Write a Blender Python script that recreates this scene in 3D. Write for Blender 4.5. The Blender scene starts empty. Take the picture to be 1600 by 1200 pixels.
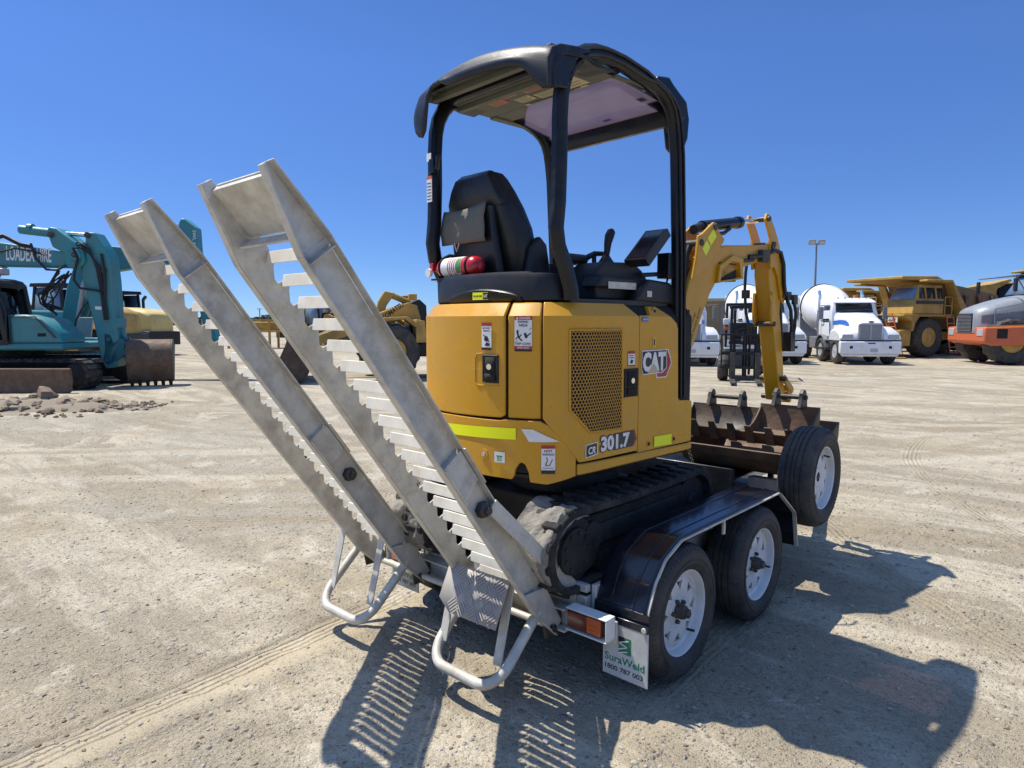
import bpy, bmesh, math, random
from mathutils import Vector, Matrix, noise
random.seed(11)
C = bpy.context.scene.collection
D = bpy.data
PI = math.pi
def rad(a): return math.radians(a)
def T(x, y, z): return Matrix.Translation((x, y, z))
def RZ(a): return Matrix.Rotation(rad(a), 4, 'Z')
def RX(a): return Matrix.Rotation(rad(a), 4, 'X')
def RY(a): return Matrix.Rotation(rad(a), 4, 'Y')
WORLD = {}

# ------------------------------------------------------------------ materials
MATS = {}
def mat(name, col, rough=.5, metal=0., var=.12, vs=6., dirt=None, damt=.0, ds=3., bump=0., bs=60., coat=0., rv=.15, dcut=.5, stretch=None, alpha=None, spec=.5, scratch=None, film=None):
    m = D.materials.new(name); m.use_nodes = True
    nt = m.node_tree; N = nt.nodes; L = nt.links
    p = N['Principled BSDF']
    p.inputs['Metallic'].default_value = metal
    p.inputs['Specular IOR Level'].default_value = spec
    p.inputs['Coat Weight'].default_value = coat
    p.inputs['Coat Roughness'].default_value = .08
    tc = N.new('ShaderNodeTexCoord')
    mp = N.new('ShaderNodeMapping'); L.new(tc.outputs['Object'], mp.inputs['Vector'])
    if stretch: mp.inputs['Scale'].default_value = stretch
    n1 = N.new('ShaderNodeTexNoise'); n1.inputs['Scale'].default_value = vs; n1.inputs['Detail'].default_value = 6; n1.inputs['Roughness'].default_value = .6
    L.new(mp.outputs[0], n1.inputs['Vector'])
    mx = N.new('ShaderNodeMix'); mx.data_type = 'RGBA'
    mx.inputs[6].default_value = (*[c*(1-var) for c in col], 1)
    mx.inputs[7].default_value = (*[min(1, c*(1+var)) for c in col], 1)
    L.new(n1.outputs['Fac'], mx.inputs[0])
    out = mx.outputs[2]
    rr = N.new('ShaderNodeMapRange'); rr.inputs[1].default_value = .3; rr.inputs[2].default_value = .7
    rr.inputs[3].default_value = max(.02, rough-rv); rr.inputs[4].default_value = min(1, rough+rv)
    L.new(n1.outputs['Fac'], rr.inputs[0]); rout = rr.outputs[0]
    if dirt:
        n2 = N.new('ShaderNodeTexNoise'); n2.inputs['Scale'].default_value = ds; n2.inputs['Detail'].default_value = 9; n2.inputs['Roughness'].default_value = .68
        L.new(mp.outputs[0], n2.inputs['Vector'])
        cr = N.new('ShaderNodeMapRange'); cr.inputs[1].default_value = dcut-.1; cr.inputs[2].default_value = dcut+.14
        cr.inputs[3].default_value = 0; cr.inputs[4].default_value = damt
        L.new(n2.outputs['Fac'], cr.inputs[0])
        m2 = N.new('ShaderNodeMix'); m2.data_type = 'RGBA'
        L.new(cr.outputs[0], m2.inputs[0]); L.new(out, m2.inputs[6]); m2.inputs[7].default_value = (*dirt, 1)
        out = m2.outputs[2]
        m3 = N.new('ShaderNodeMix'); m3.data_type = 'FLOAT'
        L.new(cr.outputs[0], m3.inputs[0]); L.new(rout, m3.inputs[2]); m3.inputs[3].default_value = .9
        rout = m3.outputs[0]
        if metal:
            m4 = N.new('ShaderNodeMix'); m4.data_type = 'FLOAT'
            L.new(cr.outputs[0], m4.inputs[0]); m4.inputs[2].default_value = metal; m4.inputs[3].default_value = 0
            L.new(m4.outputs[0], p.inputs['Metallic'])
    if film:      # thin uneven dust film with its own cloudy outline
        fn_ = N.new('ShaderNodeTexNoise'); fn_.inputs['Scale'].default_value = 2.3; fn_.inputs['Detail'].default_value = 9; fn_.inputs['Roughness'].default_value = .72; fn_.inputs['Distortion'].default_value = 1.4
        fm = N.new('ShaderNodeMapping'); fm.inputs['Scale'].default_value = (1, 1, .45); L.new(tc.outputs['Object'], fm.inputs['Vector']); L.new(fm.outputs[0], fn_.inputs['Vector'])
        fr_ = N.new('ShaderNodeMapRange'); fr_.inputs[1].default_value = .40; fr_.inputs[2].default_value = .72; fr_.inputs[4].default_value = film[1]; L.new(fn_.outputs['Fac'], fr_.inputs[0])
        fx = N.new('ShaderNodeMix'); fx.data_type = 'RGBA'; L.new(fr_.outputs[0], fx.inputs[0]); L.new(out, fx.inputs[6]); fx.inputs[7].default_value = (*film[0], 1); out = fx.outputs[2]
    if scratch:
        for rot, sc_ in (((.3, .4, .9), (3, 130, 130)), ((.8, -.3, -.4), (150, 2.5, 150))):
            sm = N.new('ShaderNodeMapping'); sm.inputs['Rotation'].default_value = rot; sm.inputs['Scale'].default_value = sc_; L.new(tc.outputs['Object'], sm.inputs['Vector'])
            sn = N.new('ShaderNodeTexNoise'); sn.inputs['Scale'].default_value = 1; sn.inputs['Detail'].default_value = 3; L.new(sm.outputs[0], sn.inputs['Vector'])
            sr = N.new('ShaderNodeMapRange'); sr.inputs[1].default_value = .665; sr.inputs[2].default_value = .72; sr.inputs[4].default_value = scratch[1]; L.new(sn.outputs['Fac'], sr.inputs[0])
            sx_ = N.new('ShaderNodeMix'); sx_.data_type = 'RGBA'; L.new(sr.outputs[0], sx_.inputs[0]); L.new(out, sx_.inputs[6]); sx_.inputs[7].default_value = (*scratch[0], 1); out = sx_.outputs[2]
    L.new(out, p.inputs['Base Color']); L.new(rout, p.inputs['Roughness'])
    if bump:
        n3 = N.new('ShaderNodeTexNoise'); n3.inputs['Scale'].default_value = bs; n3.inputs['Detail'].default_value = 5
        L.new(mp.outputs[0], n3.inputs['Vector'])
        b = N.new('ShaderNodeBump'); b.inputs['Strength'].default_value = bump; b.inputs['Distance'].default_value = .02
        L.new(n3.outputs['Fac'], b.inputs['Height']); L.new(b.outputs[0], p.inputs['Normal'])
    if alpha is not None: p.inputs['Alpha'].default_value = alpha
    MATS[name] = m
    return m
DUST = (.36, .31, .24)
mat('yellow_paint', (.62, .302, .008), .34, var=.07, vs=2.5, dirt=(.42, .26, .09), damt=.36, ds=5, coat=.06, dcut=.56, spec=.35, scratch=((.62, .44, .20), .45), film=((.46, .30, .10), .20))
mat('yellow_worn', (.60, .30, .03), .45, var=.14, vs=4, dirt=(.22, .15, .07), damt=.5, ds=4, dcut=.6)
mat('seam_black', (.012, .011, .01), .8)
mat('black_plastic', (.010, .0103, .0115), .48, var=.2, vs=4, dirt=(.12, .105, .08), damt=.14, ds=3, dcut=.56, bump=.08, bs=300)
mat('black_steel', (.006, .007, .010), .36, var=.2, dirt=(.09, .085, .075), damt=.16, ds=6, dcut=.6, coat=.05, spec=.35)
mat('black_gloss', (.008, .0095, .016), .2, var=.15, vs=3, dirt=(.10, .092, .08), damt=.10, ds=14, dcut=.62, coat=.2, rv=.03)
mat('roof_plastic', (.009, .011, .017), .45, var=.25, vs=5, bump=.12, bs=220, dirt=(.13, .13, .135), damt=.22, ds=9, dcut=.6, stretch=(1, 2.5, 1), spec=.4)
mat('dark_grease', (.010, .009, .008), .7, var=.3, dirt=(.06, .05, .038), damt=.5, ds=5, dcut=.5, bump=.3)
mat('track_rubber', (.013, .0125, .012), .8, var=.25, dirt=(.20, .17, .13), damt=.45, ds=5, dcut=.54, bump=.35, bs=50)
mat('mud_dry', (.27, .245, .205), .95, var=.3, vs=9, dirt=(.09, .08, .065), damt=.6, ds=10, dcut=.53, bump=.7, bs=35)
mat('tyre_rubber', (.025, .025, .0255), .68, var=.25, dirt=(.135, .115, .09), damt=.55, ds=6, dcut=.51, bump=.2, bs=120)
mat('rim_white', (.66, .67, .66), .38, var=.06, dirt=(.33, .30, .25), damt=.4, ds=6, dcut=.56)
mat('galvanised', (.60, .575, .505), .46, metal=.2, var=.30, vs=11, dirt=(.25, .21, .15), damt=.6, ds=9, dcut=.55, bump=.12, bs=30, scratch=((.62, .60, .54), .22), film=((.40, .36, .27), .35))
mat('galv_bright', (.60, .59, .54), .42, metal=.3, var=.15, vs=12, dirt=(.42, .36, .27), damt=.4, ds=7, dcut=.55)
mat('rung_alloy', (.80, .77, .69), .5, metal=.1, var=.12, vs=12, dirt=(.36, .31, .23), damt=.4, ds=7, dcut=.55)
mat('checker_alloy', (.40, .37, .33), .6, metal=0, var=.15, vs=12, dirt=(.30, .26, .21), damt=.4, ds=6, dcut=.55)
mat('white_paint', (.78, .77, .72), .4, var=.05, dirt=(.42, .37, .29), damt=.4, ds=5, dcut=.58)
mat('steel_dark', (.055, .052, .047), .5, metal=.5, var=.3, dirt=(.16, .13, .10), damt=.5, ds=6)
mat('chrome', (.75, .75, .75), .12, metal=1., var=.03, rv=.04)
mat('bucket_rust', (.115, .065, .038), .62, metal=.15, var=.35, vs=7, dirt=(.21, .155, .105), damt=.6, ds=5, dcut=.52, bump=.2, bs=30)
mat('bucket_dark', (.045, .033, .024), .62, var=.4, vs=6, dirt=(.16, .10, .06), damt=.6, ds=5, dcut=.53, bump=.2, bs=30)
mat('seat_vinyl', (.010, .0105, .0115), .42, var=.2, vs=3, dirt=(.10, .09, .07), damt=.22, ds=5, dcut=.54, bump=.05, bs=250)
mat('pocket_cloth', (.15, .14, .112), .9, var=.25, vs=14, bump=.2, bs=90)
mat('red_gloss', (.50, .012, .018), .25, var=.08, coat=.4)
mat('white_label', (.78, .77, .74), .45, var=.05, dirt=(.5, .46, .38), damt=.35, ds=9, dcut=.56)
mat('red_label', (.42, .022, .022), .45)
mat('black_label', (.014, .014, .014), .45)
mat('green_label', (.02, .30, .06), .5)
mat('blue_label', (.03, .16, .55), .5)
mat('number_yellow', (.75, .48, .02), .4)
mat('hivis', (.86, .90, .0), .35, var=.04)
mat('tan_label', (.55, .45, .28), .6, var=.15, vs=30)
mat('lamp_red', (.10, .006, .008), .2, var=.1, coat=.6)
mat('lamp_amber', (.55, .10, .012), .2, var=.1, coat=.6)
mat('flap_rubber', (.60, .60, .55), .55, var=.06, dirt=(.36, .33, .26), damt=.7, ds=5, dcut=.5)
mat('flap_green', (.02, .20, .09), .5)
mat('headliner', (.125, .125, .095), .7, var=.15)
mat('teal_paint', (.018, .235, .265), .38, var=.14, vs=2, dirt=(.13, .15, .12), damt=.55, ds=2.6, dcut=.54, scratch=((.25, .33, .32), .6), film=((.10, .17, .17), .5))
mat('teal_dark', (.012, .12, .14), .5, var=.2)
mat('white_truck', (.78, .79, .80), .3, var=.05, vs=2, dirt=(.48, .43, .35), damt=.45, ds=1.8, dcut=.57)
mat('grey_paint', (.17, .18, .20), .35, var=.1, dirt=(.3, .27, .22), damt=.3, ds=2, dcut=.58)
mat('silver_paint', (.40, .42, .45), .35, var=.08, dirt=(.4, .36, .3), damt=.3, ds=2, dcut=.58)
mat('bonnet_grey', (.25, .27, .29), .35, var=.08, dirt=(.35, .31, .26), damt=.4, ds=2, dcut=.56)
mat('tray_brown', (.17, .11, .055), .6, var=.25, vs=1.5, dirt=(.30, .19, .07), damt=.5, ds=1.2, dcut=.56)
mat('orange_paint', (.58, .13, .045), .4, var=.12, dirt=(.3, .14, .08), damt=.5, ds=2.5, dcut=.58)
mat('haul_yellow', (.47, .29, .055), .5, var=.16, vs=1.5, dirt=(.17, .11, .055), damt=.65, ds=1.8, dcut=.53)
mat('pale_yellow', (.62, .47, .16), .45, var=.1, dirt=(.3, .24, .12), damt=.4, ds=2, dcut=.58)
mat('window_dark', (.015, .019, .024), .08, var=.2, rv=.03)
mat('window_sky', (.16, .24, .32), .08, var=.2, rv=.03)
mat('soil_clod', (.235, .19, .135), .95, var=.25, vs=5, bump=.5, bs=20)
mat('rock_brown', (.21, .15, .10), .95, var=.3, vs=5, bump=.6, bs=14)
mat('stone_mixed', (.36, .33, .28), .9, var=.35, vs=2)
mat('far_trees', (.035, .05, .035), .9, var=.4, vs=.3)
mat('shed_roof', (.42, .36, .24), .6, var=.1)
mat('timber', (.36, .26, .14), .85, var=.25, stretch=(1, 8, 8))
mat('skin_tan', (.42, .24, .16), .6)
def glass_mat():
    m = D.materials.new('tinted_panel'); m.use_nodes = True
    nt = m.node_tree; N = nt.nodes; L = nt.links
    for n in list(N): N.remove(n)
    o = N.new('ShaderNodeOutputMaterial'); tl = N.new('ShaderNodeBsdfTranslucent'); tp = N.new('ShaderNodeBsdfTransparent'); gl = N.new('ShaderNodeBsdfGlossy')
    tc = N.new('ShaderNodeTexCoord'); n = N.new('ShaderNodeTexNoise'); n.inputs['Scale'].default_value = 9; n.inputs['Detail'].default_value = 8
    L.new(tc.outputs['Object'], n.inputs['Vector'])
    mr = N.new('ShaderNodeMix'); mr.data_type = 'RGBA'; mr.inputs[6].default_value = (.19, .175, .23, 1); mr.inputs[7].default_value = (.26, .245, .30, 1)
    L.new(n.outputs['Fac'], mr.inputs[0]); L.new(mr.outputs[2], tl.inputs['Color'])
    tp.inputs['Color'].default_value = (.52, .40, .40, 1)
    gl.inputs['Roughness'].default_value = .1
    a = N.new('ShaderNodeMixShader'); a.inputs[0].default_value = .45; L.new(tl.outputs[0], a.inputs[1]); L.new(tp.outputs[0], a.inputs[2])
    b = N.new('ShaderNodeMixShader'); b.inputs[0].default_value = .06; L.new(a.outputs[0], b.inputs[1]); L.new(gl.outputs[0], b.inputs[2])
    L.new(b.outputs[0], o.inputs[0]); MATS['tinted_panel'] = m
glass_mat()
def cab_glass():
    m = D.materials.new('cab_glass'); m.use_nodes = True
    nt = m.node_tree; N = nt.nodes; L = nt.links
    for n in list(N): N.remove(n)
    o = N.new('ShaderNodeOutputMaterial'); tp = N.new('ShaderNodeBsdfTransparent'); gl = N.new('ShaderNodeBsdfGlossy'); lw = N.new('ShaderNodeFresnel')
    tp.inputs['Color'].default_value = (.45, .6, .66, 1); gl.inputs['Roughness'].default_value = .03; lw.inputs['IOR'].default_value = 1.6
    a = N.new('ShaderNodeMixShader'); L.new(lw.outputs[0], a.inputs[0]); L.new(tp.outputs[0], a.inputs[1]); L.new(gl.outputs[0], a.inputs[2])
    L.new(a.outputs[0], o.inputs[0]); MATS['cab_glass'] = m
cab_glass()

# ------------------------------------------------------------------ mesh builder
class MB:
    def __init__(s, M=None):
        s.v = []; s.f = []; s.m = []; s.M = M or Matrix(); s.mi = 0
    def add(s, verts, faces):
        o = len(s.v)
        s.v += [s.M @ Vector(p) for p in verts]
        s.f += [[i+o for i in f] for f in faces]; s.m += [s.mi]*len(faces)
        return s
    def bx(s, x0, x1, y0, y1, z0, z1):
        return s.add([(x0,y0,z0),(x1,y0,z0),(x1,y1,z0),(x0,y1,z0),(x0,y0,z1),(x1,y0,z1),(x1,y1,z1),(x0,y1,z1)],
            [(3,2,1,0),(4,5,6,7),(0,1,5,4),(1,2,6,5),(2,3,7,6),(3,0,4,7)])
    def hexa(s, p):   # 8 points: bottom ring 0-3, top ring 4-7
        return s.add(p, [(3,2,1,0),(4,5,6,7),(0,1,5,4),(1,2,6,5),(2,3,7,6),(3,0,4,7)])
    def beam(s, a, b, w, h, up=(0,0,1), ext=0., w2=None, h2=None):
        a = Vector(a); b = Vector(b); d = (b-a).normalized(); a = a-d*ext; b = b+d*ext
        up = Vector(up)
        if abs(d.dot(up.normalized())) > .98: up = Vector((0,1,0)) if abs(d.y) < .9 else Vector((1,0,0))
        r = d.cross(up).normalized(); u = r.cross(d)
        w2 = w if w2 is None else w2; h2 = h if h2 is None else h2
        P = []
        for c, ww, hh in ((a,w,h),(b,w2,h2)):
            P += [c-r*ww/2-u*hh/2, c+r*ww/2-u*hh/2, c+r*ww/2+u*hh/2, c-r*ww/2+u*hh/2]
        return s.hexa(P)
    def prism(s, poly, axis, a0, a1):
        n = len(poly)
        def pt(p, a):
            return {'x': (a, p[0], p[1]), 'y': (p[0], a, p[1]), 'z': (p[0], p[1], a)}[axis]
        v = [pt(p, a0) for p in poly]+[pt(p, a1) for p in poly]
        f = [list(range(n))[::-1], [n+i for i in range(n)]]+[(i, (i+1) % n, n+(i+1) % n, n+i) for i in range(n)]
        return s.add(v, f)
    def tube(s, pts, r, n=10, closed=False, flat=None):
        pts = [Vector(p) for p in pts]; m = len(pts)
        rs = r if isinstance(r, (list, tuple)) else [r]*m
        V = []; prev = None
        for i, p in enumerate(pts):
            if closed: t = (pts[(i+1) % m]-pts[i-1]).normalized()
            else: t = (pts[min(i+1, m-1)]-pts[max(i-1, 0)]).normalized()
            if prev is None:
                up = Vector((0,0,1)) if abs(t.z) < .9 else Vector((1,0,0))
                u = t.cross(up).normalized()
            else:
                u = (prev-t*prev.dot(t)).normalized()
            w = t.cross(u); prev = u
            for k in range(n):
                a = 2*PI*k/n; V.append(p+u*math.cos(a)*rs[i]+w*math.sin(a)*rs[i])
        F = []
        rng = m if closed else m-1
        for i in range(rng):
            j = (i+1) % m
            for k in range(n): F.append((i*n+k, i*n+(k+1) % n, j*n+(k+1) % n, j*n+k))
        if not closed: F += [list(range(n))[::-1], [(m-1)*n+k for k in range(n)]]
        return s.add(V, F)
    def rectube(s, pts, w, h, side=(1,0,0)):   # rectangular section swept along a path lying in the plane normal to side
        side = Vector(side).normalized(); pts = [Vector(p) for p in pts]; V = []; m = len(pts)
        for i, p in enumerate(pts):
            t = (pts[min(i+1, m-1)]-pts[max(i-1, 0)]).normalized()
            u = t.cross(side).normalized()
            c = .28
            for a, b in ((-.5,-.5+c),(-.5+c,-.5),(.5-c,-.5),(.5,-.5+c),(.5,.5-c),(.5-c,.5),(-.5+c,.5),(-.5,.5-c)):
                V.append(p+side*w*a+u*h*b)
        F = [(i*8+k, i*8+(k+1) % 8, (i+1)*8+(k+1) % 8, (i+1)*8+k) for i in range(m-1) for k in range(8)]
        F += [list(range(8))[::-1], [(m-1)*8+k for k in range(8)]]
        return s.add(V, F)
    def lathe(s, prof, org=(0,0,0), axis='x', n=32, caps=True, fn=None):
        V = []; m = len(prof); o = Vector(org)
        for (h, r) in prof:
            for k in range(n):
                a = 2*PI*k/n; rr = r if fn is None else fn(h, r, k)
                c, q = rr*math.cos(a), rr*math.sin(a)
                V.append(o+Vector({'x': (h, c, q), 'y': (q, h, c), 'z': (c, q, h)}[axis]))
        F = [(i*n+k, i*n+(k+1) % n, (i+1)*n+(k+1) % n, (i+1)*n+k) for i in range(m-1) for k in range(n)]
        if caps: F += [list(range(n))[::-1], [(m-1)*n+k for k in range(n)]]
        return s.add(V, F)
    def cyl(s, a, b, r, n=16, r2=None):
        a = Vector(a); b = Vector(b)
        return s.tube([a, b], [r, r if r2 is None else r2], n)
    def sphere(s, c, r, nu=14, nv=9, sc=(1,1,1)):
        V = []; F = []
        for i in range(nv+1):
            th = PI*i/nv
            for k in range(nu):
                a = 2*PI*k/nu
                V.append((c[0]+r*sc[0]*math.sin(th)*math.cos(a), c[1]+r*sc[1]*math.sin(th)*math.sin(a), c[2]+r*sc[2]*math.cos(th)))
        for i in range(nv):
            for k in range(nu): F.append((i*nu+k, i*nu+(k+1) % nu, (i+1)*nu+(k+1) % nu, (i+1)*nu+k))
        return s.add(V, F)
    def grid(s, P):   # P rows of points
        n = len(P[0]); V = [p for r in P for p in r]
        return s.add(V, [(i*n+k, i*n+k+1, (i+1)*n+k+1, (i+1)*n+k) for i in range(len(P)-1) for k in range(n-1)])
    def build(s, name, mats, parent=None, bevel=0, seg=2, solid=0, smooth=35, local=False, weld=False):
        if not s.v: return None
        if parent is not None and not local:
            inv = WORLD[parent.name].inverted(); vs = [inv @ p for p in s.v]
        else: vs = s.v
        me = D.meshes.new(name); me.from_pydata([tuple(p) for p in vs], [], s.f)
        mats = mats if isinstance(mats, (list, tuple)) else [mats]
        for mm in mats: me.materials.append(MATS[mm] if isinstance(mm, str) else mm)
        for p, i in zip(me.polygons, s.m): p.material_index = i
        b = bmesh.new(); b.from_mesh(me)
        if weld: bmesh.ops.remove_doubles(b, verts=b.verts, dist=1e-5)
        bmesh.ops.recalc_face_normals(b, faces=b.faces); b.to_mesh(me); b.free()
        if smooth:
            me.shade_smooth(); me.set_sharp_from_angle(angle=rad(smooth))
        o = D.objects.new(name, me); C.objects.link(o)
        if parent is not None:
            o.parent = parent; WORLD[o.name] = WORLD[parent.name]
        else: WORLD[o.name] = Matrix()
        if solid:
            md = o.modifiers.new('thickness', 'SOLIDIFY'); md.thickness = solid; md.offset = 0
        if bevel:
            md = o.modifiers.new('edges', 'BEVEL'); md.width = bevel; md.segments = seg; md.limit_method = 'ANGLE'; md.angle_limit = rad(40)
        return o
def thing(name, label, cat, M=None, group=None):
    o = D.objects.new(name, None); C.objects.link(o); o.empty_display_size = .2
    o.matrix_world = M or Matrix(); WORLD[o.name] = M or Matrix()
    o['label'] = label; o['category'] = cat
    if group: o['group'] = group
    return o
def tag(o, label, cat, group=None):
    o['label'] = label; o['category'] = cat
    if group: o['group'] = group
    return o
def kind(o, k): o['kind'] = k; return o
def hold(name, parent):   # an Empty part that only groups sub-parts
    o = D.objects.new(name, None); C.objects.link(o); o.parent = parent; o.empty_display_size = .1; WORLD[o.name] = WORLD[parent.name]; return o
def dup_tree(o, parent=None, M=None):
    c = o.copy(); C.objects.link(c)
    if parent is not None: c.parent = parent
    if M is not None: c.matrix_world = M
    for ch in list(o.children): dup_tree(ch, c)
    return c
def text2d(body, h=1., w=None, bold=0., shear=0., align='LEFT'):
    """filled letter outlines as 2-D points (height h, total width w) and faces"""
    cu = D.curves.new('lettering', 'FONT'); cu.body = body; cu.size = 1; cu.offset = bold; cu.shear = shear; cu.resolution_u = 3
    o = D.objects.new('lettering', cu); C.objects.link(o)
    bpy.context.view_layer.update()
    me = D.meshes.new_from_object(o.evaluated_get(bpy.context.evaluated_depsgraph_get()))
    P = [(v.co.x, v.co.y) for v in me.vertices]; F = [list(p.vertices) for p in me.polygons]
    D.objects.remove(o); D.curves.remove(cu); D.meshes.remove(me)
    x0 = min(p[0] for p in P); x1 = max(p[0] for p in P); y0 = min(p[1] for p in P); y1 = max(p[1] for p in P)
    k = h/(y1-y0); kx = k if w is None else w/(x1-x0)
    return [((x-x0)*kx, (y-y0)*k) for x, y in P], F
def plane_text(mb, body, org, xdir, ydir, h, w=None, bold=0., shear=0.):
    P, F = text2d(body, h, w, bold, shear); o = Vector(org); X = Vector(xdir).normalized(); Y = Vector(ydir).normalized()
    mb.add([o+X*a+Y*b for a, b in P], F); return mb

# ------------------------------------------------------------------ camera, sky, sun
CAM = Vector((2.1012, -2.1763, 1.6372)); PITCH = .0924; YAW = .7428
cd = D.cameras.new('camera'); cam = D.objects.new('camera', cd); C.objects.link(cam)
cam.location = CAM; cam.rotation_euler = (PI/2-PITCH, 0, YAW)
cd.sensor_fit = 'HORIZONTAL'; cd.sensor_width = 36; cd.lens = 36*1054/1600; cd.clip_end = 6000; cd.clip_start = .02
sc = bpy.context.scene; sc.camera = cam
sc.view_settings.view_transform = 'Standard'; sc.view_settings.look = 'None'; sc.view_settings.gamma = 1; sc.view_settings.exposure = .53
SUN_EL = 63.; SUN_D = Vector((-.95, -.31, 0)).normalized()
sv = SUN_D*math.cos(rad(SUN_EL))+Vector((0, 0, math.sin(rad(SUN_EL))))
sl = D.lights.new('sun', 'SUN'); sl.energy = 4.25; sl.angle = rad(.5); sl.color = (1., .945, .84)
so = D.objects.new('sun', sl); C.objects.link(so); so.rotation_euler = sv.to_track_quat('Z', 'Y').to_euler(); so.location = (-20, -8, 40)
w = D.worlds.new('World'); sc.world = w; w.use_nodes = True
nt = w.node_tree; bg = nt.nodes['Background']; sk = nt.nodes.new('ShaderNodeTexSky'); sk.sky_type = 'NISHITA'; sk.sun_disc = False
sk.sun_elevation = rad(SUN_EL); sk.sun_rotation = math.atan2(SUN_D.x, SUN_D.y); sk.altitude = 0; sk.air_density = .5; sk.dust_density = 0; sk.ozone_density = 6
_tc = nt.nodes.new('ShaderNodeTexCoord'); _sp = nt.nodes.new('ShaderNodeSeparateXYZ'); nt.links.new(_tc.outputs['Generated'], _sp.inputs[0])
_mr = nt.nodes.new('ShaderNodeMapRange'); _mr.inputs[1].default_value = -.02; _mr.inputs[2].default_value = .34; nt.links.new(_sp.outputs[2], _mr.inputs[0])
_mc = nt.nodes.new('ShaderNodeMix'); _mc.data_type = 'RGBA'; _mc.inputs[6].default_value = (.41, .465, .54, 1); _mc.inputs[7].default_value = (.69, .87, 1.10, 1); nt.links.new(_mr.outputs[0], _mc.inputs[0])
_mm = nt.nodes.new('ShaderNodeMix'); _mm.data_type = 'RGBA'; _mm.blend_type = 'MULTIPLY'; _mm.inputs[0].default_value = 1; nt.links.new(sk.outputs[0], _mm.inputs[6]); nt.links.new(_mc.outputs[2], _mm.inputs[7])
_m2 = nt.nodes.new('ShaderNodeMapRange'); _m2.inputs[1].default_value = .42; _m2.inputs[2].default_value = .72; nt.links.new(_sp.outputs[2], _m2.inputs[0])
_mz = nt.nodes.new('ShaderNodeMix'); _mz.data_type = 'RGBA'; _mz.inputs[7].default_value = (3.0, 2.65, 2.3, 1); nt.links.new(_m2.outputs[0], _mz.inputs[0]); nt.links.new(_mc.outputs[2], _mz.inputs[6]); nt.links.new(_mz.outputs[2], _mm.inputs[7])  # sky above the view brightened well past natural to lift the shadow fill
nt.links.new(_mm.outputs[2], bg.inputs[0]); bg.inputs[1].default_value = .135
def at(r, d, z=0): return Vector((CAM.x+r*math.cos(YAW)-d*math.sin(YAW), CAM.y+r*math.sin(YAW)+d*math.cos(YAW), z))
def place(r, d, fr, fd, z=0):
    """matrix of a thing standing r metres across and d metres away, its forward (+Y) axis along (fr, fd)"""
    p = at(r, d, z); f = at(r+fr, d+fd, z)-p
    return Matrix.Translation(p) @ Matrix.Rotation(math.atan2(-f.x, f.y), 4, 'Z')

# ------------------------------------------------------------------ ground
def lin(a, b): # direction helper
    v = Vector((b[0]-a[0], b[1]-a[1])).normalized(); return v
TRACKS = [((-1.0, .12), (-.80, -1.62)), ((-.60, -.63), (-.56, -1.6)), ((.60, 1.0), (.72, -1.5))]
ARCS = []
for (r_, d_), R_, w_, a_ in (((11.5, 4.0), 9.0, .13, .5), ((11.5, 4.3), 7.6, .13, .5), ((2.0, 22.0), 14.5, .16, .6), ((1.2, 20.5), 12.0, .14, .45), ((-3.0, -7.5), 14.0, .12, .5), ((-3.4, -9.0), 17.3, .15, .6), ((-1.0, -14.0), 19.5, .13, .45), ((-6.0, 26.0), 21.0, .16, .5), ((9.0, 30.0), 19.5, .2, .6), ((-6, 72), 63.5, .17, .6), ((-6, 72), 65.1, .17, .6), ((-12, 60), 50.5, .15, .5), ((-12, 60), 52.0, .15, .5), ((14, -46), 55.0, .18, .5), ((14, -46), 56.7, .18, .5), ((30, 40), 33.5, .18, .6), ((30, 40), 35.1, .18, .5), ((-2, -9.5), 15.4, .12, .5), ((5.2, 8.2), 2.6, .12, .5), ((5.4, 8.4), 3.9, .12, .5)):
    _p = Vector((CAM.x+r_*math.cos(YAW)-d_*math.sin(YAW), CAM.y+r_*math.sin(YAW)+d_*math.cos(YAW), 0)); ARCS.append((_p.x, _p.y, R_, w_, a_))
def track_u(x, y, tr):
    a, b = tr; v = lin(a, b); dx, dy = x-a[0], y-a[1]
    return dx*v.y-dy*v.x, dx*v.x+dy*v.y
def gheight(x, y):
    r = math.hypot(x-.6, y+.2)
    k = max(0, 1-r/26)**.6
    if k == 0: return 0
    p = Vector((x, y, 0))
    h = .016*noise.noise(p*.9)+.011*noise.noise(p*3.1+Vector((5, 3, 0)))
    u = x*math.cos(YAW)+y*math.sin(YAW); v = -x*math.sin(YAW)+y*math.cos(YAW)
    h += .016*noise.noise(Vector((u*.55, v*2.6+.25*u, 7)))+.008*noise.noise(Vector((u*1.6, v*7.5-.3*u, 3)))
    if r < 12: h += .006*noise.noise(p*9.0)+.0045*noise.noise(p*23.)+.003*abs(noise.noise(p*47.))
    return h*k
def axis_pts(c, near, step, far):
    a = []; x = 0
    s = step
    while x < far:
        a.append(x); x += s
        if x > near: s *= 1.16
    a.append(far)
    return sorted(set([c-q for q in a]+[c+q for q in a]))
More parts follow.
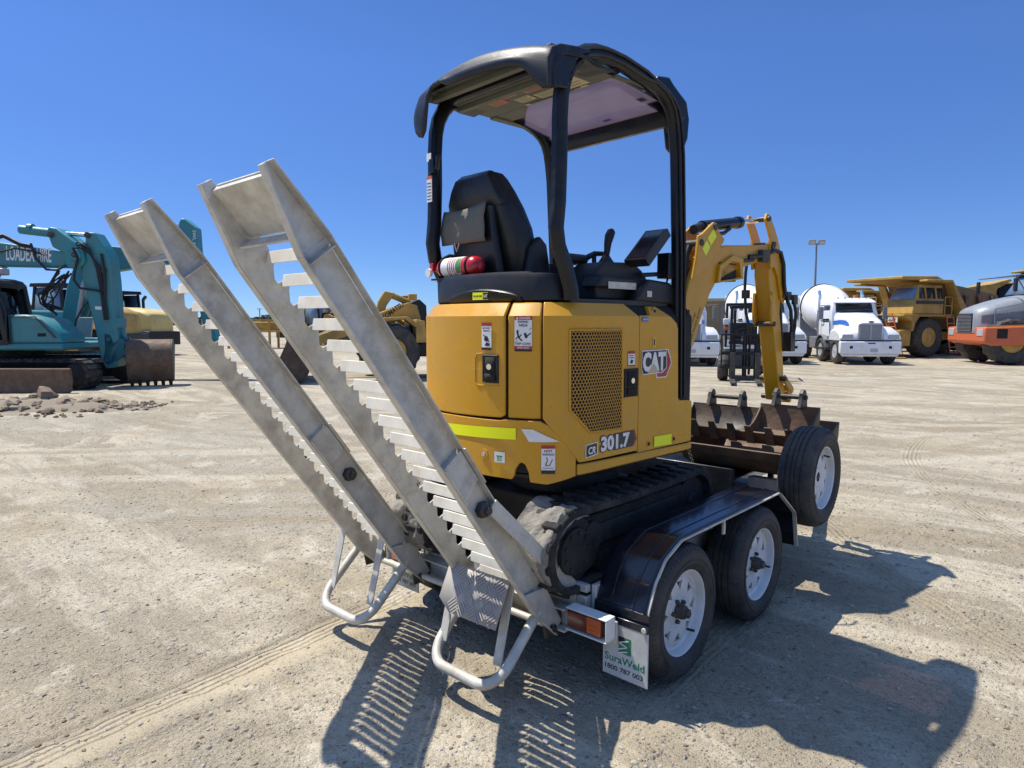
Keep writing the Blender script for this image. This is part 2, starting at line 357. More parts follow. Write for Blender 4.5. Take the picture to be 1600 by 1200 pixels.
def build_ground():
    xs = axis_pts(.4, 4.6, .03, 2600); ys = axis_pts(-.3, 4.6, .03, 2600)
    mb = MB(); V = [(x, y, gheight(x, y)) for y in ys for x in xs]; n = len(xs)
    F = [(j*n+i, j*n+i+1, (j+1)*n+i+1, (j+1)*n+i) for j in range(len(ys)-1) for i in range(n-1)]
    mb.v = [Vector(p) for p in V]; mb.f = F; mb.m = [0]*len(F)
    m = D.materials.new('gravel_yard'); m.use_nodes = True; MATS['gravel_yard'] = m
    nt = m.node_tree; N = nt.nodes; L = nt.links; p = N['Principled BSDF']; p.inputs['Roughness'].default_value = .95; p.inputs['Specular IOR Level'].default_value = .15
    tc = N.new('ShaderNodeTexCoord'); geo = N.new('ShaderNodeNewGeometry')
    def nz(scale, det, rough=.6, vec=None, dist=0):
        t = N.new('ShaderNodeTexNoise'); t.inputs['Scale'].default_value = scale; t.inputs['Detail'].default_value = det; t.inputs['Roughness'].default_value = rough; t.inputs['Distortion'].default_value = dist
        L.new(vec or geo.outputs['Position'], t.inputs['Vector']); return t.outputs['Fac']
    def ramp(f, a, b, lo=0., hi=1.):
        r = N.new('ShaderNodeMapRange'); r.inputs[1].default_value = a; r.inputs[2].default_value = b; r.inputs[3].default_value = lo; r.inputs[4].default_value = hi; r.interpolation_type = 'SMOOTHSTEP'
        L.new(f, r.inputs[0]); return r.outputs[0]
    def mix(f, a, b, typ='RGBA', blend='MIX'):
        x = N.new('ShaderNodeMix'); x.data_type = typ
        if typ == 'RGBA': x.blend_type = blend
        ia, ib, o = (6, 7, 2) if typ == 'RGBA' else (2, 3, 0)
        if isinstance(f, (int, float)): x.inputs[0].default_value = f
        else: L.new(f, x.inputs[0])
        for s_, v in ((ia, a), (ib, b)):
            if isinstance(v, (tuple, float, int)): x.inputs[s_].default_value = v if not isinstance(v, tuple) else (*v, 1)
            else: L.new(v, x.inputs[s_])
        return x.outputs[o]
    def math_(op, a, b=None, c=None):
        x = N.new('ShaderNodeMath'); x.operation = op
        for i, v in enumerate((a, b, c)):
            if v is None: continue
            if isinstance(v, (int, float)): x.inputs[i].default_value = v
            else: L.new(v, x.inputs[i])
        return x.outputs[0]
    # long swept streaks across the yard (vehicles drive across the view)
    mpn = N.new('ShaderNodeMapping'); mpn.inputs['Rotation'].default_value = (0, 0, -YAW-.10); mpn.inputs['Scale'].default_value = (.22, .85, 1)
    L.new(geo.outputs['Position'], mpn.inputs['Vector'])
    st = nz(1.0, 8, .66, mpn.outputs[0], 1.2)
    mpf = N.new('ShaderNodeMapping'); mpf.inputs['Rotation'].default_value = (0, 0, -YAW+.22); mpf.inputs['Scale'].default_value = (.5, 2.2, 1)
    L.new(geo.outputs['Position'], mpf.inputs['Vector'])
    st2 = nz(1.3, 8, .68, mpf.outputs[0], 1.5)
    base = mix(ramp(st, .43, .57), (.36, .32, .255), (.60, .555, .47))
    base = mix(ramp(st2, .50, .62, 0, .55), base, (.33, .295, .24))
    base = mix(ramp(nz(.55, 9, .68, None, .8), .50, .60, 0, .7), base, (.48, .42, .315))       # tan dust
    base = mix(ramp(nz(.23, 9, .66, None, .6), .52, .62, 0, .75), base, (.41, .393, .35))     # grey gravel
    base = mix(ramp(nz(1.1, 9, .74, None, .9), .54, .62, 0, .75), base, (.68, .64, .56))       # pale caked lime
    base = mix(ramp(nz(2.6, 9, .75, None, .3), .55, .66, 0, .40), base, (.30, .265, .21))      # scuffed darker soil
    sp = N.new('ShaderNodeTexVoronoi'); sp.inputs['Scale'].default_value = 62; L.new(geo.outputs['Position'], sp.inputs['Vector'])
    spc = N.new('ShaderNodeSeparateColor'); L.new(sp.outputs['Color'], spc.inputs[0])
    base = mix(ramp(spc.outputs[0], .2, 1., 0, .25), base, (.24, .21, .175))
    fine = nz(160, 3, .6)
    base = mix(ramp(fine, .42, .70, .0, .45), base, (.66, .61, .52))
    grain = nz(420, 2, .6)
    base = mix(ramp(grain, .5, .70, .0, .32), base, (.22, .195, .155))
    clod = nz(9, 6, .62)
    base = mix(ramp(clod, .56, .70, .0, .32), base, (.28, .25, .20))
    # tyre prints: shallow grooves along a straight run of travel
    sep = N.new('ShaderNodeSeparateXYZ'); wob = N.new('ShaderNodeVectorMath'); wob.operation = 'ADD'
    wn = N.new('ShaderNodeTexNoise'); wn.inputs['Scale'].default_value = .7; L.new(geo.outputs['Position'], wn.inputs['Vector'])
    wsc = N.new('ShaderNodeVectorMath'); wsc.operation = 'SCALE'; wsc.inputs['Scale'].default_value = .07; L.new(wn.outputs['Color'], wsc.inputs[0])
    L.new(geo.outputs['Position'], wob.inputs[0]); L.new(wsc.outputs[0], wob.inputs[1]); L.new(wob.outputs[0], sep.inputs[0])
    hgt = None; msk = None
    for (a, b), wd, amp in zip(TRACKS, (.075, .05, .09), (1., .35, .45)):
        v = lin(a, b)
        u = math_('ADD', math_('MULTIPLY', sep.outputs[0], v.y), math_('MULTIPLY', sep.outputs[1], -v.x))
        u = math_('SUBTRACT', u, a[0]*v.y-a[1]*v.x+.035*(v.y-v.x))
        au = math_('ABSOLUTE', u)
        band = ramp(au, wd*.82, wd, 1, 0)
        tt = math_('SUBTRACT', math_('ADD', math_('MULTIPLY', sep.outputs[0], v.x), math_('MULTIPLY', sep.outputs[1], v.y)), a[0]*v.x+a[1]*v.y)
        along = math_('MULTIPLY', ramp(tt, -.6, .2), ramp(tt, 4., 7., 1, 0))
        band = math_('MULTIPLY', math_('MULTIPLY', band, along), ramp(nz(1.1, 4), .34, .5, .25, 1))
        g = math_('MULTIPLY', math_('SINE', math_('MULTIPLY', u, 2*PI/.036)), band)
        rim = math_('MULTIPLY', ramp(math_('ABSOLUTE', math_('SUBTRACT', au, wd*1.12)), 0., wd*.35, 1, 0), math_('MULTIPLY', along, 1.2))
        g = math_('MULTIPLY', math_('ADD', math_('SUBTRACT', g, math_('MULTIPLY', band, .8)), rim), amp)
        hgt = g if hgt is None else math_('ADD', hgt, g)
        bm_ = math_('MULTIPLY', math_('MULTIPLY', ramp(au, wd*.9, wd*2.2, 1, 0), along), amp)
        msk = bm_ if msk is None else math_('MAXIMUM', msk, bm_)
    base = mix(math_('MULTIPLY', msk, .38), base, (.52, .455, .335))
    arch = None
    for cx_, cy_, R_, w_, a_ in ARCS:
        dx = math_('SUBTRACT', sep.outputs[0], cx_); dy = math_('SUBTRACT', sep.outputs[1], cy_)
        rr = math_('SQRT', math_('ADD', math_('MULTIPLY', dx, dx), math_('MULTIPLY', dy, dy)))
        u = math_('SUBTRACT', rr, R_); bnd = ramp(math_('ABSOLUTE', u), w_*.35, w_*1.1, 1, 0)
        bnd = math_('MULTIPLY', bnd, ramp(nz(.35, 6, .7), .38, .52, 0, 1))
        base = mix(math_('MULTIPLY', bnd, a_), base, (.40, .345, .265) if a_ < .55 else (.62, .575, .49))
        g = math_('MULTIPLY', math_('SINE', math_('MULTIPLY', u, 2*PI/(w_*.34))), bnd)
        arch = g if arch is None else math_('ADD', arch, g)
    base = mix(1.0, base, (1.10, 1.05, .93), 'RGBA', 'MULTIPLY')
    def pebbles(scale, cut):
        vv = N.new('ShaderNodeTexVoronoi'); vv.inputs['Scale'].default_value = scale; L.new(geo.outputs['Position'], vv.inputs['Vector'])
        cc = N.new('ShaderNodeSeparateColor'); L.new(vv.outputs['Color'], cc.inputs[0])
        mk = ramp(cc.outputs[0], cut, cut+.08)
        return math_('MULTIPLY', ramp(vv.outputs['Distance'], .10, .46, 1, 0), mk), cc.outputs[1]
    pb1, pc1 = pebbles(24, .72); pb2, pc2 = pebbles(60, .55); pb3, pc3 = pebbles(130, .4)
    stone_c = mix(pc1, (.22, .20, .17), (.62, .58, .50))
    base2 = mix(math_('MULTIPLY', pb1, .5), base, stone_c)
    base2 = mix(math_('MULTIPLY', pb2, .55), base2, mix(pc2, (.24, .21, .175), (.66, .61, .52)))
    base2 = mix(1.0, base2, (.79, .785, .785), 'RGBA', 'MULTIPLY')
    L.new(base2, p.inputs['Base Color'])
    h = math_('ADD', math_('MULTIPLY', nz(5, 8, .62), 1.5), math_('MULTIPLY', nz(70, 4, .55), .30))
    h = math_('ADD', h, math_('MULTIPLY', pb1, .42)); h = math_('ADD', h, math_('MULTIPLY', pb2, .22)); h = math_('ADD', h, math_('MULTIPLY', pb3, .11))
    h = math_('ADD', h, math_('MULTIPLY', st, 1.9)); h = math_('ADD', h, math_('MULTIPLY', st2, 1.1))
    h = math_('MULTIPLY', h, math_('SUBTRACT', 1., math_('MULTIPLY', msk, .55)))
    h = math_('ADD', h, math_('MULTIPLY', hgt, .14)); h = math_('ADD', h, math_('MULTIPLY', arch, .12))
    b = N.new('ShaderNodeBump'); b.inputs['Strength'].default_value = 1.; b.inputs['Distance'].default_value = .034; L.new(h, b.inputs['Height']); L.new(b.outputs[0], p.inputs['Normal'])
    g = mb.build('ground', 'gravel_yard', smooth=60); kind(g, 'structure')
build_ground()

def stone(mb, x, y, s, z=None, flat=.65):
    n = 5; V = []; F = []
    z = gheight(x, y) if z is None else z
    ang = random.random()*6; ax = .7+.6*random.random()
    rings = [(-.25, .8), (.25, 1.), (.75, .55)]
    for zz, rr in rings:
        for k in range(n):
            a = ang+2*PI*k/n+random.uniform(-.3, .3); q = rr*random.uniform(.75, 1.15)
            V.append((x+s*q*math.cos(a)*ax, y+s*q*math.sin(a), z+s*flat*(zz+random.uniform(-.12, .12))))
    for i in range(2):
        for k in range(n): F.append((i*n+k, i*n+(k+1) % n, (i+1)*n+(k+1) % n, (i+1)*n+k))
    F.append([2*n+k for k in range(n)])
    mb.add(V, F)
def scatter():
    mb = MB()
    for i in range(20000):
        d = 1.2+13*random.random()**1.5; px = random.uniform(-.86, .86)
        p = at(px*d, d)
        if random.random() > .35+.65*(noise.noise(p*.8)+.5): continue
        s = .003+.010*random.random()**3
        if random.random() < .02: s *= 1.8
        mb.mi = random.choice((0, 0, 0, 1, 2)); stone(mb, p.x, p.y, s)
    g = mb.build('gravel', ['stone_mixed', 'soil_clod', 'rock_brown'], smooth=0); kind(g, 'stuff')
    g['label'] = 'loose small stones strewn over the pale gravel yard'
scatter()

# ------------------------------------------------------------------ trailer
trailer = thing('plant_trailer', 'tandem axle galvanised plant trailer with black mudguards carrying the small yellow excavator', 'trailer', T(-.15, 1.2, 0))
TYRE = [(.034,.186),(.018,.196),(.006,.212),(.0,.238),(.002,.262),(.009,.284),(.020,.299),(.030,.308),(.040,.3115),
        (.052,.3135),(.0535,.306),(.0585,.306),(.060,.3145),(.080,.315),(.0815,.307),(.0865,.307),(.088,.315),(.102,.315),(.1035,.307),(.1085,.307),(.110,.315),
        (.130,.3145),(.1315,.306),(.1365,.306),(.138,.3135),(.150,.3115),(.160,.308),(.170,.299),(.181,.284),(.188,.262),(.190,.238),(.184,.212),(.172,.196),(.156,.186)]
def tyre_fn(h, r, k):
    if (h < .053 or h > .137) and r > .303: return r-(.0045 if k % 3 == 0 else 0)
    if r > .312: return r-(.0035 if (k+int(h*400)) % 4 == 0 else 0)
    return r
def wheel(parent, cx, cy, cz, side=1, name='wheel', label=None, hub=True, spin=0):
    """cx = outer sidewall plane; side +1 faces +X"""
    M = T(cx, cy, cz) @ Matrix.Diagonal((-side*1.14, 1, 1, 1)) @ RX(spin)
    W = hold(name, parent)
    if label: W['label'] = label
    mb = MB(M); mb.lathe(TYRE, n=150, caps=False, fn=tyre_fn)
    for r_ in (.222, .247): mb.tube([(.0045 if r_ < .23 else .0, r_*math.cos(a), r_*math.sin(a)) for a in [2*PI*i/60 for i in range(60)]], .0022, 5, closed=True)
    for i in range(72):
        a = 2*PI*i/72; c_, s_ = math.cos(a), math.sin(a); mb.beam((.0065, .276*c_, .276*s_), (.0145, .293*c_, .293*s_), .005, .004, up=(1, 0, 0))
    mb.build('tyre', 'tyre_rubber', W, smooth=40)
    mb = MB(M)
    mb.lathe([(.026,.196),(.022,.199),(.018,.196),(.020,.190),(.030,.185),(.042,.182),(.050,.180),(.056,.170),(.056,.165)], n=64, caps=False)
    mb.lathe([(.165,.190),(.150,.183),(.120,.172)], n=48, caps=False)
    # pressed disc with eight triangular windows
    ns = 8
    def pt(r, a, x): return (x, r*math.cos(a), r*math.sin(a))
    dish = lambda r: .056-.014*math.sin(max(0, min(1, (r-.06)/.105))*PI) if r > .06 else .052
    for s_ in range(ns):
        a0 = 2*PI*s_/ns; a1 = 2*PI*(s_+1)/ns; am = (a0+a1)/2; da = (a1-a0)
        ri, ro, h0, h1 = .062, .166, .098, .142
        X = dish
        P = [pt(ri,a0,X(ri)), pt(ri,am,X(ri)), pt(ri,a1,X(ri)), pt(h0,am,X(h0)), pt(h1,am-da*.24,X(h1)), pt(h1,am+da*.24,X(h1)),
             pt(ro,a0,.056), pt(ro,am-da*.24,.056), pt(ro,am+da*.24,.056), pt(ro,a1,.056), pt(.11,a0,X(.11)), pt(.11,a1,X(.11)), pt(h1,a0,X(h1)), pt(h1,a1,X(h1))]
        F = [(0,1,3,10),(1,2,11,3),(10,3,4,12),(3,11,13,5),(12,4,7,6),(4,5,8,7),(5,13,9,8)]
        mb.add(P, F)
        q = .012   # rolled window edges
        Q = [P[3], P[4], P[5]]; mb.add(Q+[(a+q, b, c) for a, b, c in Q], [(0,1,4,3),(1,2,5,4),(2,0,3,5)])
    mb.lathe([(.056,.064),(.050,.056),(.050,.030)], n=32, caps=False)
    mb.build('rim', 'rim_white', W, smooth=40, weld=True)
    mb = MB(M); mb.lathe([(.150,.186),(.100,.176),(.092,.150),(.088,.06)], n=40); mb.build('rim_shade_disc', 'dark_grease', W)  # dark disc standing in for the shade inside the rim, behind its windows
    if hub:
        mb = MB(M)
        mb.lathe([(.06,.040),(.052,.036),(.025,.033),(.016,.030),(.012,.022),(.000,.021),(-.004,.014)], n=20)
        for i in range(5):
            a = 2*PI*i/5+.3; c_, s_ = .049*math.cos(a), .049*math.sin(a)
            mb.lathe([(.058,.011),(.038,.010),(.034,.006)], org=(0, c_, s_), n=6)
        mb.build('hub', 'steel_dark', W)
    else:
        mb = MB(M); mb.lathe([(.065,.030),(.055,.030),(.050,.012),(.046,.010)], n=16); mb.build('hub', 'steel_dark', W)
    mb = MB(M); a = -1.25 if hub else .9
    mb.cyl((.062, .158*math.cos(a), .158*math.sin(a)), (.018, .150*math.cos(a), .150*math.sin(a)), .006, 8)
    mb.build('valve_stem', 'black_label', W)
    return W
for cy, sp in ((.535, 20), (1.375, 50)):
    wheel(trailer, .70, cy, .318, 1, spin=sp); wheel(trailer, -1.0, cy, .318, -1, spin=sp)
wheel(trailer, .755, 2.20, .663, 1, name='spare_wheel', hub=False, label='spare wheel standing upright beside the rusty buckets')
# axles, springs
mb = MB()
for cy in (.535, 1.375):
    mb.bx(-.80, .50, cy-.022, cy+.022, .295, .345)
mb.build('axle', 'black_steel', trailer)
# chassis
mb = MB()
for x in (-.70, .335): mb.bx(x, x+.06, .165, 2.95, .335, .425)
for y in (.9, 1.6, 2.3, 2.9): mb.bx(-.64, .335, y, y+.05, .345, .395)
for y in (.55, 1.345): 
    for x in (-.70, .34): mb.bx(x+.005, x+.05, y-.09, y+.09, .26, .335)
mb.build('chassis', 'galvanised', trailer, bevel=.004)
mb = MB(); mb.bx(-.70, .395, .17, 2.95, .429, .434); mb.build('deck', 'dark_grease', trailer)
# raised side boxes ahead of the rear lamps
mb = MB(); mb.bx(.398, .425, .20, 2.6, .33, .475); mb.bx(.20, .395, .17, .20, .44, .475)
mb.bx(-.73, -.703, .16, 2.6, .33, .52)
mb.build('side_rail', 'galv_bright', trailer, bevel=.004)
# rear cross member (channel open to the rear)
mb = MB(); mb.bx(-1.03, .575, .135, .150, .280, .375); mb.bx(-1.03, .345, .075, .134, .372, .380); mb.bx(-1.03, .345, .075, .134, .275, .283)
mb.bx(-.62, .345, .15, .163, .34, .428)
mb.cyl((-1.04, .062, .292), (.30, .062, .292), .016, 12)
mb.build('rear_beam', 'galvanised', trailer, bevel=.003)
def lamp_box(sx):   # sx=+1 on the spare-wheel side
    M = T(.4525, 0, 0) if sx > 0 else T(-.8, 0, 0) @ Matrix.Diagonal((-1, 1, 1, 1))
    mb = MB(M); mb.bx(-.095, .118, .066, .133, .397, .402); mb.bx(-.095, .118, .066, .133, .301, .306); mb.bx(.113, .118, .067, .133, .3065, .3965); mb.bx(-.06, .115, .128, .133, .3065, .3965)
    a = mb.build('lamp_bracket', 'white_paint', trailer, bevel=.002)
    mb = MB(M); mb.bx(-.092, .085, .078, .127, .312, .392); lens_bevel = .006
    mb.mi = 1; mb.bx(.012, .083, .073, .080, .318, .386)
    mb.mi = 0; mb.bx(-.090, .008, .073, .080, .318, .386)
    mb.mi = 1
    for z in (.330, .350, .370): mb.bx(.026, .069, .0705, .0745, z-.006, z+.006)
    o = mb.build('tail_light', ['lamp_red', 'lamp_amber'], trailer, bevel=.003)
lamp_box(1); lamp_box(-1)
mb = MB()
for x in (.265, -.13, -.635, -1.03):   # ramp hinge plates
    s_ = 1 if x in (.265, -.635) else -1
    mb.prism([(.02,.25),(.13,.25),(.13,.375),(.075,.375),(.0,.345)], 'x', x+s_*.012, x+s_*.022)
    mb.cyl((x+s_*.022, .055, .292), (x+s_*.045, .055, .292), .017, 6)
    mb.cyl((x-s_*.02, .055, .292), (x+s_*.05, .055, .292), .009, 10)
mb.build('hinge_plate', 'steel_dark', trailer, bevel=.002)
# mudguards
FP = [(.185,.315),(.205,.42),(.262,.535),(.345,.62),(.485,.674),(1.62,.676),(1.88,.505),(1.935,.28)]
def mudguard(x0, x1, lipx):
    P = [Vector((0, a, b)) for a, b in FP]; th = .006
    # rounded rear shoulder
    Q = [FP[0]]
    for i in range(1, len(FP)-1):
        p, c, n = Vector(FP[i-1]), Vector(FP[i]), Vector(FP[i+1]); k = min(.022, (c-p).length*.45, (n-c).length*.45)
        a, b = c+(p-c).normalized()*k, c+(n-c).normalized()*k
        for t in (0, .25, .5, .75, 1): Q.append(tuple(a*(1-t)**2+c*2*t*(1-t)+b*t*t))
    Q.append(FP[-1])
    mb = MB(); nx = 15; rows = []
    for (a, b) in Q:
        row = []
        for i in range(nx):
            t = i/(nx-1); x = x0+(x1-x0)*t
            rib = 0
            k = Q.index((a, b)); pa = Vector(Q[max(k-1, 0)]); pb = Vector(Q[min(k+1, len(Q)-1)]); d = (pb-pa).normalized(); n = Vector((-d.y, d.x))
            row.append((x, a+n.x*rib, b+n.y*rib))
        rows.append(row)
    mb.grid(rows)
    g = mb.build('mudguard', 'black_gloss', trailer, solid=.005, bevel=.0, smooth=22)
    mb = MB()
    for fx_ in (.28, .72):
        x = x0+(x1-x0)*fx_
        for a, b in zip(Q, Q[1:]):
            d = (Vector(b)-Vector(a)).normalized(); n = Vector((-d.y, d.x))
            mb.beam((x, a[0]+n.x*.003, a[1]+n.y*.003), (x, b[0]+n.x*.003, b[1]+n.y*.003), .016, .007, up=(0, n.x, n.y), ext=.0005)
    mb.build('pressed_rib', 'black_gloss', g, bevel=.002, seg=1)
    mb = MB()   # galvanised edge trim following the outer edge
    for i in range(len(Q)-1):
        a, b = Q[i], Q[i+1]; d = (Vector(b)-Vector(a)).normalized(); n = Vector((d.y, -d.x))
        mb.beam((lipx, a[0]+n.x*.007, a[1]+n.y*.007), (lipx, b[0]+n.x*.007, b[1]+n.y*.007), .022, .007, up=(0, -d.y, d.x), ext=.001)
    mb.build('edge_trim', 'galvanised', g)
    mb = MB(); s_ = -1 if lipx > 0 else 1
    mb.beam((lipx+s_*.012, .945, .668), (lipx+s_*.012, .945, .585), .010, .022); mb.build('guard_strut', 'galvanised', g)
    xi = x0 if lipx > 0 else x1
    mb = MB(); mb.prism([(.19,.26),(.205,.42),(.262,.535),(.345,.62),(.485,.672),(1.62,.674),(1.88,.50),(1.93,.30),(1.75,.36),(1.5,.52),(1.1,.54),(.95,.50),(.8,.54),(.5,.56),(.32,.46),(.25,.30)], 'x', xi-.004 if lipx > 0 else xi, xi if lipx > 0 else xi+.004)
    mb.build('inner_panel', 'black_gloss', g)
    return g
gr = mudguard(.425, .675, .675); gl = mudguard(-.975, -.725, -.975)
for xa, xb in ((.425, .70), (-1.0, -.725)):
    mb = MB(); mb.prism([(.178,.245),(.196,.42),(.19,.42),(.172,.245)], 'x', xa, xb); mb.build('guard_apron', 'black_gloss', trailer)
# mud flaps
def mud_flap(x0, x1):
    mb = MB(); y = .168
    mb.bx(x0, x1, y-.003, y+.003, .118, .372)
    mb.mi = 1; mb.bx(x0, x1, y-.0045, y+.0045, .352, .385)
    f = mb.build('mud_flap', ['flap_rubber', 'black_gloss'], trailer, bevel=.003)
    mb = MB(); W = x1-x0
    mb.mi = 0
    plane_text(mb, 'SuraWeld', (x0+.012, y-.0038, .183), (1,0,0), (0,0,1), .034, W*.88, bold=.018)
    mb.mi = 1; plane_text(mb, '1800 787 003', (x0+.014, y-.0038, .145), (1,0,0), (0,0,1), .022, W*.84, bold=.015)
    c = x0+W*.36
    mb.mi = 2; mb.add([(c, y-.0038, .232), (c+.062, y-.0038, .232), (c+.062, y-.0038, .305), (c, y-.0038, .305)], [(0,1,2,3)])
    mb.mi = 1; mb.add([(c, y-.0042, .270), (c+.030, y-.0042, .280), (c+.030, y-.0042, .305), (c, y-.0042, .305)], [(0,1,2,3)])
    mb.mi = 3; 
    for a, b in (((c-.002,.246),(c+.046,.266)), ((c+.046,.266),(c,.276)), ((c,.276),(c+.05,.295)), ((c+.002,.232),(c+.045,.246))):
        mb.beam((a[0], y-.0046, a[1]), (b[0], y-.0046, b[1]), .0007, .005, up=(0,0,1))
    mb.build('lettering', ['flap_green', 'black_label', 'flap_green', 'white_label'], f, smooth=0)
    mb = MB()
    for x in (x0+.05, x1-.02): mb.cyl((x, y-.003, .366), (x, y-.010, .366), .012, 12)
    mb.build('bolt', 'galv_bright', f, bevel=.002)
    return f
mud_flap(.487, .712); mud_flap(-1.0, -.76)
# drawbar
mb = MB()
mb.beam((.3, 2.9, .38), (-.15, 4.35, .40), .06, .09); mb.beam((-.6, 2.9, .38), (-.15, 4.35, .40), .06, .09)
mb.beam((-.15, 2.95, .38), (-.15, 4.55, .40), .06, .08)
mb.build('drawbar', 'galvanised', trailer, bevel=.004)
mb = MB()   # bucket cradle at the nose of the deck
for x in (-.55, -.1, .20):
    mb.bx(x-.02, x+.02, 2.02, 2.05, .434, .66); mb.bx(x-.02, x+.02, 2.70, 2.73, .434, .66)
mb.bx(-.72, .23, 2.03, 2.72, .60, .612); mb.bx(-.72, .23, 2.0, 2.03, .560, .625)
mb.bx(-.72, .23, 2.72, 2.75, .56, .75)
mb.build('bucket_cradle', 'black_steel', trailer, bevel=.003)
mb = MB(); mb.beam((.36, 2.30, .50), (.46, 2.30, .50), .06, .14); mb.beam((.25, 2.24, .545), (.54, 2.19, .56), .07, .10); mb.cyl((.52, 2.19, .663), (.64, 2.19, .663), .02, 10); mb.beam((.52,2.19,.55),(.52,2.19,.69),.05,.02)
mb.build('spare_wheel_bracket', 'galvanised', trailer, bevel=.003)

# ramps, raised at the tail
NEAR = [(-1.232,2.072),(-1.119,1.824),(-.047,.368),(.078,.252)]
dR = Vector((NEAR[2][0]-NEAR[1][0], NEAR[2][1]-NEAR[1][1])); LEN = dR.length; dR.normalize(); nR = Vector((-dR.y, dR.x))  # nR points to the driving side
if nR.x < 0: nR = -nR
def rp(s, n): q = Vector(NEAR[1])+dR*s+nR*n; return (q.x, q.y)
DEP = .120
def ramp(x0, label, plate=False):
    wdt = .397; r = hold('loading_ramp', trailer); r['label'] = label
    tip = Vector(NEAR[0]); tipf = (tip.x+.028, tip.y+.018)
    for k, x in enumerate((x0+.036, x0+wdt)):
        o_ = -1 if k == 0 else 1
        # serrated web
        web = [NEAR[0], NEAR[1], rp(LEN, 0), NEAR[3]]
        far = []
        pitch = .0945; ns = 19
        far.append((.128, .292)); far.append(rp(LEN-.02, DEP*.95))
        for i in range(ns-1, -1, -1):
            s0 = .03+i*pitch
            far += [rp(s0+pitch*.98, DEP*.62), rp(s0+pitch*.8, DEP*.60), rp(s0+pitch*.45, DEP*.78), rp(s0+pitch*.22, DEP*.95), rp(s0+pitch*.05, DEP*.98)]
        far += [rp(-.02, DEP), tipf]
        mb = MB(); t = .006
        mb.prism(web+far, 'x', x-t/2 if k == 0 else x-t/2, x+t/2)
        # outward flanges
        fw = .036
        def flange(a, b, n_, th=.006, w=fw):
            a3 = Vector((x+o_*(w/2+t/2), a[0], a[1])); b3 = Vector((x+o_*(w/2+t/2), b[0], b[1]))
            mb.beam(a3, b3, w, th, up=n_)
        up = (0, nR.x, nR.y)
        flange(NEAR[1], rp(LEN, 0), up); flange(NEAR[0], NEAR[1], up, w=fw); flange(rp(LEN, 0), NEAR[3], up)
        if k == 1:
            flange(rp(.0, DEP), rp(LEN-.06, DEP), up); flange(tipf, rp(0, DEP), up)
            mb.prism([rp(.0,.003),rp(LEN*.95,.003),rp(LEN*.95,DEP-.003),rp(.0,DEP-.003)], 'x', x-.002, x+.0045)
            mb.beam(Vector((x+.022, *rp(.03, .004))), Vector((x+.022, *rp(.03, DEP-.004))), .036, .006, up=(0, dR.x, dR.y))
            # sliding lower section: doubled lips
            flange(rp(LEN*.50, .006), rp(LEN*.60, .006), up, th=.007, w=.044); flange(rp(LEN*.50, DEP+.004), rp(LEN*.60, DEP+.004), up, th=.007, w=.044)
            mb.prism([rp(LEN*.5,.01),rp(LEN*.60,.01),rp(LEN*.585,DEP-.006),rp(LEN*.5,DEP-.006)], 'x', x+.004, x+.030)
            mb.prism([rp(LEN*.92,.006),rp(LEN*.985,-.004),(.075,.262),(.125,.30),rp(LEN*.965,DEP)], 'x', x+.012, x+.024)
        mb.build('side_rail', 'galvanised', r, bevel=.0015, seg=1)
    xa, xb = x0+.040, x0+wdt-.004
    for i in range(19):   # rungs: flat bars standing square to the ramp
        s0 = .035+i*.0945
        b_ = rp(s0+.012, DEP*.66); jig = .0015*math.sin(i*7.3+x0*5)
        mb = MB(); mb.prism([(b_[0]-.003, b_[1]+jig), (b_[0]+.003, b_[1]+jig), (b_[0]+.0105, b_[1]+.042+jig), (b_[0]+.0045, b_[1]+.042+jig)], 'x', xa, xb)
        mb.prism([(b_[0]+.0105, b_[1]+.037+jig), (b_[0]+.0105, b_[1]+.0425+jig), (b_[0]+.028, b_[1]+.034+jig), (b_[0]+.028, b_[1]+.029+jig)], 'x', xa+.001, xb-.001)
        mb.build('rung', 'rung_alloy', r, bevel=.001, seg=1)
    mb = MB()   # toe plate running up to the tip
    pa = Vector(NEAR[0])*.86+Vector(rp(-.055, DEP*.70))*.14+Vector((.004,0)); pb = Vector(tipf)*.88+Vector(rp(-.045, DEP*.78))*.12
    mb.prism([tuple(pa), rp(-.055, DEP*.70), rp(-.045, DEP*.78), tuple(pb)], 'x', xa, xb)
    for i in range(9): 
        q = pb*(1-i/9)+Vector(rp(-.045, DEP*.78))*(i/9); mb.beam((xa+.01, q.x, q.y), (xb-.01, q.x, q.y), .008, .010, up=(0, nR.x, nR.y))
    mb.build('toe_plate', 'galvanised', r, bevel=.001, seg=1)
    mb = MB(); q = rp(-.045, DEP*.45); mb.beam((xa, *q), (xb, *q), .007, .05, up=(0, nR.x, nR.y)); mb.build('cross_bar', 'galvanised', r)
    # foot hoop of bent tube
    xm = x0+wdt/2; hw = wdt/2+.008
    A = Vector((-.035, .372)); B = Vector((-.295, .132))
    pts = []
    def hp_(x, t): q = A+(B-A)*t; return (x, q.x, q.y)
    pts += [hp_(xm+hw, -.06), hp_(xm+hw, .35), hp_(xm+hw, .62)]
    for i in range(9):
        a = PI*i/8*.5; pts.append(hp_(xm+hw-.10+.10*math.cos(a), .66+.34*math.sin(a)))
    for i in range(9):
        a = PI/2+PI*i/8*.5; pts.append(hp_(xm-hw+.10+.10*math.cos(a), .66+.34*math.sin(a)))
    pts += [hp_(xm-hw, .62), hp_(xm-hw, .35), hp_(xm-hw, -.06)]
    mb = MB(); mb.tube(pts, .0225, 16); mb.build('foot_hoop', 'galvanised', r)
    for x in (x0+.012, x0+wdt-.045):
        q = hp_(x, .72); mb = MB(); mb.beam(q, (x, -.135, .535), .046, .007, up=(0, 1, .2)); mb.build('hoop_stay', 'galvanised', r, bevel=.001)
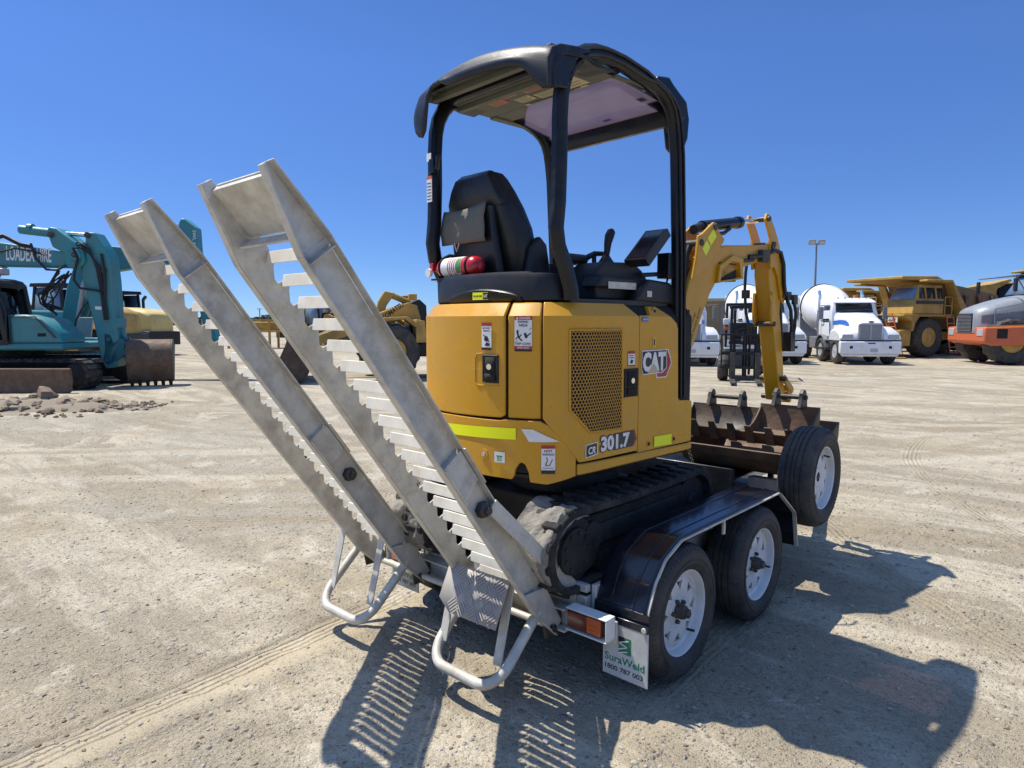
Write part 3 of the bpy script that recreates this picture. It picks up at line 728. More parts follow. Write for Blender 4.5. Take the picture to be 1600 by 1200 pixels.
    for x in (x0, x0+wdt):
        s_ = -1 if x == x0 else 1
        q = rp(LEN*.655, DEP*.55); mb = MB(); mb.lathe([(0,.034),(s_*.03,.034),(s_*.04,.022)], org=(x, *q), n=6); mb.cyl((x, *q), (x+s_*.055, *q), .016, 14); mb.build('pivot_nut', 'steel_dark', r, bevel=.002)
    if plate:
        mb = MB(); c = Vector((-.165, .385)); z0, z1 = .362, .548
        def ply(z): return -.262+(z-.345)/.2*.098
        xs0, xs1, xk = x0-.018, x0+wdt-.035, x0+.055
        for za in (0,):
            mb.add([(xk, ply(z1), z1), (xs1, ply(z1)+.01, z1+.0), (xs1, ply(z0)+.01, z0), (xk+.035, ply(z0), z0), (xs0, ply(z1)+.03, z1+.012), (xs0, ply(z0)+.04, z0+.03)], [(0,1,2,3),(4,0,3,5)])
        pl = mb.build('step_plate', 'checker_alloy', r, solid=.005)
        mb = MB()   # raised five-bar tread
        for face in ((Vector((xk+.02, ply(z1), z1)), Vector((1, .03, 0)), xs1-xk-.03), ):
            o0, ux, L_ = face; dn = Vector((0, ply(z0)-ply(z1), z0-z1)); H = dn.length; dn.normalize(); ux = ux.normalized(); nn = ux.cross(dn).normalized()
            if nn.y > 0: nn = -nn
            n1, n2 = 5, 3
            for i in range(n1):
                for j in range(n2):
                    cx = o0+ux*(L_*(i+.5)/n1)+dn*(H*(j+.5)/n2); sgn = 1 if (i+j) % 2 else -1
                    for q in range(5):
                        m_ = cx+(ux*(q-2)*.0095*1)+dn*(q-2)*.0095*(-sgn); t_ = (ux+dn*sgn).normalized()*.024
                        mb.beam(m_-t_+nn*.0035, m_+t_+nn*.0035, .0048, .004, up=nn)
        mb.build('tread_pattern', 'checker_alloy', pl, smooth=0)
    return r
ramp(-1.032, 'raised ramp with open foot hoop, without a step plate')
ramp(-.130, 'raised ramp with a chequer step plate above its foot hoop', True)
for x in (.302, ):   # lift arm from the ramp down to the chassis
    mb = MB(); mb.beam((x+.012, -.345, .925), (x+.03, .285, .335), .010, .062, up=(0, .7, .7)); mb.build('ramp_lift_arm', 'galvanised', trailer, bevel=.002)

# ------------------------------------------------------------------ small excavator on the trailer
EX = T(-.17, .72, .434); HM = T(-.17, .72, 0) @ RZ(-4)
exc = thing('mini_excavator', 'small yellow excavator with black canopy frame loaded on the trailer', 'excavator', EX)
CP = [(.5,.48),(.5,.2),(.5,-.1),(.5,-.34),(.492,-.45),(.455,-.545),(.385,-.615),(.27,-.665),(.12,-.70),(-.05,-.71),(-.22,-.695),(-.34,-.66),(-.43,-.595),(-.482,-.50),(-.5,-.38),(-.5,-.1),(-.5,.2),(-.5,.48)]
def catmull(P, n=16):
    out = []
    for i in range(len(P)-1):
        p0 = P[max(i-1, 0)]; p1 = P[i]; p2 = P[i+1]; p3 = P[min(i+2, len(P)-1)]
        for k in range(n):
            t = k/n
            out.append(tuple(.5*(2*b+(c-a)*t+(2*a-5*b+4*c-d)*t*t+(3*b-a-3*c+d)*t**3) for a, b, c, d in zip(p0, p1, p2, p3)))
    out.append(P[-1]); return out
CL = catmull(CP); CS = [0]
for a, b in zip(CL, CL[1:]): CS.append(CS[-1]+math.hypot(b[0]-a[0], b[1]-a[1]))
def contour(s):
    s = max(0, min(CS[-1]-1e-6, s)); lo, hi = 0, len(CS)-1
    while hi-lo > 1:
        m = (lo+hi)//2
        if CS[m] <= s: lo = m
        else: hi = m
    t = (s-CS[lo])/(CS[hi]-CS[lo]); a, b = CL[lo], CL[hi]
    tx, ty = b[0]-a[0], b[1]-a[1]; l = math.hypot(tx, ty)
    return a[0]+tx*t, a[1]+ty*t, -ty/l, tx/l
ZC = 1.662
def surf(s, z, off=0.):
    x, y, nx, ny = contour(s)
    ins = max(0, (z-ZC))*.75
    return (x+nx*(off-ins), y+ny*(off-ins), z)
def interp(tab, s):
    if s <= tab[0][0]: return tab[0][1]
    for (a, za), (b, zb) in zip(tab, tab[1:]):
        if s <= b: return za+(zb-za)*(s-a)/(b-a) if b > a else zb
    return tab[-1][1]
def panel(name, lo, hi, off=.0, m='yellow_paint', thick=.018, bevel=.005, step=.018):
    """body panel wrapped on the house outline; lo / hi: tables of (s, z)"""
    s0, s1 = lo[0][0], lo[-1][0]
    ss = set([s0, s1]+[q for q, _ in lo+hi if s0 <= q <= s1]); n = max(2, int((s1-s0)/step))
    for i in range(n+1): ss.add(s0+(s1-s0)*i/n)
    ss = sorted(ss); ss2 = [ss[0]]
    for q in ss[1:]:
        if q-ss2[-1] > .0025: ss2.append(q)
    ss = ss2
    O = []; I = []
    for s in ss:
        a, b = interp(lo, s), interp(hi, s); zb = min(b, ZC) if a < ZC else a
        col = [a+(zb-a)*k/6 for k in range(7)]+([zb+(b-zb)*k/2 for k in (1, 2)] if hi_max(hi) > ZC else [])
        O.append([surf(s, z, off) for z in col]); I.append([surf(s, z, off-thick) for z in col])
    mb = MB(HM); nr = len(O[0]); ns = len(O); V = [p for c in O for p in c]+[p for c in I for p in c]; K = ns*nr; F = []
    for i in range(ns-1):
        for k in range(nr-1):
            F.append((i*nr+k, i*nr+k+1, (i+1)*nr+k+1, (i+1)*nr+k)); F.append((K+i*nr+k, K+(i+1)*nr+k, K+(i+1)*nr+k+1, K+i*nr+k+1))
    for i in range(ns-1):
        for k in (0, nr-1): F.append((i*nr+k, (i+1)*nr+k, K+(i+1)*nr+k, K+i*nr+k))
    for k in range(nr-1):
        for i in (0, ns-1): F.append((i*nr+k, i*nr+k+1, K+i*nr+k+1, K+i*nr+k))
    mb.add(V, F)
    return mb.build(name, m, exc, bevel=bevel, smooth=28, weld=True)
def hi_max(t): return max(z for _, z in t)
SMAX = CS[-1]
# dark inner shell, seen only in the seams
mb = MB(HM); rows = []
for z in (.955, 1.2, 1.6, ZC, 1.715):
    rows.append([surf(SMAX*i/110, z, -.016) for i in range(111)])
mb.grid(rows); 
mb.prism([surf(SMAX*i/60, 1.2, -.03)[:2] for i in range(61)], 'z', 1.05, 1.06); mb.prism([surf(SMAX*i/60, 1.7, -.03)[:2] for i in range(61)], 'z', 1.705, 1.716)
mb.bx(-.48, .48, .44, .465, .96, 1.7)
mb.build('inner_shell', 'seam_black', exc)
g_ = .006
side_door = panel('side_door', [(.505,1.004),(.928,1.004),(1.035,1.135),(1.085,1.19),(1.100,1.21)], [(.505,1.655),(.517,1.668),(.578,1.722),(1.100,1.722)], off=.010)
panel('front_cover', [(.028,.992),(.494,.992)], [(.028,1.215),(.132,1.222),(.146,1.235),(.162,1.6),(.175,1.628),(.315,1.712),(.385,1.712),(.405,1.668),(.494,1.666)], off=.004)
panel('corner_panel', [(1.108,1.205),(1.270,1.203)], [(1.108,1.722),(1.270,1.722)], off=-.004, bevel=.008)
rear_door = panel('rear_door', [(1.280,1.215),(1.305,1.203),(1.60,1.196),(1.95,1.196)], [(1.280,1.722),(1.95,1.722)], off=.006, bevel=.006)
panel('left_cover', [(1.958,1.196),(3.05,1.196)], [(1.958,1.722),(2.6,1.722),(2.75,1.5),(3.05,1.4)], off=.004)
panel('counterweight', [(.945,.943),(1.0,.930),(1.08,.912),(1.155,.920),(1.157,.94),(1.163,.97),(1.178,.998),(1.195,1.007),(1.212,.998),(1.228,.97),(1.234,.94),(1.236,.925),(1.43,.926),(2.1,.93)],
      [(.945,1.078),(1.02,1.124),(1.075,1.178),(1.112,1.197),(1.28,1.196),(1.31,1.190),(2.1,1.186)], off=.006, bevel=.006, step=.012)
panel('side_sill', [(.012,.948),(.938,.946)], [(.012,.984),(.938,.996)], off=.010, bevel=.006)
panel('left_sill', [(2.11,.94),(3.06,.948)], [(2.11,1.186),(3.06,1.188)], off=.004)
mb = MB(HM)   # lower step of the sill at the front of the side
mb.bx(.43, .505, .40, .47, .99, 1.21); mb.build('front_step', 'yellow_paint', exc, bevel=.006)
# underside wedge and dark floor
mb = MB(HM); mb.prism([surf(SMAX*i/60, 1.2, -.03)[:2] for i in range(61)], 'z', .930, .945); mb.build('floor_plate', 'dark_grease', exc)
mb = MB(HM); mb.prism([(-.46,.30),(.44,.30),(.44,.47),(.25,.62),(.05,.62),(-.46,.47)], 'z', .95, 1.05); mb.build('front_frame', 'yellow_worn', exc, bevel=.01)

def wrap(mb, s, z, w, h, off):      # rectangle on the outline, s = its rear edge seen first, going forward
    n = max(1, int(w/.015)); A = [surf(s-w*i/n, z, off) for i in range(n+1)]; B = [surf(s-w*i/n, z+h, off) for i in range(n+1)]
    mb.grid([A, B]); return mb
def wrap_text(mb, body, s, z, w, h, off, bold=.0, shear=0.):
    P, F = text2d(body, h, w, bold, shear)
    mb.add([surf(s-x, z+y, off) for x, y in P], F)
def wrap_poly(mb, pts, off): mb.add([surf(s, z, off) for s, z in pts], [list(range(len(pts)))])
# vent grille
GP = [(.984,1.600),(.645,1.600),(.637,1.130),(.872,1.136),(.982,1.245)]
def in_poly(s, z, P):
    c = False; j = len(P)-1
    for i in range(len(P)):
        if (P[i][1] > z) != (P[j][1] > z) and s < (P[j][0]-P[i][0])*(z-P[i][1])/(P[j][1]-P[i][1])+P[i][0]: c = not c
        j = i
    return c
mb = MB(HM); 
n_ = 24
top = [surf(.984-(.984-.640)*i/n_, 1.600, .0118) for i in range(n_+1)]
bot = [surf(.984-(.984-.640)*i/n_, interp([(.637,1.130),(.872,1.136),(.984,1.247)], .984-(.984-.640)*i/n_), .0118) for i in range(n_+1)]
mb.grid([bot, top]); gb = mb.build('grille_backing', 'seam_black', side_door)
mb = MB(HM); px_ = .0176; pz = px_*.866
rowi = 0; z = 1.126
while z < 1.606:
    s = .632+(px_/2 if rowi % 2 else 0)
    while s < .990:
        if in_poly(s, z, GP):
            R0, R1 = px_/math.sqrt(3)*1.0, px_/math.sqrt(3)*.84
            o = [surf(s+R0*math.cos(PI/6+PI/3*k), z+R0*math.sin(PI/6+PI/3*k), .0150) for k in range(6)]
            q = [surf(s+R1*math.cos(PI/6+PI/3*k), z+R1*math.sin(PI/6+PI/3*k), .0150) for k in range(6)]
            b_ = [surf(s+R1*math.cos(PI/6+PI/3*k), z+R1*math.sin(PI/6+PI/3*k), .0120) for k in range(6)]
            mb.add(o+q+b_, [(k, (k+1) % 6, 6+(k+1) % 6, 6+k) for k in range(6)]+[(6+k, 6+(k+1) % 6, 12+(k+1) % 6, 12+k) for k in range(6)])
        s += px_
    z += pz; rowi += 1
grl = mb.build('grille', 'yellow_worn', side_door, smooth=0)
mb = MB(HM); P_ = GP+[GP[0]]
for (s0, z0), (s1, z1) in zip(P_, P_[1:]):
    n = max(2, int(math.hypot(s1-s0, z1-z0)/.02))
    mb.tube([surf(s0+(s1-s0)*i/n, z0+(z1-z0)*i/n, .0135) for i in range(n+1)], .005, 6)
mb.build('grille_frame', 'yellow_paint', side_door)
# latches
def latch(s0, s1, z0, z1, parent, off):
    mb = MB(HM); w = s0-s1; h = z1-z0
    mb.tube([surf(s, z, off) for s, z in ((s0,z0),(s1,z0),(s1,z1),(s0,z1))], .007, 8, closed=True)
    wrap(mb, s0, z0, w, h, off+.003)
    a = mb.build('latch', 'black_plastic', parent)
    mb = MB(HM); wrap(mb, s0-w*.12, z0+h*.05, w*.76, h*.27, off+.007); wrap(mb, s0-w*.15, z0+h*.36, w*.7, h*.58, off+.0045); mb.build('latch_paddle', 'seam_black', a, solid=.004)
    mb = MB(HM); x, y, nx, ny = contour((s0+s1)/2); c = Vector(surf((s0+s1)/2, z0+h*.58, off+.004)); n3 = Vector((nx, ny, 0)); mb.cyl(c, c+n3*.010, .0135, 20); mb.build('lock', 'chrome', a)
latch(1.394, 1.316, 1.362, 1.484, rear_door, .008); latch(.618, .522, 1.280, 1.408, side_door, .012)
mb = MB(HM)   # pressed recess beside the rear latch
mb.tube([surf(s, z, .0065) for s, z in ((1.308,1.350),(1.308,1.345),(1.43,1.345),(1.447,1.36),(1.447,1.47),(1.435,1.488),(1.40,1.492))], .0035, 8)
mb.build('latch_recess', 'yellow_paint', rear_door)
# stickers
def sticker(s0, s1, z0, z1, off, spec, label=None):
    mb = MB(HM); w = s0-s1; h = z1-z0; names = []
    def mi(n):
        if n not in names: names.append(n)
        mb.mi = names.index(n)
    mi(spec[0]); wrap(mb, s0, z0, w, h, off)
    for k, it in enumerate(spec[1:]):
        mi(it[0]); o = off+.0006+.00025*(k % 4)
        if it[1] == 'r': a, b, c, d = it[2:]; wrap(mb, s0-w*a, z0+h*c, w*(b-a), h*(d-c), o)
        elif it[1] == 't': txt, a, b, c, d = it[2:]; wrap_text(mb, txt, s0-w*a, z0+h*c, w*(b-a), h*(d-c), o+.0003, bold=.02)
        elif it[1] == 'p': wrap_poly(mb, [(s0-w*a, z0+h*b) for a, b in it[2]], o)
        elif it[1] == 'l':
            (a, b), (c, d), wd = it[2:]; p = Vector((a*w, b*h)); q = Vector((c*w, d*h)); n = (q-p).normalized(); n = Vector((-n.y, n.x))*wd*w/2
            wrap_poly(mb, [(s0-v.x, z0+v.y) for v in (p-n, q-n, q+n, p+n)], o)
    o = mb.build('warning_sticker', names, exc, smooth=0)
    if label: o['label'] = label
    return o
Wl, Bk, Rd = 'white_label', 'black_label', 'red_label'
def lines(x0, x1, z0, z1, n): return [(Bk, 'r', x0, x1-(.12 if i % 2 else 0), z0+(z1-z0)*(i+.25)/n, z0+(z1-z0)*(i+.6)/n) for i in range(n)]
fig = [(Bk,'p',[(.12,.50),(.24,.50),(.24,.60),(.12,.60)]),(Bk,'l',(.18,.50),(.30,.36),.10),(Bk,'l',(.30,.36),(.46,.30),.07),(Bk,'l',(.28,.40),(.42,.48),.06),(Bk,'l',(.20,.42),(.08,.34),.06),(Bk,'l',(.60,.52),(.70,.38),.14),(Bk,'l',(.70,.42),(.94,.52),.06),(Rd,'l',(.06,.26),(.95,.66),.035)]
sticker(1.233, 1.150, 1.505, 1.662, .000, [Wl,(Rd,'r',.0,1,.885,1.),(Wl,'t','DANGER',.30,.92,.905,.975),(Wl,'p',[(.08,.905),(.24,.905),(.16,.98)]),(Bk,'t','SWING',.20,.80,.80,.865),(Bk,'t','AREA',.24,.76,.70,.775)]+fig+[(Bk,'t','KEEP CLEAR',.06,.94,.19,.25),(Rd,'r',0,1,.06,.15),(Wl,'t','AVOID CRUSH',.15,.85,.08,.13),(Bk,'r',0,1,0,.06)], 'swing area danger sticker')
hand = [(Bk,'p',[(.25,.36),(.55,.30),(.75,.38),(.6,.50),(.35,.52)]),(Bk,'l',(.3,.5),(.2,.56),.10),(Bk,'p',[(.3,.16),(.8,.14),(.85,.24),(.5,.28)]),(Bk,'l',(.55,.38),(.8,.3),.08)]
sticker(1.404, 1.348, 1.508, 1.632, .0095, [Wl,(Rd,'r',0,1,.88,1),(Bk,'t','MOVING',.12,.88,.76,.83),(Bk,'t','PARTS',.18,.82,.66,.73)]+hand+[(Bk,'r',0,1,0,.09)], 'moving parts warning sticker')
sticker(.596, .543, 1.424, 1.496, .0135, [Wl,(Rd,'r',0,1,.82,1)]+lines(.15,.85,.5,.78,2)+[(Bk,'p',[(.25,.2),(.6,.15),(.75,.38),(.4,.45)]),(Bk,'r',0,1,0,.07)])
sticker(1.105, 1.046, .962, 1.088, .0105, [Wl,(Rd,'r',0,1,.9,1),(Bk,'t','HOT',.2,.8,.77,.86),(Bk,'t','SURFACE',.08,.92,.66,.73),(Bk,'l',(.3,.3),(.45,.5),.06),(Bk,'l',(.6,.3),(.8,.52),.06),(Bk,'l',(.45,.5),(.35,.6),.06),(Bk,'l',(.3,.3),(.62,.3),.05),(Bk,'r',0.1,.9,.2,.215),(Bk,'r',0,1,0,.13)], 'hot surface warning sticker')
sticker(1.333, 1.277, .996, 1.046, .0105, [Wl,('green_label','r',.2,.8,.55,.65),('green_label','t','5S',.25,.7,.15,.55)])
sticker(.480, .430, 1.637, 1.658, .008, ['blue_label',(Wl,'t','NHVR',.12,.88,.3,.7)])
mb = MB(HM); n = 30
mb.grid([[surf(1.67-(1.67-1.222)*i/n, 1.092+(1.109-1.092)*i/n, .0098) for i in range(n+1)], [surf(1.67-(1.67-1.222)*i/n, 1.144+(1.161-1.144)*i/n, .0098) for i in range(n+1)]])
mb.build('reflective_strip', 'hivis', exc)
mb = MB(HM); mb.grid([[surf(.362-.158*i/4, 1.003-.004*i/4, .008) for i in range(5)], [surf(.362-.158*i/4, 1.056-.003*i/4, .008) for i in range(5)]]); mb.build('reflective_strip', 'hivis', exc)
mb = MB(HM); n = 10
mb.grid([[surf(1.160-.135*i/n, 1.104+.002*i/n, .0105) for i in range(n+1)], [surf(1.196-.09*i/n-.06*max(0,(i-6)/4), 1.160-.045*max(0,(i-6)/4), .0105) for i in range(n+1)]])
mb.build('white_patch', 'white_label', exc)
def boss(s, z, r, off, m='steel_dark', nm='bolt'):
    x, y, nx, ny = contour(s); c = Vector(surf(s, z, off)); n3 = Vector((nx, ny, 0)); mb = MB(HM); mb.cyl(c-n3*.004, c+n3*.003, r, 16); return mb.build(nm, m, exc)
boss(1.395, 1.026, .024, .007, 'yellow_paint', 'bolt_cap'); boss(1.395, 1.026, .010, .011, 'galv_bright', 'bolt')
for s, z in ((.407,1.024),(.182,1.023),(.349,1.689)): boss(s, z, .016, .004, 'yellow_worn', 'bolt_cap'); boss(s, z, .009, .006, 'seam_black', 'bolt')
# number, maker's mark and size badge
mb = MB(HM); wrap(mb, .386, 1.510, .028, .048, .0062); mb.mi = 1; wrap_text(mb, '1', .379, 1.517, .011, .034, .0068, bold=.02); mb.build('number_sticker', ['number_yellow', Bk], exc, smooth=0)
mb = MB(HM)
mb.mi = 0; wrap_poly(mb, [(.282,1.498),(.250,1.498),(.214,1.428),(.262,1.352),(.352,1.352),(.36,1.385),(.30,1.385)], .0062)
mb.mi = 1; wrap_poly(mb, [(.280,1.492),(.255,1.492),(.222,1.428),(.266,1.358),(.342,1.358),(.35,1.378),(.292,1.38),(.262,1.43)], .0068)
mb.mi = 0; wrap_poly(mb, [(.478,1.495),(.265,1.497),(.262,1.40),(.30,1.378),(.468,1.374),(.480,1.40)], .0074)
mb.mi = 2; wrap_poly(mb, [(.474,1.490),(.270,1.492),(.267,1.403),(.304,1.383),(.465,1.379),(.476,1.402)], .0080)
mb.mi = 0; wrap_text(mb, 'CAT', .470, 1.388, .196, .098, .0087, bold=.055)
mb.mi = 3; wrap_poly(mb, [(.430,1.381),(.332,1.382),(.381,1.430)], .0094)
mb.build('maker_badge', [Wl, Rd, Bk, 'hivis' if 0 else 'tan_label'], exc, smooth=0)
mb = MB(HM)
mb.mi = 0; wrap_poly(mb, [(.897,1.080),(.815,1.087),(.815,1.028),(.897,1.018)], .0122); mb.mi = 1; wrap_poly(mb, [(.892,1.076),(.820,1.082),(.820,1.032),(.892,1.023)], .0127)
mb.mi = 0; wrap_text(mb, 'CR', .880, 1.034, .050, .034, .0133, bold=.03, shear=.2)
mb.mi = 1; wrap_poly(mb, [(.70,1.110),(.538,1.112),(.518,1.066),(.545,1.032),(.70,1.030)], .0122); mb.mi = 2; wrap_poly(mb, [(.545,1.112),(.534,1.112),(.514,1.066),(.541,1.032),(.551,1.032),(.527,1.066)], .0127)
mb.mi = 1; wrap_text(mb, '301.7', .800, 1.028, .232, .084, .0129, bold=.09); mb.mi = 0; wrap_text(mb, '301.7', .793, 1.034, .219, .072, .0136, bold=.045)
mb.build('size_badge', [Wl, 'steel_dark', Rd], exc, smooth=0)

# canopy frame
def hv(*p): return p
def post(x, name='canopy_post'): pass
for x, nm in ((.465, 'canopy_frame'), (-.410, 'canopy_frame')):
    path = [(x,-.470,1.735),(x,-.476,1.78),(x,-.510,1.87),(x,-.560,1.96),(x,-.575,2.04),(x,-.562,2.15),(x,-.555,2.35),(x,-.555,2.50)]
    path += [(x,-.548,2.60),(x,-.530,2.67),(x,-.497,2.728),(x,-.455,2.772),(x,-.40,2.802),(x,-.33,2.820),(x,-.25,2.827),(x,-.15,2.825),(x,.02,2.803),(x,.12,2.784),(x,.19,2.763),(x,.24,2.735),(x,.278,2.695),(x,.300,2.645),(x,.315,2.58),(x,.330,2.48),(x,.345,2.25),(x,.362,1.96),(x,.385,1.235)]
    mb = MB(HM); mb.rectube(path, .060, .072)
    fr = mb.build(nm, 'black_steel', exc, smooth=50)
    if x > 0:
        mb = MB(HM)
        for dy in (-.018, .014):
            mb.tube([(x+.034, p[1]+dy*(1 if i > 16 else 0)+(0 if i > 16 else 0), p[2]+(0 if i > 16 else dy)) for i, p in enumerate(path[9:], 9)], .008, 6)
        mb.build('edge_seal', 'black_plastic', fr)
mb = MB(HM)
mb.rectube([(-.410,.315,2.63),(-.37,.305,2.685),(.42,.305,2.685),(.465,.315,2.63)], .06, .105, side=(0,1,0))
for y, z in ((-.46, 2.775), (-.17, 2.79)): mb.rectube([(-.41,y,z),(.465,y,z)], .05, .035, side=(0,1,0))
mb.build('roof_cross_bar', 'black_steel', exc, smooth=40)
# roof
def roof_z(x, y):
    f = max(0, min(1, (-.40-y)/.14))
    return 2.745+(.035+.065*f)*max(0, 1-((x)/.53)**2)+.030*f
XS = [-.445+.0332*i for i in range(30)]
VIS = [(-.45,2.60),(-.41,2.565),(-.36,2.552),(-.34,2.60),(-.32,2.70),(-.29,2.775),(-.25,2.79),(-.20,2.785),(-.165,2.76),(-.13,2.745),(.0,2.745),(.15,2.738),(.30,2.725),(.36,2.70),(.41,2.64),(.45,2.60),(.54,2.585)]
mb = MB(HM); rows = []
for x in XS: 
    e = max(0, (abs(x-.035)-.44)/.055)
    zl = interp(VIS, x); rows_ = []
    zt = roof_z(x, -.5)-e*e*.045
    cv = .055*min(1, max(0, 1-(x/.56)**2))
    for k in range(6): rows_.append((x, -.625-cv-.01*math.sin(k/5*PI), zl+(zt-.055-zl)*k/5))
    for k in range(1, 5):
        a = PI/2*k/4; rows_.append((x, -.625-cv+.10*(1-math.cos(a)), zt-.055+.055*math.sin(a)))
    for y in (-.44, -.36, -.26): rows_.append((x, y, min(roof_z(x, y), 2.775 if abs(x-.02) > .41 else 2.80)))
    rows.append(rows_)
mb.grid(rows)
roof = mb.build('roof_shell', 'roof_plastic', exc, solid=.010, smooth=60)
mb = MB(HM); mb.prism([(-.672,2.592),(-.676,2.70),(-.655,2.748),(-.60,2.776),(-.50,2.792),(-.42,2.80),(-.41,2.79),(-.475,2.765),(-.525,2.71),(-.555,2.605)], 'x', .497, .512); mb.build('visor_cheek', 'roof_plastic', roof, bevel=.006)
mb = MB(HM); rows = []
for i in range(13):
    x = -.50+1.02*i/12; r_ = []
    for j in range(9):
        y = -.18+.50*j/8; e = max(0, (abs(x-.01)-.44)/.07)
        r_.append((x, y, 2.735+.03*max(0, 1-(x/.53)**2)*(1-j/8)-e*e*.02-(.05*(j-6)/2 if j > 6 else 0)))
    rows.append(r_)
# roof opening with tinted panel
mb2 = MB(HM @ T(0, 0, .075)); mb2.grid([[(-.37+.82*i/8, -.145+.43*j/4, 2.700-.062*j/4) for j in range(5)] for i in range(9)]); mb2.build('roof_window', 'tinted_panel', exc, solid=.004)
mb3 = MB(HM @ T(0, 0, .075))
mb3.bx(-.42, .44, -.585, -.455, 2.718, 2.728); mb3.bx(-.42, .44, -.455, -.165, 2.685, 2.693); mb3.bx(-.42,-.37,-.165,.25,2.675,2.690); mb3.bx(.43,.455,-.165,.25,2.685,2.70)
mb3.prism([(-.37,-.165),(-.12,-.165),(-.20,-.10),(-.37,.05)], 'z', 2.683, 2.692)
mb3.beam((-.4,-.40,2.672),(.43,-.40,2.672),.03,.025); mb3.beam((-.4,-.56,2.69),(.43,-.56,2.69),.035,.025)
mb3.build('headliner', 'headliner', exc, bevel=.003)
mb = MB(HM @ T(0, 0, .075)); zz = 2.6835
for a, b, c, d, m in ((.40,.575,-.45,-.36,0),(.02,.16,-.27,-.20,0),(-.10,.0,-.29,-.22,0),(.02,.15,-.36,-.31,1),(.17,.33,-.33,-.20,0),(-.12,.30,-.19,-.172,0),(-.13,-.03,-.38,-.33,1),(-.24,-.14,-.34,-.28,1)):
    mb = MB(HM @ T(0, 0, .075)); mb.mi = m; b = min(b, .43)
    mb.bx(a, b, c, d, zz-.001, zz)
    mb.mi = 2
    for i in range(4):
        y = c+(d-c)*(i+.6)/4.6; mb.bx(a+(b-a)*.08, a+(b-a)*(.9-.12*(i % 2)), y-.0025, y+.0025, zz-.0016, zz-.0004)
    mb.build('instruction_sticker', ['tan_label', 'orange_paint', 'headliner'], exc, smooth=0)
mb = MB(HM @ T(0, 0, .075)); mb.bx(.36,.40,.10,.14,2.682,2.684); mb.bx(.05,.10,.215,.235,2.675,2.677)
mb.build('instruction_sticker', ['tan_label', 'orange_paint', 'headliner'], exc, smooth=0)
mb = MB(HM); gq = [(.17,2.74),(.165,2.845),(.26,2.862),(.30,2.835),(.37,2.80),(.425,2.775),(.452,2.69),(.442,2.59),(.40,2.52),(.36,2.54),(.335,2.66),(.27,2.73)]
mb.prism(gq, 'x', .37, .462)
mb.build('front_guard', 'black_steel', exc, bevel=.012)
# left post fittings
mb = MB(HM); mb.bx(-.422,-.380,-.601,-.597,2.25,2.38); mb.mi = 1; mb.bx(-.422,-.380,-.6015,-.5965,2.365,2.38)
for i in range(6): mb.mi = 2; mb.bx(-.418,-.385,-.602,-.600,2.262+.016*i,2.266+.016*i)
mb.build('post_sticker', [Wl, 'orange_paint', Bk], exc, smooth=0)
mb = MB(HM); mb.bx(-.422,-.386,-.600,-.596,2.455,2.495); mb.build('post_sticker', [Wl, 'orange_paint', Bk], exc, smooth=0)
mb = MB(HM); mb.tube([(-.375,-.60,2.415),(-.335,-.60,2.41),(-.33,-.60,2.45),(-.32,-.60,2.47)], .013, 8); mb.bx(-.385,-.345,-.615,-.58,2.39,2.46); mb.build('belt_hook', 'black_steel', exc, bevel=.004)
# black skirt behind the seat
mb = MB(HM); n = 60; S0, S1 = .925, 2.05
rows = []
for i in range(n+1):
    s = S0+(S1-S0)*i/n
    tp = 1.845+.008*math.sin((s-S0)*3) - (.02 if s < 1.0 else 0) + (.006 if s > 1.2 else 0)
    rows.append([surf(s, 1.66, -.072)[:2]+(1.722,), surf(s, 1.66, -.060)[:2]+(1.735,), surf(s, 1.66, -.058)[:2]+(tp-.02,), surf(s, 1.66, -.066)[:2]+(tp,), surf(s, 1.66, -.11)[:2]+(tp+.004,)])
mb.grid(rows); skirt = mb.build('seat_surround', 'black_plastic', exc, solid=.006, smooth=40)
mb = MB(HM); rows = []
for i in range(25):
    t = i/24; s = 1.22+.50*t; h = 1.735+.045*math.sin(t*PI)**.6
    rows.append([surf(s, 1.66, -.054)[:2]+(1.728,), surf(s, 1.66, -.052)[:2]+(h,), surf(s, 1.66, -.062)[:2]+(h+.012,)])
mb.grid(rows); mb.build('arched_trim', 'black_steel', skirt, solid=.004)
mb = MB(HM); mb.mi = 0; A = [surf(1.52-.105*i/5, 1.66, -.0485) for i in range(6)]
mb.grid([[(p[0],p[1],1.738) for p in A], [(p[0],p[1],1.772) for p in A]])
mb.mi = 1; A = [surf(1.448-.033*i/3, 1.66, -.0478) for i in range(4)]; mb.grid([[(p[0],p[1],1.740) for p in A], [(p[0],p[1],1.770) for p in A]])
def sk_text(mb, body, s, z, w, h, off):
    P, F = text2d(body, h, w, .03); mb.add([surf(s-x, 1.66, off)[:2]+(z+y,) for x, y in P], F)
sk_text(mb, 'WILLIAM ADAMS', 1.515, 1.750, .062, .010, -.0475)
mb.mi = 2; sk_text(mb, 'CAT', 1.444, 1.748, .026, .014, -.047)
mb.build('dealer_plate', ['hivis', Bk, Wl], skirt, smooth=0)
mb = MB(HM); mb.bx(-.43,.45,-.46,.30,1.716,1.74); mb.build('operator_floor', 'black_plastic', exc)
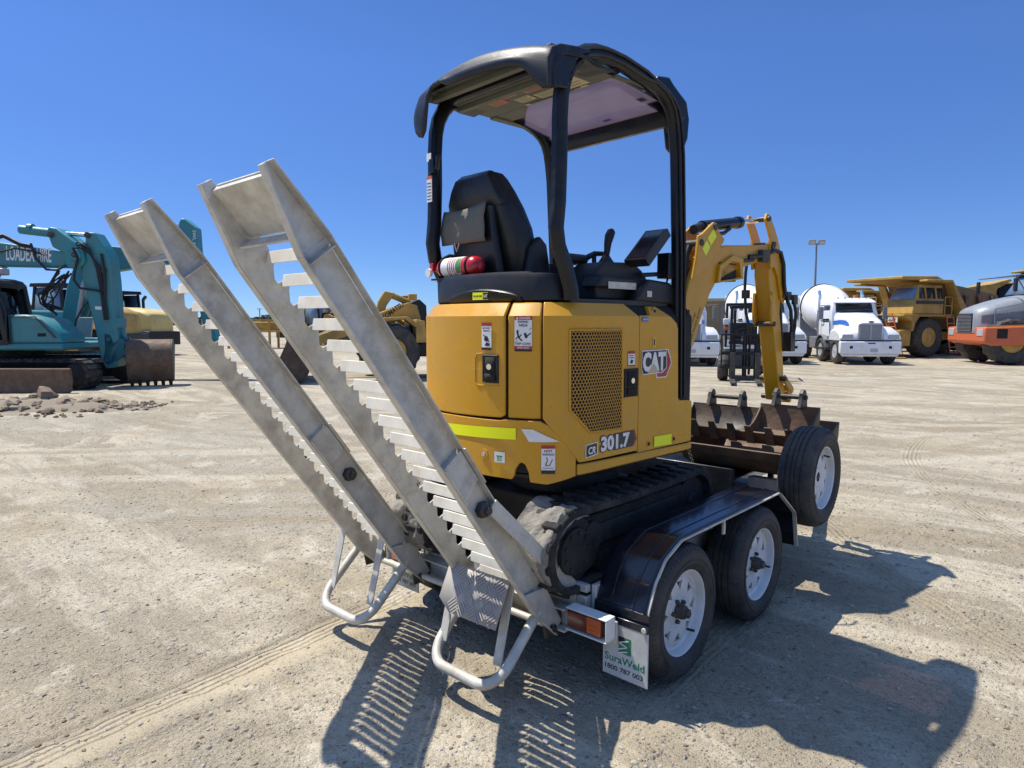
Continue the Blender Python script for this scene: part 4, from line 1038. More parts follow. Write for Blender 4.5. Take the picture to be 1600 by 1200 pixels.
# seat
def loft(mb, secs):   # secs: list of rings of equal length
    n = len(secs[0]); V = [p for r in secs for p in r]
    F = [(i*n+k, i*n+(k+1) % n, (i+1)*n+(k+1) % n, (i+1)*n+k) for i in range(len(secs)-1) for k in range(n)]
    F += [list(range(n))[::-1], [(len(secs)-1)*n+k for k in range(n)]]
    mb.add(V, F)
def rrect(cx, cy, w, d, z, tilt=0, n=5, r=.35):
    pts = []; r_ = min(w, d)*r
    for qx, qy, a0 in ((1,1,0),(-1,1,90),(-1,-1,180),(1,-1,270)):
        for k in range(n):
            a = rad(a0+90*k/(n-1)); pts.append((cx+qx*(w/2-r_)+r_*math.cos(a), cy+qy*(d/2-r_)+r_*math.sin(a), z))
    return pts
seat = MB(HM); sx = -.185
loft(seat, [rrect(sx, -.33+dy, w_, d_, z) for z, w_, d_, dy in ((1.82,.46,.16,.02),(1.90,.50,.17,.0),(2.0,.52,.18,-.02),(2.1,.50,.18,-.04),(2.2,.44,.17,-.065),(2.28,.37,.15,-.085),(2.34,.31,.12,-.10),(2.365,.28,.09,-.11),(2.372,.24,.05,-.112))])
st_ = seat.build('seat_back', 'seat_vinyl', exc, smooth=60)
mb = MB(HM); loft(mb, [rrect(sx, -.475+dy, w_, d_, z, r=.3) for z, w_, d_, dy in ((2.205,.42,.06,.02),(2.24,.40,.07,.01),(2.30,.33,.07,.0),(2.35,.27,.06,.0),(2.378,.22,.03,.015))]); mb.build('headrest_shell', 'seat_vinyl', st_, smooth=50)
mb = MB(HM); loft(mb, [rrect(sx, -.13, .48, .46, 1.80), rrect(sx, -.13, .52, .50, 1.86), rrect(sx, -.13, .50, .48, 1.93)]); mb.build('seat_cushion', 'seat_vinyl', st_, smooth=60)
mb = MB(HM); loft(mb, [rrect(sx+.02, -.455, .34, .05, 1.84), rrect(sx+.01, -.475, .33, .05, 2.0), rrect(sx, -.485, .31, .05, 2.2)]); mb.build('seat_pocket', 'seat_vinyl', st_, smooth=50)
mb = MB(HM); rows = []
for i in range(14):
    u = i/13; x = sx-.20+.33*u; r_ = []
    for k in range(9):
        v = k/8; r_.append((x+.012*v*(u-.5), -.517-.018*math.sin(v*2.6)-.010*noise.noise(Vector((u*5, v*4, 1))), 2.205-.175*v-.014*math.sin(u*PI)*(1-v)-.012*u*v*0+.03*u*(1-v)*.6))
    rows.append(r_)
mb.grid(rows); pf = mb.build('pocket_flap', 'pocket_cloth', st_, solid=.006, smooth=70)
mb = MB(HM); mb.tube([(sx-.095,-.535,2.035),(sx-.078,-.535,1.992),(sx-.058,-.535,2.030)], .0025, 6); mb.build('cord', 'white_label', pf)
mb = MB(HM); mb.prism([(-.40,1.80),(-.20,1.80),(-.25,2.02),(-.30,2.06),(-.36,2.0)], 'x', sx+.25, sx+.29); mb.build('recliner_cover', 'black_plastic', st_, bevel=.012)
# fire extinguisher lying behind the seat: its own thing
ext = thing('fire_extinguisher', 'red fire extinguisher lying behind the black operator seat', 'fire extinguisher', HM @ T(-.2, -.565, 1.862))
ME = HM @ T(-.2, -.565, 1.908)
mb = MB(ME); mb.lathe([(-.155,.020),(-.150,.032),(-.135,.044),(-.115,.050),(.115,.050),(.138,.046),(.155,.034),(.162,.015)], n=28); bd = mb.build('cylinder', 'red_gloss', ext, smooth=50)
mb = MB(ME); A = []
for i in range(22):
    a = rad(100+165*i/21); A.append((.0508*math.cos(a), .0508*math.sin(a)))
mb.grid([[(-.095, p[0], p[1]) for p in A], [(.065, p[0], p[1]) for p in A]])
mb.mi = 1
for i in range(7):
    xx = -.04+.016*i; A2 = [A[k] for k in range(3, 19-i % 3*2)]; mb.grid([[(xx, p[0]*1.006, p[1]*1.006) for p in A2], [(xx+.007, p[0]*1.006, p[1]*1.006) for p in A2]])
mb.mi = 2; A2 = A[4:16]; mb.grid([[(.03, p[0]*1.01, p[1]*1.01) for p in A2], [(.055, p[0]*1.01, p[1]*1.01) for p in A2]])
mb.build('label_band', [Wl, Rd, 'green_label'], bd, smooth=40)
mb = MB(ME); mb.cyl((-.15,0,0),(-.19,0,0),.017,12); mb.bx(-.215,-.185,-.03,.03,-.012,.03); mb.beam((-.19,0,.03),(-.225,.0,.07),.018,.006); mb.build('valve', 'red_gloss', ext, bevel=.003)
mb = MB(ME); mb.lathe([(-.012,.022),(.0,.024),(.006,.020)], org=(-.20,-.04,-.02), axis='y', n=16); mb.build('pressure_gauge', 'white_label', ext)
mb = MB(ME); mb.tube([(-.20,.02,.02),(-.22,.05,.055),(-.17,.07,.075),(-.09,.07,.06)], .009, 8); mb.build('hose', 'black_plastic', ext)
mb = MB(ME)
for x in (-.105, .10): mb.tube([(x, .0525*math.cos(a), .0525*math.sin(a)) for a in [2*PI*i/24 for i in range(24)]], .005, 6, closed=True)
mb.bx(-.16,.16,-.06,.09,-.062,-.053); mb.build('bracket', 'black_steel', ext)
# control consoles
mb = MB(HM)
mb.prism([(-.20,1.74),(.30,1.74),(.28,1.80),(.17,1.90),(.10,1.935),(-.14,1.925),(-.20,1.88)], 'x', .20, .38)
mb.build('side_console', 'black_plastic', exc, bevel=.014)
mb = MB(HM); mb.prism([(-.20,1.74),(.20,1.74),(.17,1.86),(.05,1.92),(-.20,1.90)], 'x', -.40, -.33)
mb.build('side_console', 'black_plastic', exc, bevel=.014)
mb = MB(HM); mb.prism([(-.24,1.80),(.09,1.80),(.13,1.825),(.10,1.85),(-.2,1.86)], 'x', .30, .42); mb.prism([(.02,1.74),(.30,1.725),(.42,1.715),(.40,1.80),(.30,1.84),(.12,1.85),(.06,1.80)], 'x', .34, .46); mb.build('console_side_cover', 'black_plastic', exc, bevel=.014)
mb = MB(HM); mb.bx(.421,.424,-.16,.06,1.795,1.828); mb.bx(.461,.463,.10,.14,1.76,1.79); mb.build('console_label', 'galvanised', exc)
mb = MB(HM); mb.bx(.12,.22,-.24,-.06,1.925,1.975); mb.build('armrest', 'seat_vinyl', exc, bevel=.018)
mb = MB(HM); mb.bx(-.30,-.20,-.2,.0,1.93,1.965); mb.build('armrest', 'seat_vinyl', exc, bevel=.018)
def joystick(x, y, z, lean, h=.15):
    mb = MB(HM); a = Vector((x, y, z)); t = Vector((lean[0], lean[1], 1)).normalized()
    mb.lathe([(-.01,.045),(.01,.04),(.03,.026),(.05,.014)], org=(x, y, z), axis='z', n=16)
    mb.tube([a+t*.03, a+t*.07, a+t*(h*.7), a+t*(h*.95)+Vector((0,.008,0)), a+t*(h*1.12)+Vector((0,.02,0)), a+t*(h*1.2)+Vector((0,.024,0))], [.012,.017,.020,.025,.022,.010], 12)
    return mb.build('joystick', 'black_plastic', exc, smooth=60)
joystick(.23, .06, 1.935, (.05, .06)); joystick(-.31, -.06, 1.93, (.0, .75), .16)
mb = MB(HM); mb.tube([(.33,.12,1.87),(.33,.145,1.93),(.33,.16,1.965)], [.013,.017,.016], 10); mb.tube([(.20,-.06,1.96),(.2,.0,1.985),(.2,.08,1.99)], [.016,.014,.012], 8); mb.cyl((.2,.0,1.94),(.2,.0,1.985),.012,8); mb.build('control_lever', 'black_plastic', exc, smooth=60)
mb = MB(HM); mb.tube([(.42,.10,1.87),(.42,.30,1.885)], .012, 8); mb.bx(.40,.47,.27,.36,1.86,1.99); mb.tube([(.45,.30,1.87),(.45,.27,1.80),(.45,.30,1.75)], .006, 6); mb.build('monitor_arm', 'black_steel', exc, bevel=.006)
mb = MB(HM @ T(.43, .155, 2.015) @ RX(42)); mb.bx(-.075,.06,-.130,.115,-.026,.020); mb.mi = 1; mb.bx(-.062,.047,-.115,.10,.0195,.0225); mb.build('monitor', ['black_plastic', 'window_dark'], exc, bevel=.008)
# undercarriage ---------------------------------------------------------------
def belt_pt(t, r0=.186, ya=.155, yb=1.265, zc=.622):
    """t in metres round the loop from the top rear, running forward; returns (y,z,ny,nz)"""
    st = yb-ya; L = 2*st+2*PI*r0; t %= L
    if t < st: return ya+t, zc+r0, 0, 1
    t -= st
    if t < PI*r0: a = PI/2-t/r0; return yb+r0*math.cos(a), zc+r0*math.sin(a), math.cos(a), math.sin(a)
    t -= PI*r0
    if t < st: return yb-t, zc-r0, 0, -1
    t -= st; a = -PI/2-t/r0; return ya+r0*math.cos(a), zc+r0*math.sin(a), math.cos(a), math.sin(a)
BL = 2*(1.265-.155)+2*PI*.186
for x0, x1 in ((.13, .36), (-.715, -.485)):
    mb = MB(); n = 132; V = []; F = []
    for i in range(n):
        y, z, ny, nz = belt_pt(BL*i/n); sag = -.012*math.sin(max(0, min(1, (y-.155)/1.11))*PI) if nz > .9 else 0
        for x, o in ((x0,0),(x0+.012,.006),(x1-.012,.006),(x1,0),(x1,-.028),(x0,-.028)): V.append((x, y+ny*o, z+nz*o+sag))
    for i in range(n):
        for k in range(6): F.append((i*6+k, i*6+(k+1) % 6, ((i+1) % n)*6+(k+1) % 6, ((i+1) % n)*6+k))
    mb.add(V, F)
    nl = 36
    for i in range(nl):
        t = BL*i/nl; 
        for xa, xb, dt in ((x0+.004, x0+.120, 0), (x1-.120, x1-.004, BL/nl/2)):
            q = []
            for o in (.002, .020):
                for xx, tt in ((xa, -.024 if o < .01 else -.014), (xb, -.024 if o < .01 else -.014), (xb, .024 if o < .01 else .014), (xa, .024 if o < .01 else .014)):
                    y, z, ny, nz = belt_pt(t+dt+tt); sag = -.012*math.sin(max(0, min(1, (y-.155)/1.11))*PI) if nz > .9 else 0
                    q.append((xx, y+ny*o, z+nz*o+sag))
            mb.hexa(q)
    bt = mb.build('track', 'track_rubber', exc, bevel=.004, seg=1, smooth=40)
    mb = MB(); rows = []   # caked mud over the rear bend
    for i in range(30):
        t = BL-.54+.62*i/29; y, z, ny, nz = belt_pt(t); r_ = []
        for k in range(20):
            u = k/19; e = min(u, 1-u, i/29*1.2, (1-i/29)*1.0); p = Vector((x0*9+u*2.0, t*7, 3))
            h = .010+.045*max(0, noise.noise(p*1.2)+.25)+.012*noise.noise(p*3.7)-.05*max(0, .10-e)/.10
            r_.append((x0+.002+(x1-x0-.004)*u, y+ny*h, z+nz*h))
        rows.append(r_)
    mb.grid(rows); mb.build('caked_mud', 'mud_dry', bt, smooth=60)
    xm = (x0+x1)/2; s_ = 1 if x0 > 0 else -1; xo = x1 if x0 > 0 else x0
    mb = MB(); mb.prism([(.10,.56),(.10,.70),(.25,.745),(1.15,.745),(1.3,.68),(1.3,.55),(1.2,.50),(.25,.50)], 'x', xm-.07, xm+.07)
    mb.prism([(.24,.70),(.24,.60),(.20,.56),(.24,.50),(.30,.52),(.36,.62),(.36,.70),(.30,.73)], 'x', xo-s_*.045, xo-s_*.02)
    mb.bx(min(xm,xo-s_*.03), max(xm,xo-s_*.03), .3, 1.1, .60, .70)
    mb.build('track_frame', 'dark_grease', exc, bevel=.01)
    mb = MB()
    mb.lathe([(0,.155),(s_*-.05,.155),(s_*-.06,.10)], org=(xo-s_*.03, .155, .622), n=30); mb.lathe([(s_*.01,.105),(s_*-.02,.11),(s_*-.03,.08)], org=(xo-s_*.02, .155, .622), n=24)
    for i in range(9): a = 2*PI*i/9; mb.lathe([(s_*.022,.011),(0,.012)], org=(xo-s_*.02, .155+.085*math.cos(a), .622+.085*math.sin(a)), n=6)
    mb.build('drive_sprocket', 'dark_grease', exc, bevel=.004)
    mb = MB(); mb.lathe([(0,.15),(s_*-.06,.15)], org=(xo-s_*.04, 1.265, .622), n=30); mb.lathe([(s_*.015,.05),(0,.06)], org=(xo-s_*.04, 1.265, .622), n=20); mb.build('idler', 'dark_grease', exc, bevel=.006)
    for y in (.42, .70, .98): mb = MB(); mb.lathe([(0,.045),(s_*.0+.001,.06),(-s_*.05,.06),(-s_*.06,.04)], org=(xo-s_*.03, y, .50), n=20); mb.build('bottom_roller', 'dark_grease', exc)
mb = MB(); mb.prism([(-.46,.35),(.12,.35),(.12,1.10),(-.46,1.10)], 'z', .58, .76); mb.lathe([(.76,.30),(.86,.30),(.87,.27),(.925,.27)], org=(-.17,.72,0), axis='z', n=40); mb.build('undercarriage_frame', 'dark_grease', exc, bevel=.012)
mb = MB(); mb.prism([(1.66,.44),(1.70,.44),(1.68,.58),(1.72,.74),(1.68,.75),(1.64,.6)], 'x', -.72, .37); mb.beam((-.40,1.05,.60),(-.40,1.66,.56),.07,.09); mb.beam((.06,1.05,.60),(.06,1.66,.56),.07,.09)
mb.build('dozer_blade', 'black_steel', exc, bevel=.006)
# boom ------------------------------------------------------------------------
bx = .19; BM = HM @ T(bx, 0, 0)
mb = MB(BM); mb.prism([(.42,1.10),(.60,1.02),(.68,1.10),(.70,1.28),(.64,1.38),(.55,1.38),(.44,1.30)], 'x', -.11, .11); mb.cyl((0,.56,1.0),(0,.56,1.40),.065,20); mb.build('swing_bracket', 'yellow_worn', exc, bevel=.012)
def plates(poly, half, t=.02):   # two outer plates
    mb = MB(BM); mb.prism(poly, 'x', half-t, half); mb.prism(poly, 'x', -half, -half+t); return mb
lower = [(.80,1.20),(.93,1.20),(1.06,1.50),(1.13,1.72),(1.22,1.84),(1.36,1.925),(1.42,1.94),(1.52,1.945),(1.525,2.03),(1.86,2.14),(1.93,2.15),(1.95,2.20),(1.92,2.235),(1.55,2.20),(1.30,2.185),(1.20,2.20),(1.14,2.24),(1.10,2.285),(1.065,2.29),(1.00,2.22),(.90,2.10),(.86,1.95),(.84,1.75),(.81,1.5)]
mb = MB(BM); core = [(.56,1.20),(.68,1.18),(.80,1.36),(.90,1.53),(.98,1.69),(1.06,1.81),(1.13,1.885),(1.24,1.925),(1.36,1.965),(1.48,1.995),(1.82,2.075),(1.865,2.17),(1.52,2.140),(1.25,2.120),(1.08,2.08),(.91,2.01),(.84,1.92),(.76,1.72),(.66,1.48)]
mb.prism(core, 'x', -.062, .062); boom = mb.build('boom', 'yellow_paint', exc, bevel=.006)
up_ = [(0.828, 1.887), (0.868, 2.038), (0.883, 2.148), (0.918, 2.158), (1.053, 2.243), (1.088, 2.238), (1.113, 2.193), (1.188, 2.148), (1.088, 2.038), (0.968, 1.947)]
mb = MB(BM); mb.prism(up_, 'x', .063, .080); mb.prism(up_, 'x', -.080, -.063); mb.build('boom_lug', 'yellow_paint', boom, bevel=.004)
mb = MB(BM); mb.prism([(1.11,1.885),(1.13,1.985),(1.30,2.06),(1.425,2.045),(1.43,1.925),(1.40,1.925),(1.375,2.015),(1.28,2.02),(1.16,1.96),(1.14,1.88)], 'x', .02, .085); mb.prism([(1.11,1.875),(1.43,1.915),(1.43,1.925),(1.11,1.886)], 'x', -.02, .085); mb.build('hose_guard', 'yellow_paint', boom, bevel=.004)
mb = MB(BM); mb.bx(-.01,.062,1.15,1.37,1.895,2.01); mb.build('hose_box', 'seam_black', boom)
for p in ((1.063,2.213),(.913,2.108),(1.84,2.150)): mb = MB(BM); mb.cyl((-.088,*p),(.088,*p),.020,14); mb.build('pin', 'steel_dark', boom, bevel=.002)
mb = MB(BM); 
def strip_(y0, z0, y1, z1, w): d = Vector((y1-y0, z1-z0)).normalized(); n = Vector((-d.y, d.x))*w/2; mb.add([(.0812,y0-n.x,z0-n.y),(.0812,y1-n.x,z1-n.y),(.0812,y1+n.x,z1+n.y),(.0812,y0+n.x,z0+n.y)], [(0,1,2,3)])
strip_(.945,2.053,.993,2.108,.058); strip_(1.001,2.118,1.066,2.180,.058); mb.build('reflective_strip', 'hivis', boom)
mb = MB(BM); d_ = Vector((0, .22, .42)).normalized(); n_ = Vector((0, -d_.z, d_.y))
plane_text(mb, 'DO NOT STAND', (.0632,.80,1.49), d_, n_, .022, .22); plane_text(mb, 'UNDER RAISED BOOM', (.0632,.84,1.485), d_, n_, .022, .26); mb.build('lettering', Bk, boom, smooth=0)
mb = MB(BM); mb.cyl((0,1.043,2.223),(0,1.50,2.292),.036,18); mb.cyl((0,1.47,2.288),(0,1.51,2.293),.040,18); cy_ = mb.build('arm_cylinder', 'black_steel', boom, smooth=50)
mb = MB(BM); mb.cyl((0,1.48,2.289),(0,1.77,2.332),.017,14); mb.build('cylinder_rod', 'chrome', cy_)
mb = MB(BM); mb.tube([(.03,1.16,2.185),(.04,1.24,2.195),(.035,1.32,2.23),(.02,1.33,2.26)], .013, 8); mb.cyl((0,.95,2.195),(0,1.04,2.22),.03,12); mb.build('hose', 'black_plastic', cy_)
mb = MB(BM); mb.cyl((0,.62,1.52),(0,.865,2.0),.042,18); mb.cyl((0,.55,1.3),(0,.62,1.52),.045,18); mb.cyl((0,.865,2.0),(0,.915,2.10),.02,12); mb.tube([(.07,.62,1.78),(.10,.66,1.86),(.08,.68,1.93),(.05,.72,1.98)],.008,6); mb.build('boom_cylinder', 'black_steel', boom, smooth=50)
mb = MB(BM)
for dx in (-.02, .02): mb.tube([(.066,1.52,2.06+dx*.3),(.082+dx*.3,1.64,2.075),(.085,1.76,2.10),(.075,1.89,2.13),(.085,1.95,2.12),(.09,1.99,2.04),(.088,2.015,1.90),(.085,2.05,1.82)], .014, 8)
mb.tube([(.066,1.40,2.04),(.075,1.47,2.035),(.075,1.57,2.045)], .012, 8)
mb.build('hose', 'black_plastic', boom, smooth=60)
mb = MB(BM); mb.bx(.06,.10,1.66,1.76,2.04,2.12); mb.build('hose_clamp', 'steel_dark', boom, bevel=.004)
SM = BM @ Matrix(((1,0,0,0),(0,1,-.045,.047),(0,0,1,0),(0,0,0,1)))
# stick
stick = [(1.790,2.325),(1.815,2.372),(1.850,2.365),(1.93,2.28),(2.0,2.18),(2.06,2.02),(2.105,1.86),(2.11,1.80),(2.09,1.76),(2.065,1.70),(2.085,1.62),(2.11,1.50),(2.14,1.30),(2.165,1.10),(2.165,1.055),(2.13,1.035),(2.075,1.05),(2.06,1.12),(2.0,1.4),(1.93,1.72),(1.875,1.95),(1.862,2.15),(1.82,2.22)]
mb = MB(SM); sl_ = [q for q in stick if q[1] < 2.16]; sl2 = [(1.90,2.16),(1.98,2.16)]
mb.prism([(1.895,2.14),(1.99,2.16),(2.05,2.0),(2.085,1.86),(2.06,1.70),(2.08,1.62),(2.105,1.50),(2.135,1.30),(2.158,1.10),(2.15,1.05),(2.085,1.06),(2.065,1.14),(2.01,1.4),(1.94,1.72),(1.885,1.95)], 'x', -.055, .055)
arm = mb.build('stick', 'yellow_paint', exc, bevel=.006)
ear = [(1.79,2.33),(1.812,2.372),(1.85,2.366),(1.93,2.28),(2.0,2.18),(2.06,2.02),(2.105,1.86),(2.11,1.80),(2.085,1.77),(2.04,1.80),(1.99,1.95),(1.93,2.02),(1.875,2.0),(1.86,2.15),(1.865,2.22)]
mb = MB(SM); mb.prism(ear, 'x', .056, .074); mb.prism(ear, 'x', -.074, -.056); mb.build('stick_lug', 'yellow_paint', arm, bevel=.004)
mb = MB(SM)
for xx in (.056, -.074):
    mb.prism([(1.905,1.84),(1.935,1.84),(1.965,1.70),(1.97,1.64),(1.955,1.60),(1.93,1.60),(1.90,1.64),(1.895,1.70)], 'x', xx, xx+.018)
mb.build('stick_stiffener', 'yellow_paint', arm, bevel=.004)
mb = MB(SM)
for p, h in (((1.82,2.335),.092),((1.905,2.17),.09),((2.075,1.82),.085),((1.935,1.62),.082),((2.12,1.08),.10),((2.09,1.22),.10)): mb = MB(SM); mb.cyl((-h,*p),(h,*p),.018,14); mb.build('pin', 'steel_dark', arm, bevel=.002)
mb = MB(SM); mb.cyl((0,2.13,1.80),(0,2.17,1.42),.034,16); bc = mb.build('bucket_cylinder', 'black_steel', arm, smooth=50); mb = MB(SM); mb.cyl((0,2.17,1.44),(0,2.215,1.14),.016,12); mb.build('cylinder_rod', 'chrome', bc)
mb = MB(SM); mb.bx(.06,.10,2.09,2.15,1.79,1.85); mb.tube([(.09,2.1,1.79),(.10,2.14,1.72),(.10,2.16,1.60),(.09,2.17,1.5),(.07,2.18,1.44)], .013, 8); mb.bx(.05,.11,2.13,2.20,1.42,1.56); mb.tube([(.10,2.19,1.78),(.11,2.2,1.70),(.11,2.19,1.6),(.10,2.17,1.50)],.012,8); mb.bx(.095,.115,2.16,2.22,1.76,1.83); mb.tube([(-.09,1.86,2.1),(-.10,1.85,1.98),(-.10,1.84,1.86),(-.09,1.84,1.70),(-.085,1.90,1.56)], .011, 8); mb.bx(-.12,-.075,1.83,1.87,1.80,1.86); mb.build('hose', 'black_plastic', arm, smooth=50)
mb = MB(SM); 
for xx in (.075,-.09): mb.prism([(2.08,1.24),(2.10,1.25),(2.235,1.15),(2.24,1.12),(2.215,1.105),(2.08,1.20)], 'x', xx, xx+.015)
mb.prism([(2.205,1.165),(2.25,1.16),(2.275,1.10),(2.27,1.04),(2.235,1.03),(2.235,1.09),(2.20,1.11)], 'x', -.04, .06); mb.build('bucket_link', 'yellow_worn', arm, bevel=.005)
# buckets on the nose of the trailer -----------------------------------------
def bucket(name, label, M, w, m, teeth=0, ears=True, prof=None, t=.014):
    """opening faces up and to the rear; prof runs from the lip over the bottom to the back top edge, in (y, z)"""
    root = thing(name, label, 'digger bucket', M)
    pr = prof
    mb = MB(M); n = len(pr)
    ctr = Vector((sum(p[0] for p in pr)/n, sum(p[1] for p in pr)/n))
    inn = []
    for i, p in enumerate(pr):
        a = Vector(pr[max(i-1, 0)]); b = Vector(pr[min(i+1, n-1)]); d = (b-a).normalized(); q = Vector((-d.y, d.x)); 
        if q.dot(ctr-Vector(p)) < 0: q = -q
        inn.append(tuple(Vector(p)+q*t))
    mb.prism(list(pr)+inn[::-1], 'x', -w/2, w/2)
    b = mb.build('shell', m, root, bevel=.003)
    mb = MB(M)
    curve = [pr[-1]]
    a0, a1 = Vector(pr[-1]), Vector(pr[0])
    for i in range(1, 8):
        f = i/8; q = a0*(1-f)+a1*f; dn = Vector((a1.y-a0.y, -(a1.x-a0.x))).normalized()
        if dn.dot(ctr-q) < 0: dn = -dn
        curve.append(tuple(q+dn*.05*math.sin(f*PI)))
    for x in (-w/2, w/2-.012):
        mb = MB(M); mb.prism(list(pr)+curve, 'x', x+(-.0015 if x < 0 else .0015), x+.012+(-.0015 if x < 0 else .0015))
        mb.build('side_plate', m, root, bevel=.003)
    if ears:
        bt = Vector(pr[-1])
        for x in (-w*.22, w*.22):
            mb = MB(M); mb.prism([(bt.x-.08,bt.y-.005),(bt.x+.05,bt.y-.03),(bt.x+.035,bt.y+.06),(bt.x+.015,bt.y+.105),(bt.x-.015,bt.y+.115),(bt.x-.045,bt.y+.09),(bt.x-.055,bt.y+.05)], 'x', x-.014, x+.014); e = mb.build('ear', 'steel_dark', root, bevel=.004)
        mb = MB(M); mb.cyl((-w*.22-.03, bt.x-.01, bt.y+.06), (w*.22+.03, bt.x-.01, bt.y+.06), .016, 14); mb.build('pin', 'steel_dark', root, bevel=.003)
    lip = Vector(pr[0]); ln = (Vector(pr[0])-Vector(pr[1])).normalized(); un = Vector((-ln.y, ln.x))
    for i in range(teeth):
        x = -w/2+w*(i+.5)/teeth if teeth > 1 else 0
        mb = MB(M); a = lip-ln*.085; c = lip+ln*.06
        mb.hexa([(x-.030,a.x-un.x*.022,a.y-un.y*.022),(x+.030,a.x-un.x*.022,a.y-un.y*.022),(x+.030,a.x+un.x*.022,a.y+un.y*.022),(x-.030,a.x+un.x*.022,a.y+un.y*.022),
                 (x-.022,c.x-un.x*.004,c.y-un.y*.004),(x+.022,c.x-un.x*.004,c.y-un.y*.004),(x+.022,c.x+un.x*.004,c.y+un.y*.004),(x-.022,c.x+un.x*.004,c.y+un.y*.004)])
        mb.build('tooth', m, root, bevel=.003)
    if ears is False:
        mb = MB(M); mb.beam((-w/2, lip.x-.004, lip.y-.02), (w/2, lip.x-.004, lip.y-.02), .012, .07, up=(0, ln.x, ln.y)); mb.build('cutting_edge', 'bucket_rust', root, bevel=.002)
    return root
PB = [(2.18,.905),(2.22,.845),(2.30,.815),(2.42,.82),(2.51,.88),(2.545,.96),(2.55,1.025)]
PB2 = [(2.16,.905),(2.21,.84),(2.30,.81),(2.40,.82),(2.48,.88),(2.51,.97),(2.505,1.065)]
bucket('trenching_bucket', 'dark rusty toothed bucket beside the yellow excavator body, tilted open', T(-.075, 0, 0), .54, 'bucket_dark', 4, True, PB)
bucket('trenching_bucket', 'rust brown narrow toothed bucket behind the spare wheel', T(.395, 0, 0), .40, 'bucket_rust', 3, True, PB2)
PM = [(2.065,.795),(2.10,.73),(2.16,.665),(2.26,.622),(2.40,.618),(2.56,.66),(2.66,.74),(2.71,.85),(2.72,.95)]
bucket('mud_bucket', 'wide toothless brown bucket lying under the two toothed buckets', T(.225, 0, 0), .86, 'bucket_rust', 0, False, PM)
mb = MB(); pts = []   # chain from the bucket to the deck
chain_pts = [Vector((-.16, 2.05, .86)), Vector((-.12, 2.03, .78)), Vector((-.085, 2.02, .72)), Vector((-.06, 2.01, .665)), Vector((-.03, 1.99, .645)), Vector((.03, 1.96, .63))]
tot = 22
for i in range(tot):
    f = i/(tot-1)*(len(chain_pts)-1); k = min(int(f), len(chain_pts)-2); p = chain_pts[k].lerp(chain_pts[k+1], f-k); d = (chain_pts[k+1]-chain_pts[k]).normalized()
    s_ = d.cross(Vector((0,1,0) if i % 2 else (1,0,0))).normalized()
    mb.tube([p+d*.011*math.cos(a)*1.3+s_*.009*math.sin(a) for a in [2*PI*j/10 for j in range(10)]], .0032, 5, closed=True)
o = mb.build('chain', 'steel_dark'); tag(o, 'rusty tie down chain hanging beside the wide bucket', 'chain')

# ------------------------------------------------------------------ machines and trucks parked round the yard
def bgwheel(root, x, y, r, w, side=-1, hubm='haul_yellow', hubr=.5, lugs=22, name='wheel', simple=False):
    """x = outer face; side = direction the outer face looks (-1 / +1 along local X)"""
    M = WORLD[root.name]; W = hold(name, root)
    mb = MB(M); pf = [(0,hubr*r),(-side*.02,hubr*r*1.02),(side*.02,r*.72),(side*.0,r*.90),(-side*.05,r*.97),(-side*w*.3,r),(-side*w*.7,r),(-side*(w-.05),r*.97),(-side*w,r*.9),(-side*w,r*.5)]
    def fn(h, q, k): return q*(1-.045*((k % 4) < 2)) if q > r*.95 else q
    mb.lathe(pf, org=(x, y, r), n=lugs*4, caps=False, fn=fn); mb.build('tyre', 'tyre_rubber', W, smooth=40)
    mb = MB(M); mb.lathe([(-side*.02,hubr*r),(-side*.01,hubr*r*.94),(-side*w*.22,hubr*r*.84),(-side*w*.25,hubr*r*.45),(-side*.02,hubr*r*.36),(-side*.0,hubr*r*.2)], org=(x, y, r), n=24); 
    for i in range(8): a = 2*PI*i/8; mb.lathe([(-side*w*.25,.05*r),(-side*(w*.25-.04),.045*r)], org=(x, y+hubr*r*.62*math.cos(a), r+hubr*r*.62*math.sin(a)), n=6)
    mb.build('rim', hubm, W, smooth=40)
def frame_bars(mb, segs, r=.02, n=6):
    for a, b in segs: mb.cyl(a, b, r, n)

